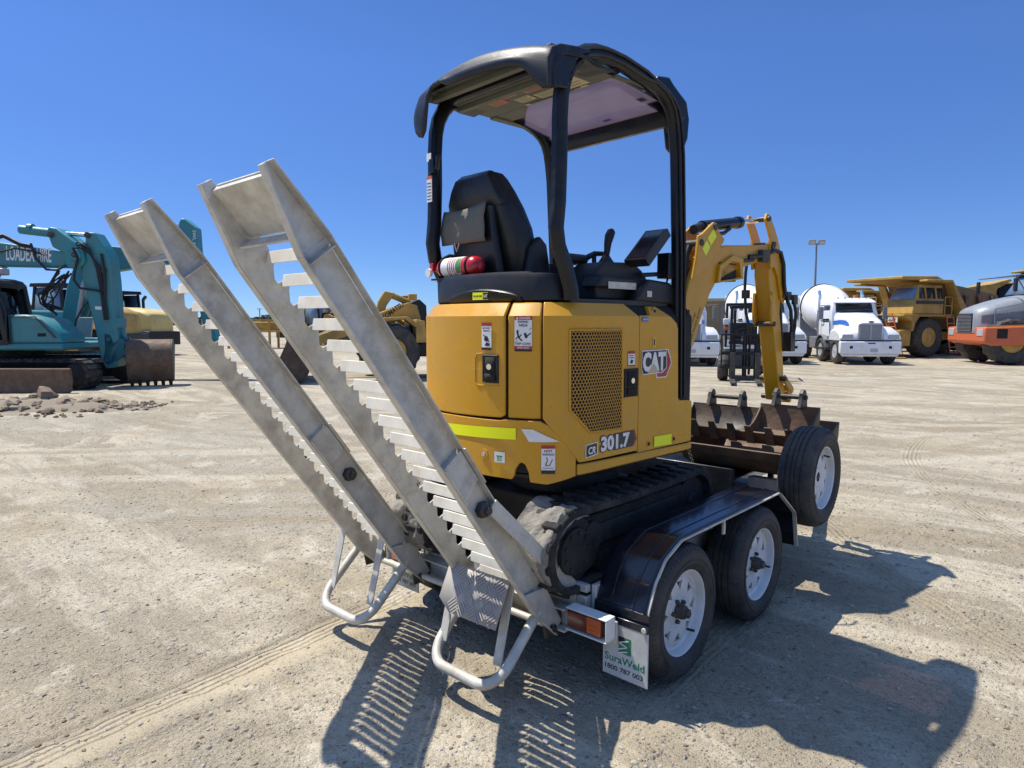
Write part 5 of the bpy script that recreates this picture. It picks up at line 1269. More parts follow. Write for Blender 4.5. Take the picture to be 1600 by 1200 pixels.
# concrete mixers
def mixer(M, label):
    M = M @ Matrix.Diagonal((.89, 1, 1, 1))
    t = thing('mixer_truck', label, 'mixer truck', M, 'white concrete mixers parked in a row')
    P = lambda *a: MB(M)
    mb = MB(M); mb.prism([(-1.22,.42),(1.22,.42),(1.23,.60),(1.23,.90),(-1.23,.90),(-1.23,.60)], 'y', -.22, 0.); mb.prism([(-1.1,.32),(1.1,.32),(1.18,.42),(-1.18,.42)], 'y', -.20, -.03)
    for s_ in (-1, 1): mb.hexa([(s_*1.23-.02,-.22,.45),(s_*1.23+.02,-.22,.45),(s_*1.23+.02,-1.0,.55),(s_*1.23-.02,-1.0,.55),(s_*1.23-.02,-.22,.88),(s_*1.23+.02,-.22,.88),(s_*1.23+.02,-1.0,.88),(s_*1.23-.02,-1.0,.88)]) if False else None
    b = mb.build('bumper', 'white_truck', t, bevel=.05, seg=3)
    mb = MB(M); mb.bx(-.28,.02,.004,.012,.50,.62); mb.build('number_plate', 'silver_paint', b)
    mb = MB(M); mb.bx(-.18,.12,.0,.006,.80,.84); mb.bx(.72,.84,.0,.006,.62,.72); mb.bx(-.84,-.72,.0,.006,.62,.72); mb.bx(-1.2,1.2,-.19,-.03,.905,.94); mb.build('bumper_slot', 'seam_black', b)
    mb = MB(M); secs = []
    for y, hw, zb, zt, r_ in ((-.10,.50,.95,1.58,.1),(-.35,.56,.95,1.72,.15),(-1.0,.68,.95,1.86,.18),(-1.75,.88,.95,1.98,.2)):
        ring = [(hw,y,zb),(hw,y,zt-r_),(hw-.04,y,zt-r_*.4),(hw-.14,y,zt),(0,y,zt+.02),(-hw+.14,y,zt),(-hw+.04,y,zt-r_*.4),(-hw,y,zt-r_),(-hw,y,zb)]
        secs.append(ring)
    loft(mb, secs); hd = mb.build('bonnet', 'white_truck', t, smooth=40)
    for s_ in (-1, 1):
        mb = MB(M); secs = []
        for y, zt in ((-.08,1.12),(-.25,1.28),(-.7,1.42),(-1.2,1.36),(-1.45,1.0)):
            secs.append([(s_*.52,y,.92),(s_*1.20,y,.92),(s_*1.22,y,zt-.12),(s_*1.08,y,zt),(s_*.52,y,zt+.05)])
        loft(mb, secs); mb.build('front_guard', 'white_truck', t, smooth=50)
        mb = MB(M); mb.bx(min(s_*.70,s_*1.14), max(s_*.70,s_*1.14), -.10, -.055, 1.0, 1.16); mb.build('headlight', 'silver_paint', t, bevel=.02)
        mb = MB(M); mb.bx(min(s_*1.28,s_*1.42), max(s_*1.28,s_*1.42), -2.0, -1.88, 1.72, 2.22); frame_bars(mb, (((s_*.95,-1.95,2.25),(s_*1.40,-1.94,2.28)),((s_*.98,-1.95,1.65),(s_*1.40,-1.94,1.68)),((s_*1.45,-1.94,1.66),(s_*1.45,-1.94,2.3))), .018); mb.build('mirror', 'grey_paint', t, bevel=.02)
    mb = MB(M); mb.bx(-.46,.46,-.13,-.075,.98,1.52); gf = mb.build('grille', 'grey_paint', t, bevel=.03)
    mb = MB(M)
    for i in range(22): x = -.43+.86*i/21; mb.bx(x-.008,x+.008,-.078,-.062,1.0,1.5)
    mb.bx(-.03,.03,-.085,-.05,.98,1.54); mb.bx(-.05,.05,-.09,-.04,1.52,1.60); mb.bx(-.48,.48,-.10,-.06,1.51,1.55); mb.build('grille_bars', 'silver_paint', gf)
    mb = MB(M); secs = []
    for z, hw, y0, y1 in ((1.0,1.0,-1.76,-3.2),(1.95,1.0,-1.76,-3.2),(2.42,.90,-1.95,-3.2),(2.54,.86,-2.05,-3.15),(2.58,.7,-2.2,-3.0)):
        secs.append([(hw,y0,z),(-hw,y0,z),(-hw,y1,z),(hw,y1,z)])
    loft(mb, secs); cab = mb.build('cab', 'white_truck', t, bevel=.05, seg=3, smooth=40)
    mb = MB(M); mb.add([(-.80,-1.785,2.0),(.80,-1.785,2.0),(.76,-1.955,2.41),(-.76,-1.955,2.41)], [(0,1,2,3)]); mb.build('windscreen', 'window_dark', t, solid=.02)
    mb = MB(M); mb.hexa([(-.88,-1.9,2.40),(.88,-1.9,2.40),(.88,-1.72,2.37),(-.88,-1.72,2.37),(-.88,-2.0,2.50),(.88,-2.0,2.50),(.88,-1.74,2.42),(-.88,-1.74,2.42)]); mb.build('sun_visor', 'white_truck', t, bevel=.02)
    for s_ in (-1, 1):
        mb = MB(M); mb.add([(s_*1.004,-1.95,1.62),(s_*1.004,-2.75,1.62),(s_*.945,-2.75,2.30),(s_*.945,-2.05,2.30)], [(0,1,2,3)]); mb.build('side_window', 'window_dark', t, solid=.015)
        for k, y in enumerate((-.75, -2.45)): bgwheel(t, s_*1.18, y, .50, .32, s_, 'silver_paint', .56, 16)
        for k, y in enumerate((-5.4, -6.75)): bgwheel(t, s_*1.2, y, .50, .55, s_, 'silver_paint', .56, 16)
        mb = MB(M); A = [( -2.45+.62*math.cos(a), .5+.62*math.sin(a)) for a in [PI*i/8 for i in range(9)]]; B = [( -2.45+.58*math.cos(a), .5+.58*math.sin(a)) for a in [PI*i/8 for i in range(9)]]
        mb.prism(A+B[::-1], 'x', s_*1.2 if s_ < 0 else .85, -.85 if s_ < 0 else 1.2); mb.build('mudguard', 'grey_paint', t)
    mb = MB(M); mb.bx(-.45,.45,-8.2,-.3,.62,.92); mb.bx(-1.0,-.5,-4.4,-3.3,.5,1.0); mb.bx(.5,1.0,-4.4,-3.3,.5,1.0); mb.build('chassis', 'grey_paint', t, bevel=.03)
    DM = M @ T(0, -3.35, 1.82) @ RX(-12)
    mb = MB(DM); mb.lathe([(0,.35),(-.02,.70),(-.35,.83),(-1.2,1.01),(-1.9,1.05),(-2.4,1.01),(-3.6,.70),(-4.3,.48),(-4.35,.44)], axis='y', n=40); dr = mb.build('drum', 'white_truck', t, smooth=40)
    mb = MB(DM); mb.lathe([(-2.52,.99),(-2.52,1.03),(-2.66,1.0),(-2.66,.94)], axis='y', n=40, caps=False); mb.build('drum_ring', 'steel_dark', dr)
    mb = MB(M); mb.prism([(-7.4,.9),(-7.0,.9),(-7.2,2.7),(-7.8,2.9)], 'x', -.6, .6); mb.prism([(-3.6,.9),(-3.3,.9),(-3.3,1.9),(-3.6,1.7)], 'x', -.5, .5); frame_bars(mb, (((-.7,-3.3,1.0),(-.7,-7.2,2.2)),((.7,-3.3,1.0),(.7,-7.2,2.2)),((-.8,-7.2,1.0),(-.8,-7.4,2.9))), .04); mb.build('drum_stand', 'silver_paint', t)
    mb = MB(M); mb.prism([(-7.6,2.6),(-7.9,2.75),(-8.6,1.5),(-8.4,1.4)], 'x', -.3, .3); mb.build('chute', 'white_truck', t)
    mb = MB(M)   # stripe on both bonnet sides
    for s_ in (-1, 1):
        hw = lambda y: interp([(-1.75,.885),(-1.0,.69),(-.35,.57),(-.1,.51)], y)+.012
        A = [(-2.6,1.46,1.60),(-1.75,1.52,1.66),(-1.3,1.55,1.70),(-.95,1.51,1.68),(-.75,1.38,1.60),(-.66,1.26,1.44)]
        mb.grid([[(s_*(hw(max(y, -1.75)) if y > -1.76 else 1.012), y, a) for y, a, b in A], [(s_*(hw(max(y, -1.75)) if y > -1.76 else 1.012), y, b) for y, a, b in A]])
    mb.build('stripe', 'blue_label', hd)
    mb = MB(M); mb.cyl((-.3,-2.5,2.56),(-.3,-2.5,2.70),.09,12); mb.build('beacon', 'orange_paint', t)
    for s_ in (-1, 1):
        mb = MB(M); mb.cyl((s_*.95,-3.32,.9),(s_*.95,-3.32,2.75),.075,12); mb.cyl((s_*.95,-3.32,2.70),(s_*.95,-3.45,2.92),.07,12); mb.cyl((s_*.95,-3.32,1.2),(s_*.95,-3.32,2.1),.11,12); mb.build('exhaust_stack', 'chrome', t)
        mb = MB(M); mb.cyl((s_*.95,-3.0,.75),(s_*.95,-1.9 if False else -2.05,.75),.0,3) if False else mb.bx(min(s_*.98,s_*1.2),max(s_*.98,s_*1.2),-3.2,-1.7,.55,.60); mb.bx(min(s_*.98,s_*1.16),max(s_*.98,s_*1.16),-3.2,-1.75,.85,.89); mb.build('cab_step', 'steel_dark', t)
        mb = MB(M); mb.add([(s_*1.008,-1.80,1.05),(s_*1.008,-1.80,1.06),(s_*1.008,-2.85,1.06),(s_*1.008,-2.85,1.05)],[(0,1,2,3)]); mb.bx(s_*1.006-.004,s_*1.006+.004,-2.88,-2.86,1.05,2.25); mb.bx(s_*1.006-.004,s_*1.006+.004,-1.86,-1.84,1.05,1.6); mb.bx(s_*1.012-.01,s_*1.012+.01,-2.78,-2.66,1.48,1.52); mb.build('door_seam', 'seam_black', cab)
    mb = MB(M)
    for i in range(5): mb.sphere((-.6+.3*i,-2.12,2.59), .035, 8, 6)
    mb.build('marker_light', 'lamp_amber', t)
    mb = MB(M); mb.beam((-.15,-1.79,2.02),(-.62,-1.86,2.24),.012,.012); mb.beam((.55,-1.79,2.02),(.08,-1.86,2.24),.012,.012); mb.build('wiper', 'seam_black', t)
    mb = MB(M); mb.cyl((-.0,-.05,1.60),(0,-.05,1.66),.02,8); mb.bx(-.10,.10,-.075,-.06,1.60,1.655); mb.build('bonnet_badge', 'steel_dark', hd)
    for k in range(3):
        mb = MB(DM)
        for q in range(40):
            a = q/39*2.6+k*2.1; y0 = -.5-q/39*3.2; y1 = -.5-(q+1)/39*3.2; a1 = (q+1)/39*2.6+k*2.1
            rad_ = lambda y: interp([(.35,.83),(1.2,1.01),(1.9,1.05),(2.4,1.01),(3.6,.70),(4.3,.48)], -y)+.004
            if q < 39: mb.beam((rad_(y0)*math.cos(a), y0, rad_(y0)*math.sin(a)), (rad_(y1)*math.cos(a1), y1, rad_(y1)*math.sin(a1)), .03, .012)
        mb.build('drum_weld', 'white_truck', dr)
    return t
fwd = (-.12, -.993)
mixer(place(13.45, 25.3, *fwd), 'white mixer truck with full front in view beside the yellow haul truck')
mixer(place(10.05, 25.6, *fwd), 'white mixer truck half hidden behind the yellow digger stick, middle of the three mixers')
mixer(place(6.45, 24.6, *fwd), 'white mixer truck partly behind the forklift and the yellow boom')

# forklift
M = place(6.50, 18.9, -.30, -.954)
fk = thing('forklift', 'dark grey forklift with its mast and forks facing the trailer', 'forklift', M)
mb = MB(M)
for x in (-.36, -.27, .27, .36): mb.bx(x-.035, x+.035, .62, .76 if abs(x) > .3 else .70, .12, 2.05 if abs(x) > .3 else 1.95)
for z in (1.02, 1.98): mb.bx(-.42,.42,.60,.64,z,z+.09)
mb.cyl((0,.60,.15),(0,.60,1.35),.06,12); mb.cyl((-.12,.62,.2),(-.12,.62,1.6),.035,10); mb.build('mast', 'black_steel', fk, bevel=.008)
mb = MB(M)
for z in (.36, .74): mb.bx(-.62,.62,.74,.80,z,z+.09)
for x in (-.60,-.30,0,.30,.60): mb.bx(x-.02,x+.02,.75,.79,.45,1.28)
mb.bx(-.62,.62,.75,.79,1.26,1.31); mb.bx(-.5,.5,.745,.775,.12,.74) if False else None
mb.build('carriage', 'black_steel', fk, bevel=.006)
for x in (-.34, .30):
    mb = MB(M); mb.prism([(.80,.05),(.86,.05),(2.0,.06),(2.0,.085),(.86,.10),(.86,.80),(.80,.80)], 'x', x-.07, x+.07); mb.build('fork', 'steel_dark', fk, bevel=.006)
for x, s_ in ((-.68, -1), (.68, 1)): bgwheel(fk, x, .25, .36, .26, s_, 'white_truck', .55, 14); bgwheel(fk, x*.9, -1.35, .28, .22, s_, 'white_truck', .55, 14)
mb = MB(M); mb.prism([(.15,.35),(.2,.9),(-.1,1.0),(-.7,.95),(-.9,1.1),(-1.75,1.05),(-1.85,.6),(-1.7,.3)], 'x', -.55, .55); mb.build('body', 'grey_paint', fk, bevel=.03)
mb = MB(M); mb.bx(-.38,.38,-.95,-.35,1.0,1.12); mb.bx(-.36,.36,-1.0,-.85,1.1,1.6); mb.cyl((.05,-.1,1.0),(.05,-.25,1.3),.03,8); mb.tube([(.05+.17*math.cos(a),-.25+.1*math.sin(a),1.32+.12*math.sin(a)) for a in [2*PI*i/14 for i in range(14)]],.015,6,closed=True); mb.build('seat', 'seat_vinyl', fk)
mb = MB(M); frame_bars(mb, (((-.5,.1,.9),(-.48,-.15,2.12)),((.5,.1,.9),(.48,-.15,2.12)),((-.5,-1.5,1.0),(-.48,-1.3,2.12)),((.5,-1.5,1.0),(.48,-1.3,2.12)),((-.48,-.15,2.12),(.48,-.15,2.12)),((-.48,-1.3,2.12),(.48,-1.3,2.12)),((-.48,-.15,2.12),(-.48,-1.3,2.12)),((.48,-.15,2.12),(.48,-1.3,2.12))), .035, 8)
for i in range(6): y = -.25-.18*i; mb.bx(-.48,.48,y-.02,y+.02,2.10,2.14)
mb.build('overhead_guard', 'black_steel', fk)
for x in (-.50, .50):
    mb = MB(M); mb.bx(x-.08,x+.08,.02,.10,1.55,1.72); mb.build('work_light', 'white_truck', fk, bevel=.02)
    mb = MB(M); mb.bx(x-.06,x+.06,.03,.10,1.40,1.50); mb.build('indicator', 'lamp_amber', fk, bevel=.02)
mb = MB(M); mb.cyl((.2,-1.6,1.25),(-.35,-1.6,1.25),.16,16); mb.build('gas_bottle', 'white_truck', fk, bevel=.03)

# rigid haul trucks
def haul(M, label):
    t = thing('haul_truck', label, 'haul truck', M, 'yellow rigid haul trucks')
    for s_ in (-1, 1):
        bgwheel(t, s_*1.75, 0, .92, .62, s_, 'haul_yellow', .5, 18); bgwheel(t, s_*1.85, -4.0, .92, 1.2, s_, 'haul_yellow', .5, 18)
    mb = MB(M); mb.bx(-.7,.7,-5.4,1.6,.75,1.15); mb.prism([(1.15,.55),(1.75,.55),(1.85,.75),(1.8,1.25),(1.1,1.3)], 'x', -1.75, 1.75); mb.bx(-1.1,1.1,.6,1.7,1.0,1.95); mb.build('frame', 'haul_yellow', t, bevel=.03)
    mb = MB(M); mb.bx(-1.0,1.0,1.70,1.73,1.1,1.9); 
    mb.build('radiator', 'seam_black', t)
    mb = MB(M); mb.prism([(1.72,1.85),(1.72,1.96),(-1.3,1.96),(-1.3,1.86),(-1.05,1.78),(-.7,1.86),(.75,1.86),(1.0,1.55),(1.1,1.2),(1.25,1.2),(1.2,1.65)], 'x', -1.85, -.95); mb.prism([(1.72,1.85),(1.72,1.96),(-1.3,1.96),(-1.3,1.86),(.75,1.86),(1.0,1.55),(1.1,1.2),(1.25,1.2),(1.2,1.65)], 'x', .95, 1.85); mb.bx(-.95,.95,.3,1.72,1.90,1.955); dk = mb.build('deck', 'haul_yellow', t, bevel=.02)
    mb = MB(M); mb.bx(-1.55,-1.05,1.725,1.745,1.60,1.82); mb.build('plate', 'white_label', dk); mb = MB(M); plane_text(mb, 'CAT', (-1.10,1.748,1.64), (-1,0,0), (0,0,1), .13, .38, bold=.03); mb.build('lettering', Bk, dk, smooth=0)
    mb = MB(M); secs = []
    for z, x0, x1, y0, y1 in ((1.965,-1.80,-.40,1.15,-.75),(2.55,-1.82,-.38,1.05,-.75),(3.20,-1.70,-.48,.70,-.75),(3.28,-1.70,-.48,.68,-.75)): secs.append([(x0,y0,z),(x1,y0,z),(x1,y1,z),(x0,y1,z)])
    loft(mb, secs); cab = mb.build('cab', 'haul_yellow', t, bevel=.04)
    mb = MB(M); mb.bx(-1.84,-1.83,-.7,1.0,2.42,2.56); mb.build('stripe', 'black_steel', cab)
    mb = MB(M); mb.add([(-1.72,1.03,2.62),(-.50,1.03,2.62),(-.58,.735,3.15),(-1.64,.735,3.15)], [(0,1,2,3)]); mb.build('windscreen', 'window_sky', t, solid=.02)
    for y0, y1 in ((.80,.45),(.30,-.20),(-.35,-.68)):
        mb = MB(M); f = lambda z: -1.835+(z-2.55)*.185; mb.add([(f(2.66),y0,2.66),(f(2.66),y1,2.66),(f(3.14),y1,3.14),(f(3.14),y0-.1 if y0 > .7 else y0,3.14)], [(0,1,2,3)]); mb.build('side_window', 'window_dark', t, solid=.02)
    mb = MB(M)   # dump body with canopy
    mb.prism([(1.55,3.52),(1.55,3.66),(-.6,3.70),(-1.0,3.56),(-1.1,3.34),(-.9,3.45)], 'x', -1.55, 1.55); mb.prism([(.6,3.40),(.6,3.50),(-1.0,3.52),(-1.9,2.4),(-2.6,1.4),(-2.2,1.35),(-1.5,2.35),(-1.0,3.38)], 'x', -2.0, -1.56); mb.prism([(.6,3.40),(.6,3.50),(-1.0,3.52),(-1.9,2.4),(-2.6,1.4),(-2.2,1.35),(-1.5,2.35),(-1.0,3.38)], 'x', 1.56, 2.0)
    mb.build('dump_body', 'haul_yellow', t, bevel=.03)
    mb = MB(M); mb.prism([(-1.12,3.40),(-4.6,2.95),(-5.1,2.2),(-4.4,1.55),(-2.2,1.25)], 'x', -1.54, 1.54); mb.build('tray', 'tray_brown', t, bevel=.03)
    for y in (-2.4, -3.3, -4.2):
        for xa in (-1.70, 1.56): mb = MB(M); mb.bx(xa,xa+.14,y-.1,y+.1,1.5,2.85); mb.build('body_rib', 'bucket_rust', t)
    mb = MB(M); s = []
    for x0, x1 in ((-.3, 1.8),):
        for z in (2.4, 2.75): s.append(((x0,1.65,z),(x1,1.65,z)))
        for i in range(5): x = x0+(x1-x0)*i/4; s.append(((x,1.65,1.96),(x,1.65,2.75)))
        for z in (2.4, 2.75): s.append(((1.8,1.65,z),(1.8,-.8,z)))
        for i in range(4): y = 1.65-2.4*i/3; s.append(((1.8,y,1.96),(1.8,y,2.75)))
    frame_bars(mb, s, .025); mb.build('railing', 'haul_yellow', t); mb = MB(M); s = []
    for z in (2.35, 2.75): s.append(((-1.82,-1.25,z),(-1.82,-.8,z)))
    s += [((-1.82,-1.25,1.96),(-1.82,-1.25,2.75)),((-1.82,-.8,1.96),(-1.82,-.8,2.75))]
    frame_bars(mb, s, .025); mb.build('railing', 'haul_yellow', t)
    mb = MB(M); s = []
    a0, a1 = Vector((-1.95,-1.35,.2)), Vector((-1.90,-1.05,1.95))
    for dy in (-.22, .22): s.append((a0+Vector((0,dy,0)), a1+Vector((0,dy,.0))))
    for i in range(7): q = a0.lerp(a1, i/6.5); s.append((q+Vector((0,-.22,0)), q+Vector((0,.22,0))))
    s += [((-1.9,1.75,.2),(-1.3,1.8,2.0)),((-1.45,1.78,.2),(-.9,1.82,2.0))]
    for i in range(6): q = Vector((-1.9,1.75,.2)).lerp(Vector((-1.3,1.8,2.0)), i/6); s.append((q, q+Vector((.44,.02,0))))
    frame_bars(mb, s, .025); mb.build('ladder', 'orange_paint', t)
    mb = MB(M); mb.bx(-1.5,-1.0,1.755,1.80,1.32,1.5) if False else mb.bx(-1.4,-1.0,1.80,1.86,.9,1.1); mb.bx(1.0,1.4,1.80,1.86,.9,1.1); mb.build('headlight', 'silver_paint', t)
    return t
haul(place(18.3, 32.3, -.937, -.347), 'yellow rigid haul truck with big cab and tall tyre beside the mixer')
haul(place(20.9, 43.0, -.937, -.347), 'yellow haul truck farthest back, only its rusty canopy showing above a mixer')

# articulated dump trucks
def artic(M, label, hood, base, body, lettered):
    t = thing('articulated_dump_truck', label, 'dump truck', M, 'articulated dump trucks at the edge of the yard')
    for s_ in (-1, 1):
        bgwheel(t, s_*1.36, -1.05, .88, .62, s_, 'haul_yellow', .48, 16)
        for y in (-4.7, -6.5): bgwheel(t, s_*1.5, y, .92, .62, s_, 'haul_yellow', .48, 16)
    mb = MB(M); mb.prism([(.0,.85),(.0,1.42),(-3.6,1.55),(-3.6,.95),(-2.2,.80),(-1.6,.76),(-.3,.72)], 'x', -1.5, 1.5); 
    fr = mb.build('front_frame', base, t, bevel=.06, seg=3)
    for x in (-1.15, 1.15):
        mb = MB(M); mb.bx(x-.22,x+.22,-.02,.02,1.08,1.36); mb.build('headlight', 'silver_paint', t, bevel=.04)
    mb = MB(M); mb.bx(-1.504,-1.498,-.78,-.42,1.0,1.36); mb.bx(-1.504,-1.498,-1.9,-1.4,1.0,1.18); mb.build('side_vent', 'seam_black', fr)
    mb = MB(M); secs = []
    for y, hw, zb, zt in ((.02,.72,1.2,2.0),(-.12,.86,1.3,2.14),(-.55,.98,1.5,2.30),(-1.2,1.05,1.5,2.50),(-1.75,1.08,1.5,2.62)):
        secs.append([(hw,y,zb),(hw,y,zt-.30),(hw-.12,y,zt-.08),(hw-.35,y,zt),(0,y,zt+.03),(-hw+.35,y,zt),(-hw+.12,y,zt-.08),(-hw,y,zt-.30),(-hw,y,zb)])
    loft(mb, secs); hd = mb.build('bonnet', hood, t, smooth=45)
    mb = MB(M)
    A = [(-.15,.878),(-.55,.988),(-1.2,1.058),(-1.72,1.085)]
    mb.grid([[(-(hw+.006), y, 1.56) for y, hw in A], [(-(hw+.006), y, 1.86+.07*i) for i, (y, hw) in enumerate(A)]])
    mb.build('bonnet_panel', 'grey_paint' if lettered else 'black_steel', hd)
    mb = MB(M); mb.bx(-.58,.58,.022,.05,1.25,1.95); gr_ = mb.build('grille', 'black_steel', t, bevel=.03)
    mb = MB(M)
    for i in range(12): mb.bx(-.55,.55,.05,.058,1.28+.055*i,1.29+.055*i)
    mb.build('grille_bars', 'silver_paint', gr_)
    if lettered:
        mb = MB(M); plane_text(mb, 'AH500', (-1.062,-.72,1.92), (.06,-1,0), (0,0,1), .13, .58, bold=.01); mb.build('lettering', 'silver_paint', hd, smooth=0)
    mb = MB(M); secs = []
    for z, hw, y0, y1 in ((1.6,.95,-1.75,-3.4),(2.62,1.0,-1.75,-3.4),(3.45,.88,-2.2,-3.35),(3.55,.84,-2.25,-3.3)): secs.append([(hw,y0,z),(-hw,y0,z),(-hw,y1,z),(hw,y1,z)])
    loft(mb, secs); cab = mb.build('cab', 'black_steel', t, bevel=.04)
    mb = MB(M); mb.add([(-.88,-1.77,2.68),(.88,-1.77,2.68),(.80,-2.175,3.38),(-.80,-2.175,3.38)], [(0,1,2,3)]); mb.build('windscreen', 'window_sky', t, solid=.02)
    mb = MB(M); mb.add([(-1.005,-1.9,2.5),(-1.005,-3.2,2.5),(-.89,-3.2,3.38),(-.89,-2.3,3.38)], [(0,1,2,3)]); mb.build('side_window', 'window_sky', t, solid=.02)
    mb = MB(M); mb.bx(-.95,.95,-3.5,-1.95,3.555,3.64); mb.build('cab_roof', body, t, bevel=.03)
    mb = MB(M); s = [((-1.3,-1.7,2.2),(-1.35,-1.0,3.35)),((-1.35,-1.0,3.35),(-.85,-2.2,3.45)),((-1.35,-1.0,3.35),(1.35,-1.0,3.35)),((1.35,-1.0,3.35),(.85,-2.2,3.45)),((-1.35,-1.0,3.35),(-1.35,-1.0,2.7)),((-1.12,-.5,2.1),(-1.12,-.5,1.4)),((-1.12,-.5,2.1),(-1.2,-1.5,2.35)),((-1.2,-1.5,2.35),(-1.2,-1.5,1.5))]
    frame_bars(mb, s, .022); mb.build('handrail', 'grey_paint', t)
    mb = MB(M); mb.bx(-1.45,-1.28,-1.05,-.95,2.75,3.25); mb.build('mirror', 'black_plastic', t, bevel=.03); mb = MB(M); mb.bx(1.28,1.45,-1.05,-.95,2.75,3.25); mb.build('mirror', 'black_plastic', t, bevel=.03)
    mb = MB(M); mb.prism([(-3.9,1.6),(-3.65,3.3),(-3.0,3.7),(-3.1,3.8),(-3.9,3.55),(-7.7,3.0),(-8.3,1.9),(-7.5,1.4)], 'x', -1.5, 1.5); mb.build('dump_body', body, t, bevel=.03)
    mb = MB(M); mb.bx(-.5,.5,-8.6,-3.4,.8,1.35); mb.build('rear_frame', base, t)
    mb = MB(M); mb.beam((-1.52,-.02,1.45),(-1.52,-3.0,1.56),.04,.05); mb.build('side_rail', 'haul_yellow', t)
    return t
artic(place(17.95, 26.8, -.985, .17), 'grey bonneted dump truck with an orange bumper nearest the edge of the yard', 'bonnet_grey', 'orange_paint', 'haul_yellow', True)
artic(place(28.6, 35.2, .97, -.24), 'yellow and black dump truck tucked behind the grey bonneted one', 'haul_yellow', 'haul_yellow', 'haul_yellow', False)
mb = MB(place(16.6, 29.8, -.8, .3)); mb.bx(-.18,.18,-.7,.7,.01,.07); mb.bx(-.3,-.22,-.5,.6,.005,.05); o = mb.build('timber_plank', 'timber'); tag(o, 'weathered timber plank lying on the gravel in front of the haul truck', 'plank')

# light mast and shed
M = place(26.7, 60, 0, -1)
lp = thing('light_mast', 'tall grey light mast with two floodlights above the mixers', 'light mast', M)
mb = MB(M); mb.tube([(0,0,0),(0,0,8.4)], [.14,.07], 10); mb.bx(-.55,.55,-.05,.05,8.35,8.45); mb.build('pole', 'grey_paint', lp)
for x in (-.40, .42):
    mb = MB(M @ T(x, .05, 8.55) @ RX(-25)); mb.bx(-.28,.28,-.12,.12,-.22,.22); f = mb.build('floodlight', 'grey_paint', lp, bevel=.03); mb = MB(M @ T(x, .05, 8.55) @ RX(-25)); mb.bx(-.23,.23,.121,.13,-.17,.17); mb.build('lens', 'silver_paint', f)
M = place(13.0, 47, 0, -1)
sh = thing('open_shed', 'low beige shed roof showing behind the mixer trucks', 'shed', M)
mb = MB(M); mb.hexa([(-4,-4,2.95),(3.0,-4,2.95),(3.0,0.3,3.05),(-4,0.3,3.05),(-4,-4,3.25),(3.0,-4,3.25),(3.0,0.3,3.22),(-4,0.3,3.22)])
sr = mb.build('roof', 'shed_roof', sh)
mb = MB(M); mb.bx(-3.9,2.9,-3.9,-3.8,0,2.94); mb.build('wall', 'shed_roof', sh)
for x in (-3.8, -1.5, .8, 2.8): mb = MB(M); mb.bx(x-.08,x+.08,.0,.16,0,3.0); mb.build('post', 'grey_paint', sh)
M = place(14.0, 36, -.3, -.95)   # pale tank lorry behind
# teal excavators ------------------------------------------------------------
def tracer(root, d):
    """photo-independent real size: outline points given as metres across / height at the machine's own distance"""
    k = d/1054
    return lambda px, py: ((px-800)*k-root, 1.637+(502.5-py)*k)
def track_set(t, M, xs, y0, y1, h, w, m='track_rubber'):
    r0 = h/2
    for x in xs:
        mb = MB(M); pts = []
        for i in range(13): a = PI/2-PI*i/12; pts.append((y1-r0+r0*math.cos(a), r0+r0*math.sin(a)))
        for i in range(13): a = -PI/2-PI*i/12; pts.append((y0+r0+r0*math.cos(a), r0+r0*math.sin(a)))
        inn = [((p[0]-(y0+y1)/2)*.96+(y0+y1)/2, (p[1]-r0)*.86+r0) for p in pts]
        n = len(pts); V = [(x-w/2,*p) for p in pts]+[(x+w/2,*p) for p in pts]+[(x-w/2,*p) for p in inn]+[(x+w/2,*p) for p in inn]; F = []
        for i in range(n):
            j = (i+1) % n; F += [(i,j,n+j,n+i),(2*n+i,3*n+i,3*n+j,2*n+j),(i,2*n+i,2*n+j,j),(n+i,n+j,3*n+j,3*n+i)]
        mb.add(V, F)
        per = 2*(y1-y0-2*r0)+2*PI*r0; k = int(per/.15)
        for i in range(k):
            s = per*i/k; st = y1-y0-2*r0
            if s < st: c = (y0+r0+s, h); nn = (0,1)
            elif s < st+PI*r0: a = PI/2-(s-st)/r0; c = (y1-r0+r0*math.cos(a), r0+r0*math.sin(a)); nn = (math.cos(a), math.sin(a))
            elif s < 2*st+PI*r0: c = (y1-r0-(s-st-PI*r0), 0); nn = (0,-1)
            else: a = -PI/2-(s-2*st-PI*r0)/r0; c = (y0+r0+r0*math.cos(a), r0+r0*math.sin(a)); nn = (math.cos(a), math.sin(a))
            a = Vector((x-w/2, c[0]+nn[0]*.0, c[1]+nn[1]*.0)); mb.beam((x-w/2,*c), (x+w/2,*c), .10, .05, up=(0,nn[0],nn[1]))
        tr_ = mb.build('track', m, t, smooth=30)
        mb = MB(M); mb.bx(x-w*.3,x+w*.3,y0+r0,y1-r0,h*.25,h*.75)
        for y in (y0+r0, y1-r0): mb.lathe([(-w*.45,r0*.6),(-w*.40,r0*.8),(w*.40,r0*.8),(w*.45,r0*.6)], org=(x,y,r0), n=20)
        mb.build('track_frame', 'dark_grease', tr_)
d = 17.2; r0_ = -12.6
M = place(r0_, d, 1, 0); tq = tracer(r0_, d)
ta = thing('teal_excavator', 'teal excavator with white lettering on its boom and a rusty bucket on the ground', 'excavator', M)
track_set(ta, M, (-.95, .95), -1.9, 2.55, .72, .5)
mb = MB(M); mb.bx(-.9,.9,-1.0,1.0,.45,.75); mb.lathe([(.75,.6),(.95,.6)], axis='z', n=30); mb.build('undercarriage', 'dark_grease', ta)
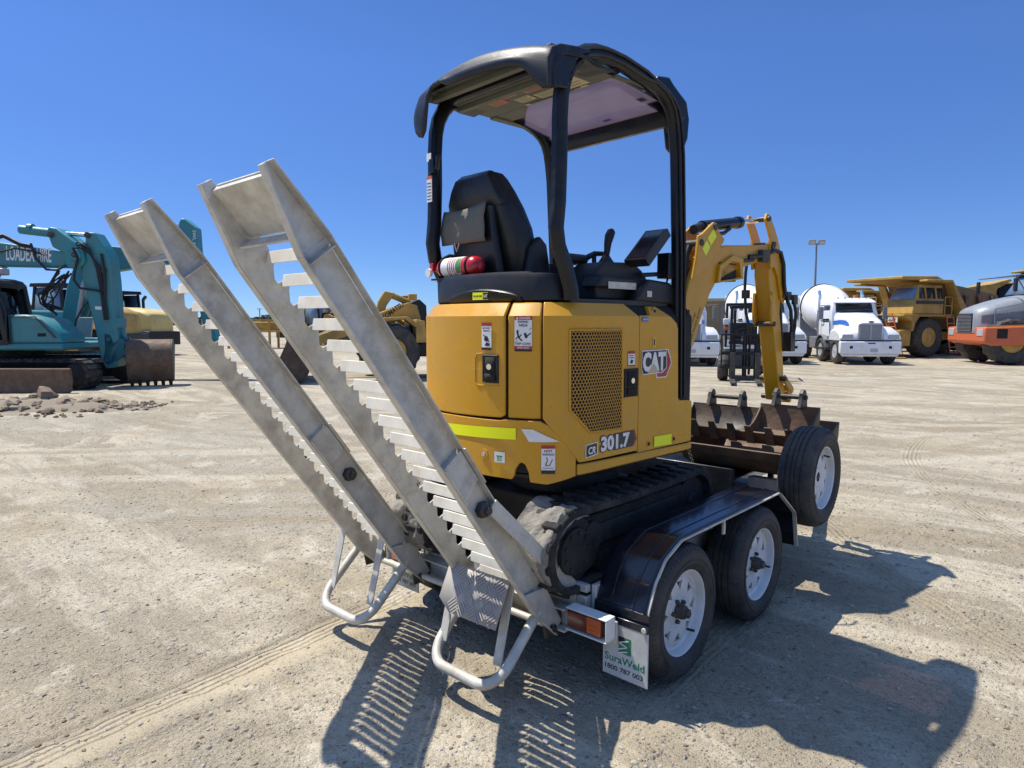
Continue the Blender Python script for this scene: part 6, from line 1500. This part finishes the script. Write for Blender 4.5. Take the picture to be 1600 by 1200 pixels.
mb = MB(M); mb.prism([(1.30,.08),(1.42,.05),(1.36,.35),(1.42,.62),(1.34,.62),(1.28,.35)], 'x', .1, 2.1); mb.prism([(1.30,.08),(1.42,.05),(1.36,.35),(1.42,.62),(1.34,.62),(1.28,.35)], 'x', -2.1, .1)
mb.v = [M @ (RZ(0) @ (M.inverted() @ v)) for v in mb.v]
# blade lies across the near end, along the machine's side in view
mb2 = MB(M); mb2.prism([(2.02,.06),(2.10,.02),(2.06,.3),(2.12,.58),(2.03,.60),(1.98,.3)], 'y', -2.6, 1.42) if False else None
mbb = MB(M); mbb.prism([(1.78,.03),(1.86,.0),(1.80,.28),(1.84,.56),(1.76,.57),(1.72,.28)], 'y', -2.4, 2.5); mbb.bx(1.2,1.76,-.9,-.7,.2,.4); mbb.bx(1.2,1.76,.5,.7,.2,.4)
mbb.build('dozer_blade', 'bucket_rust', ta, bevel=.02)
mb = MB(M); mb.bx(-1.15,1.15,-2.0,1.9,.95,1.12); mb.prism([(.62,1.12),(1.88,1.12),(1.82,1.35),(1.45,1.70),(1.05,1.80),(.62,1.80)], 'x', .15, 1.12); mb.prism([(-2.0,1.12),(.3,1.12),(.3,1.9),(-1.8,1.9)], 'x', -1.15, .1)
bd = mb.build('house', 'teal_paint', ta, bevel=.06, seg=3)
mb = MB(M); mb.bx(1.122,1.126,1.32,1.52,1.28,1.36); mb.build('hatch_handle', 'seam_black', bd)
mb = MB(M)
for a, b in (((1.1,-.55,1.12),(1.1,-.55,2.55)),((1.1,.58,1.12),(1.1,.38,2.5)),((.2,.58,1.12),(.2,.38,2.5)),((.2,-.55,1.12),(.2,-.55,2.55)),((1.1,-.10,1.12),(1.1,-.10,2.5)),((1.1,.58,1.14),(1.1,-.55,1.14)),((1.1,.38,2.5),(1.1,-.55,2.5)),((.2,.38,2.5),(1.1,.38,2.5)),((.2,-.55,2.5),(1.1,-.55,2.5)),((.2,.58,1.14),(1.1,.58,1.14))): mb.beam(a, b, .13, .13, up=(1,0,0) if abs(Vector(a).z-Vector(b).z) > .5 else (0,0,1), ext=.03)
mb.prism([(-.65,2.50),(.42,2.50),(.35,2.62),(.15,2.68),(-.6,2.68)], 'x', .12, 1.18); mb.bx(.15,1.14,-.5,.5,1.12,1.3); mb.bx(.14,.18,-.5,.4,1.2,2.4)
cb = mb.build('cab_frame', 'black_plastic', ta, bevel=.03)
for i in range(6): pass
mb = MB(M); mb.add([(1.14,-.06,1.2),(1.14,.52,1.2),(1.14,.36,2.44),(1.14,-.06,2.44)], [(0,1,2,3)]); mb.add([(1.14,-.5,1.2),(1.14,-.14,1.2),(1.14,-.14,2.44),(1.14,-.5,2.44)], [(0,1,2,3)]); mb.add([(.25,.60,1.2),(1.05,.60,1.2),(1.05,.40,2.44),(.25,.40,2.44)], [(0,1,2,3)]); mb.build('cab_window', 'cab_glass', ta, solid=.008)
mb = MB(M); loft(mb, [rrect(.62,-.15,.5,.5,1.30),rrect(.62,-.15,.5,.5,1.5)]); loft(mb, [rrect(.62,-.38,.5,.14,1.5),rrect(.62,-.42,.46,.12,2.15)]); mb.bx(1.0,1.06,-.1,.45,1.5,1.55); mb.cyl((.9,.3,1.3),(.9,.3,1.7),.03,8); mb.build('cab_seat', 'seat_vinyl', ta)
BQ = lambda pts: [tq(*p) for p in pts]
mb = MB(M); mb.prism(BQ([(-60,500),(-35,500),(-8,430),(12,418),(118,420),(126,416),(126,398),(112,396),(12,381),(-10,384),(-40,420)]), 'x', -.25, .25); bm1 = mb.build('boom', 'teal_paint', ta, bevel=.03)
mb = MB(M); a = tq(31, 410); plane_text(mb, 'LOADEX HIRE', (.2525, a[0], a[1]), (0, 1, -.05), (0, .05, 1), .36, 1.12, bold=.02); mb.build('lettering', 'white_label', bm1, smooth=0)
mb = MB(M); mb.prism(BQ([(96,366),(101,360),(112,362),(132,378),(150,392),(152,412),(140,424),(122,421),(122,400),(104,390)]), 'x', -.30, .30); mb.cyl((-.34,*tq(138,402)),(.34,*tq(138,402)),.16,20); mb.build('boom_bracket', 'teal_paint', bm1, bevel=.03)
mb = MB(M); mb.cyl((.05,*tq(47,362)),(.05,*tq(98,368)),.11,16); mb.cyl((.05,*tq(60,361)),(.05,*tq(66,361.5)),.13,16); c1 = mb.build('arm_cylinder', 'teal_paint', ta, smooth=40); mb = MB(M); mb.cyl((.05,*tq(98,367)),(.05,*tq(156,371)),.055,12); mb.build('cylinder_rod', 'chrome', c1)
mb = MB(M); mb.cyl((.1,*tq(-5,455)),(.1,*tq(18,418)),.07,12); mb.build('boom_cylinder', 'silver_paint', ta)
mb = MB(M); mb.prism(BQ([(152,372),(156,367),(166,368),(176,385),(186,402),(189,440),(190,500),(194,540),(188,572),(172,575),(165,560),(160,520),(150,470),(142,430),(148,405)]), 'x', -.22, .22); st1 = mb.build('stick', 'teal_paint', ta, bevel=.03)
mb = MB(M); p_ = tq(166,482); mb.bx(.222,.226,p_[0]-.08,p_[0]+.08,p_[1]-.04,p_[1]+.04); mb.build('label', 'white_label', st1)
mb = MB(M); mb.cyl((.0,*tq(183,420)),(.0,*tq(186,500)),.09,14); mb.cyl((.0,*tq(186,500)),(.0,*tq(196,528)),.05,10); mb.bx(-.12,.2,tq(176,505)[0],tq(196,505)[0],tq(0,512)[1],tq(0,497)[1]); mb.build('bucket_cylinder', 'teal_paint', st1)
mb = MB(M)
for x in (-.2, .17): mb.prism(BQ([(172,520),(182,522),(186,535),(198,528),(206,536),(206,552),(190,562),(176,572),(168,562),(172,545)]), 'x', x, x+.05)
for q in ((176,562),(202,540),(180,530)): mb.cyl((-.28,*tq(*q)),(.28,*tq(*q)),.05,12)
mb.build('bucket_link', 'teal_dark', st1, bevel=.01)
# rusty bucket resting on its teeth, turned across the view
BKM = M @ T(.05, tq(236,0)[0], 0) @ RZ(-68)
pr = [(-.02,.10),(.10,.32),(.20,.60),(.20,.86),(.10,1.06),(-.10,1.17),(-.34,1.18),(-.62,1.02)]
mb = MB(BKM); mb.prism(pr+[(-.60,.98),(-.34,1.13),(-.11,1.12),(.06,1.03),(.15,.85),(.15,.61),(.06,.34),(-.06,.12)], 'x', -.50, .50); b1 = mb.build('bucket', 'bucket_rust', ta, bevel=.02)
for x in (-.525, .49):
    mb = MB(BKM); mb.prism(pr+[(-.42,.72),(-.22,.36)], 'x', x, x+.035); mb.build('bucket_side', 'bucket_rust', b1, bevel=.01)
    mb = MB(BKM); xx = x-.004 if x < 0 else x+.039; mb.prism([(-.62,1.02),(-.50,1.06),(-.02,.14),(-.06,.10),(-.24,.36),(-.44,.72)], 'x', xx-.002, xx+.002); mb.build('painted_edge', 'teal_paint', b1)
for i in range(6):
    x = -.44+.176*i; mb = MB(BKM); mb.hexa([(x-.05,-.05,.13),(x+.05,-.05,.13),(x+.05,.03,.16),(x-.05,.03,.16),(x-.035,-.10,.0),(x+.035,-.10,.0),(x+.035,-.07,.0),(x-.035,-.07,.0)]); mb.build('tooth', 'bucket_dark', b1)
def hose_run(pts, r=.03): mb.tube(pts, r, 7)
mb = MB(M); q = lambda px, py, x=.27: (x, *tq(px, py))
for o_ in (0, 3): hose_run([q(5,378+o_), q(30,372+o_), q(55,385+o_), q(72,388+o_)]); 
hose_run([q(72,385,.3), q(80,408,.33), q(95,424,.35), q(112,425,.35), q(124,418,.33)]); hose_run([q(137,392,.34), q(144,408,.36), q(138,428,.36), q(136,440,.35), q(144,452,.34), q(170,456,.3), q(176,460,.28)]); hose_run([q(176,400,.26), q(180,430,.27), q(178,470,.26)])
rg = random.Random(5)
for i in range(9):
    a0 = rg.uniform(100, 122); hose_run([q(a0, 424+rg.uniform(0,8), .05), q(a0-8+rg.uniform(-6,6), 440+rg.uniform(-6,6), .1), q(84+rg.uniform(-8,14), 452+rg.uniform(-8,14), .0+rg.uniform(0,.3)), q(78+rg.uniform(-6,16), 470+rg.uniform(-8,8), .1), q(92+rg.uniform(-10,14), 486+rg.uniform(-6,8), .1)], .022)
mb.build('hose', 'black_plastic', ta, smooth=60)
for q_ in ((104,372),(138,402),(156,372),(178,425),(150,388)):
    mb = MB(M); mb.cyl((.2,*tq(*q_)),(.345 if q_[0] < 150 else .26,*tq(*q_)),.075,14); mb.cyl((.2,*tq(*q_)),(.36 if q_[0] < 150 else .275,*tq(*q_)),.04,10); mb.build('pivot_pin', 'steel_dark', ta)
mb = MB(M)
for o_ in (0, 4, 8): hose_run([q(128,386+o_,.2), q(146,383+o_,.32), q(160,392+o_,.30), q(168+o_*.6,420,.27), q(172+o_*.6,450,.26), q(176+o_*.6,500,.26)], .022)
hose_run([q(20,398,.28), q(45,392,.27), q(70,396,.27), q(92,402,.28)], .02); hose_run([q(150,470,.1), q(138,480,.1), q(130,500,.2), q(126,520,.2)], .025)
mb.build('hose', 'black_plastic', ta, smooth=60)
mb = MB(M); mb.cyl((.0,*tq(134,455)),(.0,*tq(150,420)),.075,12); mb.cyl((.0,*tq(124,500)),(.0,*tq(134,455)),.045,10); mb.build('lift_cylinder', 'silver_paint', ta)
mb = MB(M); mb.bx(-.15,1.14,tq(62,0)[0],tq(122,0)[0],1.805,1.83) if False else mb.bx(.25,1.05,-1.2,-.7,2.0,2.25); mb.build('rear_hood', 'teal_paint', ta, bevel=.03); mb = MB(M); mb.tube([(1.2,.62,1.15),(1.2,.66,1.9),(1.16,.45,2.35)], .02, 6); mb.build('handrail', 'black_plastic', ta); mb = MB(M); mb.tube([(1.15,.7,1.15),(1.15,.7,1.75),(1.15,1.3,1.75),(1.15,1.75,1.25)], .018, 6); mb.build('handrail', 'black_plastic', ta)
mb = MB(M); mb.bx(.3,.55,tq(24,0)[0],tq(38,0)[0],tq(0,433)[1],tq(0,423)[1]); mb.build('work_light', 'silver_paint', ta, bevel=.03)
d = 19.6; r0_ = -13.2; M = place(r0_, d, 1, 0); tq = tracer(r0_, d)
tb = thing('teal_excavator', 'second teal excavator behind, its raised arm end showing between the two ramps', 'excavator', M)
track_set(tb, M, (-.9, .9), -2.0, 1.35, .72, .5)
mb = MB(M); mb.prism([(1.7,.03),(1.8,.0),(1.75,.3),(1.8,.62),(1.7,.62),(1.66,.3)], 'x', -1.2, 1.2) ; mb.bx(-.5,-.3,.8,1.7,.2,.4); mb.bx(.3,.5,.8,1.7,.2,.4); mb.build('dozer_blade', 'bucket_dark', tb, bevel=.02)
mb = MB(M); mb.bx(-.9,.9,-1.0,1.0,.4,.75); mb.bx(-1.15,1.15,-2.0,1.1,.9,1.15); mb.prism([(-2.0,1.15),(-.2,1.15),(-.3,1.95),(-1.8,2.0)], 'x', -1.1, 1.1); mb.build('house', 'teal_paint', tb, bevel=.05)
mb = MB(M); mb.prism(BQ([(96,545),(112,545),(140,470),(158,425),(162,400),(150,392),(138,398),(118,450)]), 'x', -.22, .22); b3 = mb.build('boom', 'teal_paint', tb, bevel=.03)
mb = MB(M); mb.prism(BQ([(148,395),(165,385),(230,392),(300,378),(318,395),(310,412),(240,418),(160,430)]), 'x', -.2, .2); mb.build('upper_boom', 'teal_paint', b3, bevel=.03)
mb = MB(M); pl_ = BQ([(290,372),(293,352),(297,346),(303,347),(319,361),(320,395),(325,412),(330,424),(329,434),(323,433),(345,540),(330,545),(308,430),(296,405),(289,392)]); mb.prism(pl_, 'x', -.18, .18); s2 = mb.build('stick', 'teal_paint', tb, bevel=.03)
mb = MB(M); a = tq(312, 364); plane_text(mb, 'SWL 600 kg', (.184, a[0], a[1]), (0, -.03, -1), (0, 1, 0), .13, .74, bold=.01); mb.build('lettering', 'white_label', s2, smooth=0)
mb = MB(M); mb.cyl((0,*tq(240,368)),(0,*tq(298,353)),.06,12); c2 = mb.build('cylinder_rod', 'chrome', tb)
mb = MB(M)
for i in range(6): hose_run([(.1,*tq(280-i*2,388+i)), (.14,*tq(292,378+i*2)), (.15,*tq(294,388+i*3)), (.1,*tq(286,400+i))], .02)
mb.build('hose', 'black_plastic', tb)
mb = MB(M); mb.cyl((.1,*tq(121,535)),(.1,*tq(150,470)),.08,12); mb.cyl((-.1,*tq(121,535)),(-.1,*tq(150,470)),.08,12); mb.build('boom_cylinder', 'teal_dark', tb)
mb = MB(M); mb.hexa([(.25,1.25,1.2),(.6,1.25,1.2),(.6,1.30,1.2),(.25,1.30,1.2),(.25,1.35,1.85),(.6,1.35,1.85),(.6,1.40,1.85),(.25,1.40,1.85)]) if False else mb.hexa([(.7,1.0,1.2),(.75,1.0,1.2),(.75,1.45,1.2),(.7,1.45,1.2),(.7,1.08,1.75),(.75,1.08,1.75),(.75,1.55,1.75),(.7,1.55,1.75)])
mb.build('counter_panel', 'silver_paint', tb, bevel=.01)

# wheel loaders
def loader(M, label, paint, lettering=None, arm=True, back=0., reach=0.):
    t = thing('wheel_loader', label, 'wheel loader', M, 'yellow wheel loaders')
    for s_ in (-1, 1):
        bgwheel(t, s_*1.25, 1.5, .80, .55, s_, paint, .48, 16); bgwheel(t, s_*1.25, -1.5, .80, .55, s_, paint, .48, 16)
    mb = MB(M); secs = []
    for y, hw, zb, zt in ((-.95-back,.72,1.1,2.30),(-1.4-back,.76,1.0,2.32),(-2.6-back,.76,1.0,2.18),(-3.05-back,.70,1.05,2.0),(-3.15-back,.62,1.1,1.85)): secs.append([(hw,y,zb),(hw,y,zt-.12),(hw-.12,y,zt),(-hw+.12,y,zt),(-hw,y,zt-.12),(-hw,y,zb)])
    loft(mb, secs); h = mb.build('bonnet', paint, t, smooth=40, bevel=.03)
    mb = MB(M)
    for s_ in (-1, 1): mb.bx(s_*.77-.006,s_*.77+.006,-2.4,-1.7,1.25,1.95)
    mb.build('side_grille', 'bucket_dark', h)
    mb = MB(M); mb.cyl((.3,-1.6,2.3),(.3,-1.6,2.72),.07,10); mb.cyl((.3,-1.6,2.70),(.3,-1.78,2.86),.08,10); mb.build('exhaust', 'black_steel', t)
    mb = MB(M); mb.bx(-.55,.55,-3.0,2.0,.62,1.0); mb.prism([(-3.3,.5),(-2.6,.5),(-2.5,1.2),(-3.3,1.15)], 'x', -.9, .9); mb.build('frame', 'black_steel', t, bevel=.03)
    mb = MB(M)
    for s_ in (-1, 1):
        x0, x1 = (-1.28,-.72) if s_ < 0 else (.72,1.28)
        mb.prism([(-2.45,1.35),(-2.1,1.70),(-.9,1.72),(-.55,1.3),(-.62,1.3),(-.95,1.64),(-2.06,1.62),(-2.38,1.32)], 'x', x0, x1)
        mb.prism([(.75,1.55),(1.1,1.78),(2.2,1.72),(2.25,1.62),(1.15,1.70),(.85,1.48)], 'x', x0, x1); mb.prism([(.55,1.05),(.85,1.05),(.85,1.70),(.6,1.65)], 'x', x0, x1)
    mb.build('mudguard', paint, t, bevel=.02)
    MC = M @ T(0, -back, 0)
    mb = MB(MC); hw = .75
    for x in (-hw, hw):
        for (a, b) in (((x,-.9,1.3),(x*.92,-.8,3.0)),((x,.45,1.3),(x*.92,.25,3.0)),((x,-.9,1.35),(x,.45,1.35))): mb.beam(a, b, .10, .10, ext=.03)
    mb.prism([(-.95,2.98),(.42,2.98),(.36,3.12),(-.9,3.14)], 'x', -.80, .80); mb.bx(-.74,.74,-.85,.4,1.1,1.42)
    mb.build('cab_frame', 'black_steel', t, bevel=.02)
    mb = MB(MC)
    for x in (-.74, .74): mb.add([(x,-.85,1.45),(x,.40,1.45),(x*.93,.22,2.95),(x*.93,-.78,2.95)], [(0,1,2,3)])
    mb.add([(-.7,.43,1.45),(.7,.43,1.45),(.65,.25,2.95),(-.65,.25,2.95)], [(0,1,2,3)]); mb.build('cab_window', 'window_sky', t, solid=.01)
    mb = MB(MC); mb.cyl((0,-.4,3.12),(0,-.4,3.26),.08,10); mb.build('beacon', 'lamp_amber', t)
    mb = MB(M)
    for x in (-.55, .55):
        mb.prism([(.55,1.55),(.70,2.10),(.95,2.18),(1.6,1.95),(2.75+reach,1.15),(3.0+reach,.55),(2.85+reach,.35),(2.55+reach,.95),(1.55,1.60),(.95,1.72)], 'x', x-.07, x+.07)
    am = mb.build('lift_arm', paint, t, bevel=.02)
    mb = MB(M); mb.prism([(1.25,2.45),(1.55,2.52),(1.75,2.2),(1.9,1.5),(1.7,1.1),(1.55,1.15),(1.65,1.6),(1.5,2.1)], 'x', -.12, .12); mb.cyl((0,.5,2.05),(0,1.38,2.42),.09,12); mb.build('bell_crank', paint, am, bevel=.02)
    mb = MB(M); mb.prism([(.35,.9),(.85,.9),(.95,2.15),(.60,2.28),(.4,2.1)], 'x', -.45, .45); mb.build('tower', 'black_steel', t, bevel=.02)
    for x in (-.62, .62): mb = MB(M); mb.bx(x-.12,x+.12,.72,.95,2.24,2.42); mb.build('headlight', paint, t, bevel=.02); mb = MB(M); mb.bx(x-.09,x+.09,.95,.965,2.27,2.39); 
    if lettering:
        mb = MB(M); dv = Vector((0, -.81, .57)).normalized(); uv = Vector((0, .57, .81)).normalized(); plane_text(mb, lettering, (-.6225, 1.66, 1.66), dv, uv, .15, .74, bold=.03, shear=.15); mb.build('lettering', 'black_label', am, smooth=0)
    bp = [(a_+reach, b_) for a_, b_ in [(3.75,.05),(3.1,.02),(2.78,.20),(2.62,.60),(2.62,1.0),(2.85,1.38),(3.15,1.55)]]
    mb = MB(M); ii = [(a_+reach, b_) for a_, b_ in [(3.75,.09),(3.12,.07),(2.83,.24),(2.68,.61),(2.68,.98),(2.89,1.34),(3.15,1.49)]]; mb.prism(bp+ii[::-1], 'x', -1.4, 1.4); bk = mb.build('bucket', 'bucket_dark', t, bevel=.015)
    for x in (-1.42, 1.38): mb = MB(M); mb.prism(bp+[(3.35+reach,.9)], 'x', x, x+.04); mb.build('bucket_side', 'bucket_dark', bk)
    return t
loader(place(-2.25, 20.3, -.95, -.31), 'yellow wheel loader with black bucket and arm lettering behind the second ramp', 'haul_yellow', 'KOMATSU', back=1.1, reach=1.0)
loader(place(-19.9, 34.0, -.93, .36), 'pale yellow wheel loader parked behind the teal excavator bucket', 'pale_yellow')
loader(place(-13.2, 47, .9, -.4), 'small distant yellow loader with light cab glass seen between ramp rungs', 'haul_yellow')
loader(place(-18.3, 27.2, -1, .06), 'yellow loader with an amber beacon, its cab roof showing above the teal excavator bonnet', 'haul_yellow')
# yellow steel rack, fence, thin pole
M = place(-15.6, 41, 0, -1)
rk = thing('steel_rack', 'yellow steel frame rack standing far off between the ramps', 'rack', M)
mb = MB(M)
for x in (-2.2, -.9, .4, 1.6): mb.bx(x-.06,x+.06,-.06,.06,0,1.75); mb.bx(x-.06,x+.06,-1.6,-1.48,0,1.75)
for z in (1.0, 1.68): mb.bx(-2.2,1.6,-.05,.05,z,z+.1); mb.bx(-2.2,1.6,-1.59,-1.49,z,z+.1)
mb.build('frame', 'haul_yellow', rk); mb = MB(M); mb.bx(-2.1,.3,-1.4,-.15,1.12,1.62); mb.build('load', 'haul_yellow', rk, bevel=.05)
M = place(-26, 70, 0, -1)
fc = thing('mesh_fence', 'pale wire fence along the far side of the yard', 'fence', M)
for i in range(9): mb = MB(M); x = -14+5*i; mb.bx(x-.05,x+.05,-.05,.05,0,1.9); mb.build('post', 'silver_paint', fc)
mb = MB(M)
for z in (.1, .5, .95, 1.4, 1.85): mb.bx(-14,26,-.012,.012,z,z+.025)
mb.build('wire', 'silver_paint', fc)
mb = MB(place(-25.3, 68, 0, -1)); mb.tube([(0,0,0),(0,0,2.9)], [.07,.05], 8); mb.bx(-.25,.25,-.04,.04,2.86,2.92); o = mb.build('thin_pole', 'grey_paint'); tag(o, 'thin grey pole standing by the far fence', 'pole')
mb = MB()
for i in range(9000):
    rr = random.uniform(-330, 120); dd = 300+random.uniform(-12, 12); hh = 2.6+2.6*abs(noise.noise(Vector((rr*.035, 3, 0))))+1.4*noise.noise(Vector((rr*.2, 9, 0)))
    z = random.uniform(.2, max(.6, hh)); p = at(rr, dd, z); s = random.uniform(.8, 1.7)
    a = random.random()*6; b = random.uniform(-1, 1)
    u = Vector((math.cos(a), math.sin(a), b*.5))*s; v = Vector((-math.sin(a)*.6, math.cos(a)*.6, 1-abs(b)*.5))*s*.7
    mb.add([p-u-v*.6, p+u*.7-v, p+u+v*.5, p+v, p-u*.8+v*.6], [(0,1,2,3,4)])
o = mb.build('treeline', 'far_trees', smooth=0); kind(o, 'stuff'); o['label'] = 'dark far treeline along the horizon'
# rubble ----------------------------------------------------------------------
def rock(mb, c, s, sq=.75, seed=0):
    V = []; F = []; nu, nv = 10, 6
    for i in range(nv+1):
        th = PI*i/nv
        for k in range(nu):
            a = 2*PI*k/nu; d_ = Vector((math.sin(th)*math.cos(a), math.sin(th)*math.sin(a), math.cos(th))); q = 1+.55*noise.noise(d_*1.3+Vector((seed*7.1, seed, 0)))+.22*noise.noise(d_*3.5+Vector((0, seed*3.3, 0)))
            V.append((c[0]+d_.x*s*q, c[1]+d_.y*s*q*.85, c[2]+d_.z*s*q*sq))
    for i in range(nv):
        for k in range(nu): F.append((i*nu+k, i*nu+(k+1) % nu, (i+1)*nu+(k+1) % nu, (i+1)*nu+k))
    mb.add(V, F)
mb = MB()
for i in range(520):
    f = random.random()**1.3; rr = -10.4+3.6*f; dd = 12.6+random.gauss(0, .33)+.25*f; hgt = max(0, .20*(1-abs(rr+9.0)/1.4))*max(0, 1-abs(dd-12.7)/.7)
    s = random.uniform(.025, .085)*(1.7 if rr < -8 and random.random() < .4 else 1)*(1 if rr < -7.2 else .6); p = at(rr, dd); mb.mi = random.choice((0, 0, 1)); rock(mb, (p.x, p.y, s*.3+random.random()*hgt), s, .6, i)
for i in range(40):
    rr = random.uniform(-10, -7.3); dd = 11.5+random.gauss(0, .12); p = at(rr, dd); s = random.uniform(.015, .05); mb.mi = 1; rock(mb, (p.x, p.y, s*.3), s, .6, i+500)
o = mb.build('rubble', ['soil_clod', 'rock_brown'], smooth=30); kind(o, 'stuff'); o['label'] = 'brown broken soil and rubble heaped in front of the teal excavator'
for rr, dd, z, s, lab, sd in ((-8.86, 12.75, .23, .20, 'largest dark boulder sitting on top of the rubble heap', 3), (-9.75, 12.5, .10, .17, 'brown boulder low in the rubble heap, below the excavator blade', 8), (-8.35, 12.55, .10, .13, 'small flat boulder at the open end of the rubble heap', 14), (-9.2, 12.3, .08, .15, 'pale boulder at the foot of the rubble heap nearest the ramps', 21)):
    p = at(rr, dd); mb = MB(); rock(mb, (p.x, p.y, z), s, .8, sd); o = mb.build('boulder', 'rock_brown' if sd != 21 else 'soil_clod', smooth=30); tag(o, lab, 'boulder', 'boulders in the rubble heap')
mb = MB(); rows = []
for i in range(40):
    r_ = []
    for k in range(14):
        rr = -10.6+4.2*i/39; dd = 12.0+1.3*k/13; hgt = .15*max(0, 1-((rr+9.1)/1.5)**2)*math.sin(PI*k/13)+.07*max(0, 1-((rr+8.4)/2.2)**2)*math.sin(PI*k/13); p = at(rr, dd)
        r_.append((p.x, p.y, -.03+max(0, hgt)*(1+.5*noise.noise(Vector((rr*3, dd*3, 0))))+.02*noise.noise(Vector((rr*9, dd*9, 0)))*(hgt > .03)))
    rows.append(r_)
mb.grid(rows); o = mb.build('soil_mound', 'soil_clod', smooth=60); kind(o, 'structure')
for i, (px_r, dd) in enumerate(((2.6, 4.4), (1.95, 3.75), (2.9, 5.1))):
    p = at(px_r, dd); mb = MB(); rock(mb, (p.x, p.y, .008), .022-.004*i, .6, 40+i); o = mb.build('loose_stone', 'stone_mixed', smooth=30); tag(o, ['pale loose stone on the gravel outside the canopy shadow', 'small loose stone inside the shadow by the rear tyre', 'loose stone farther out past the shadow of the canopy'][i], 'stone', 'loose stones on the gravel')
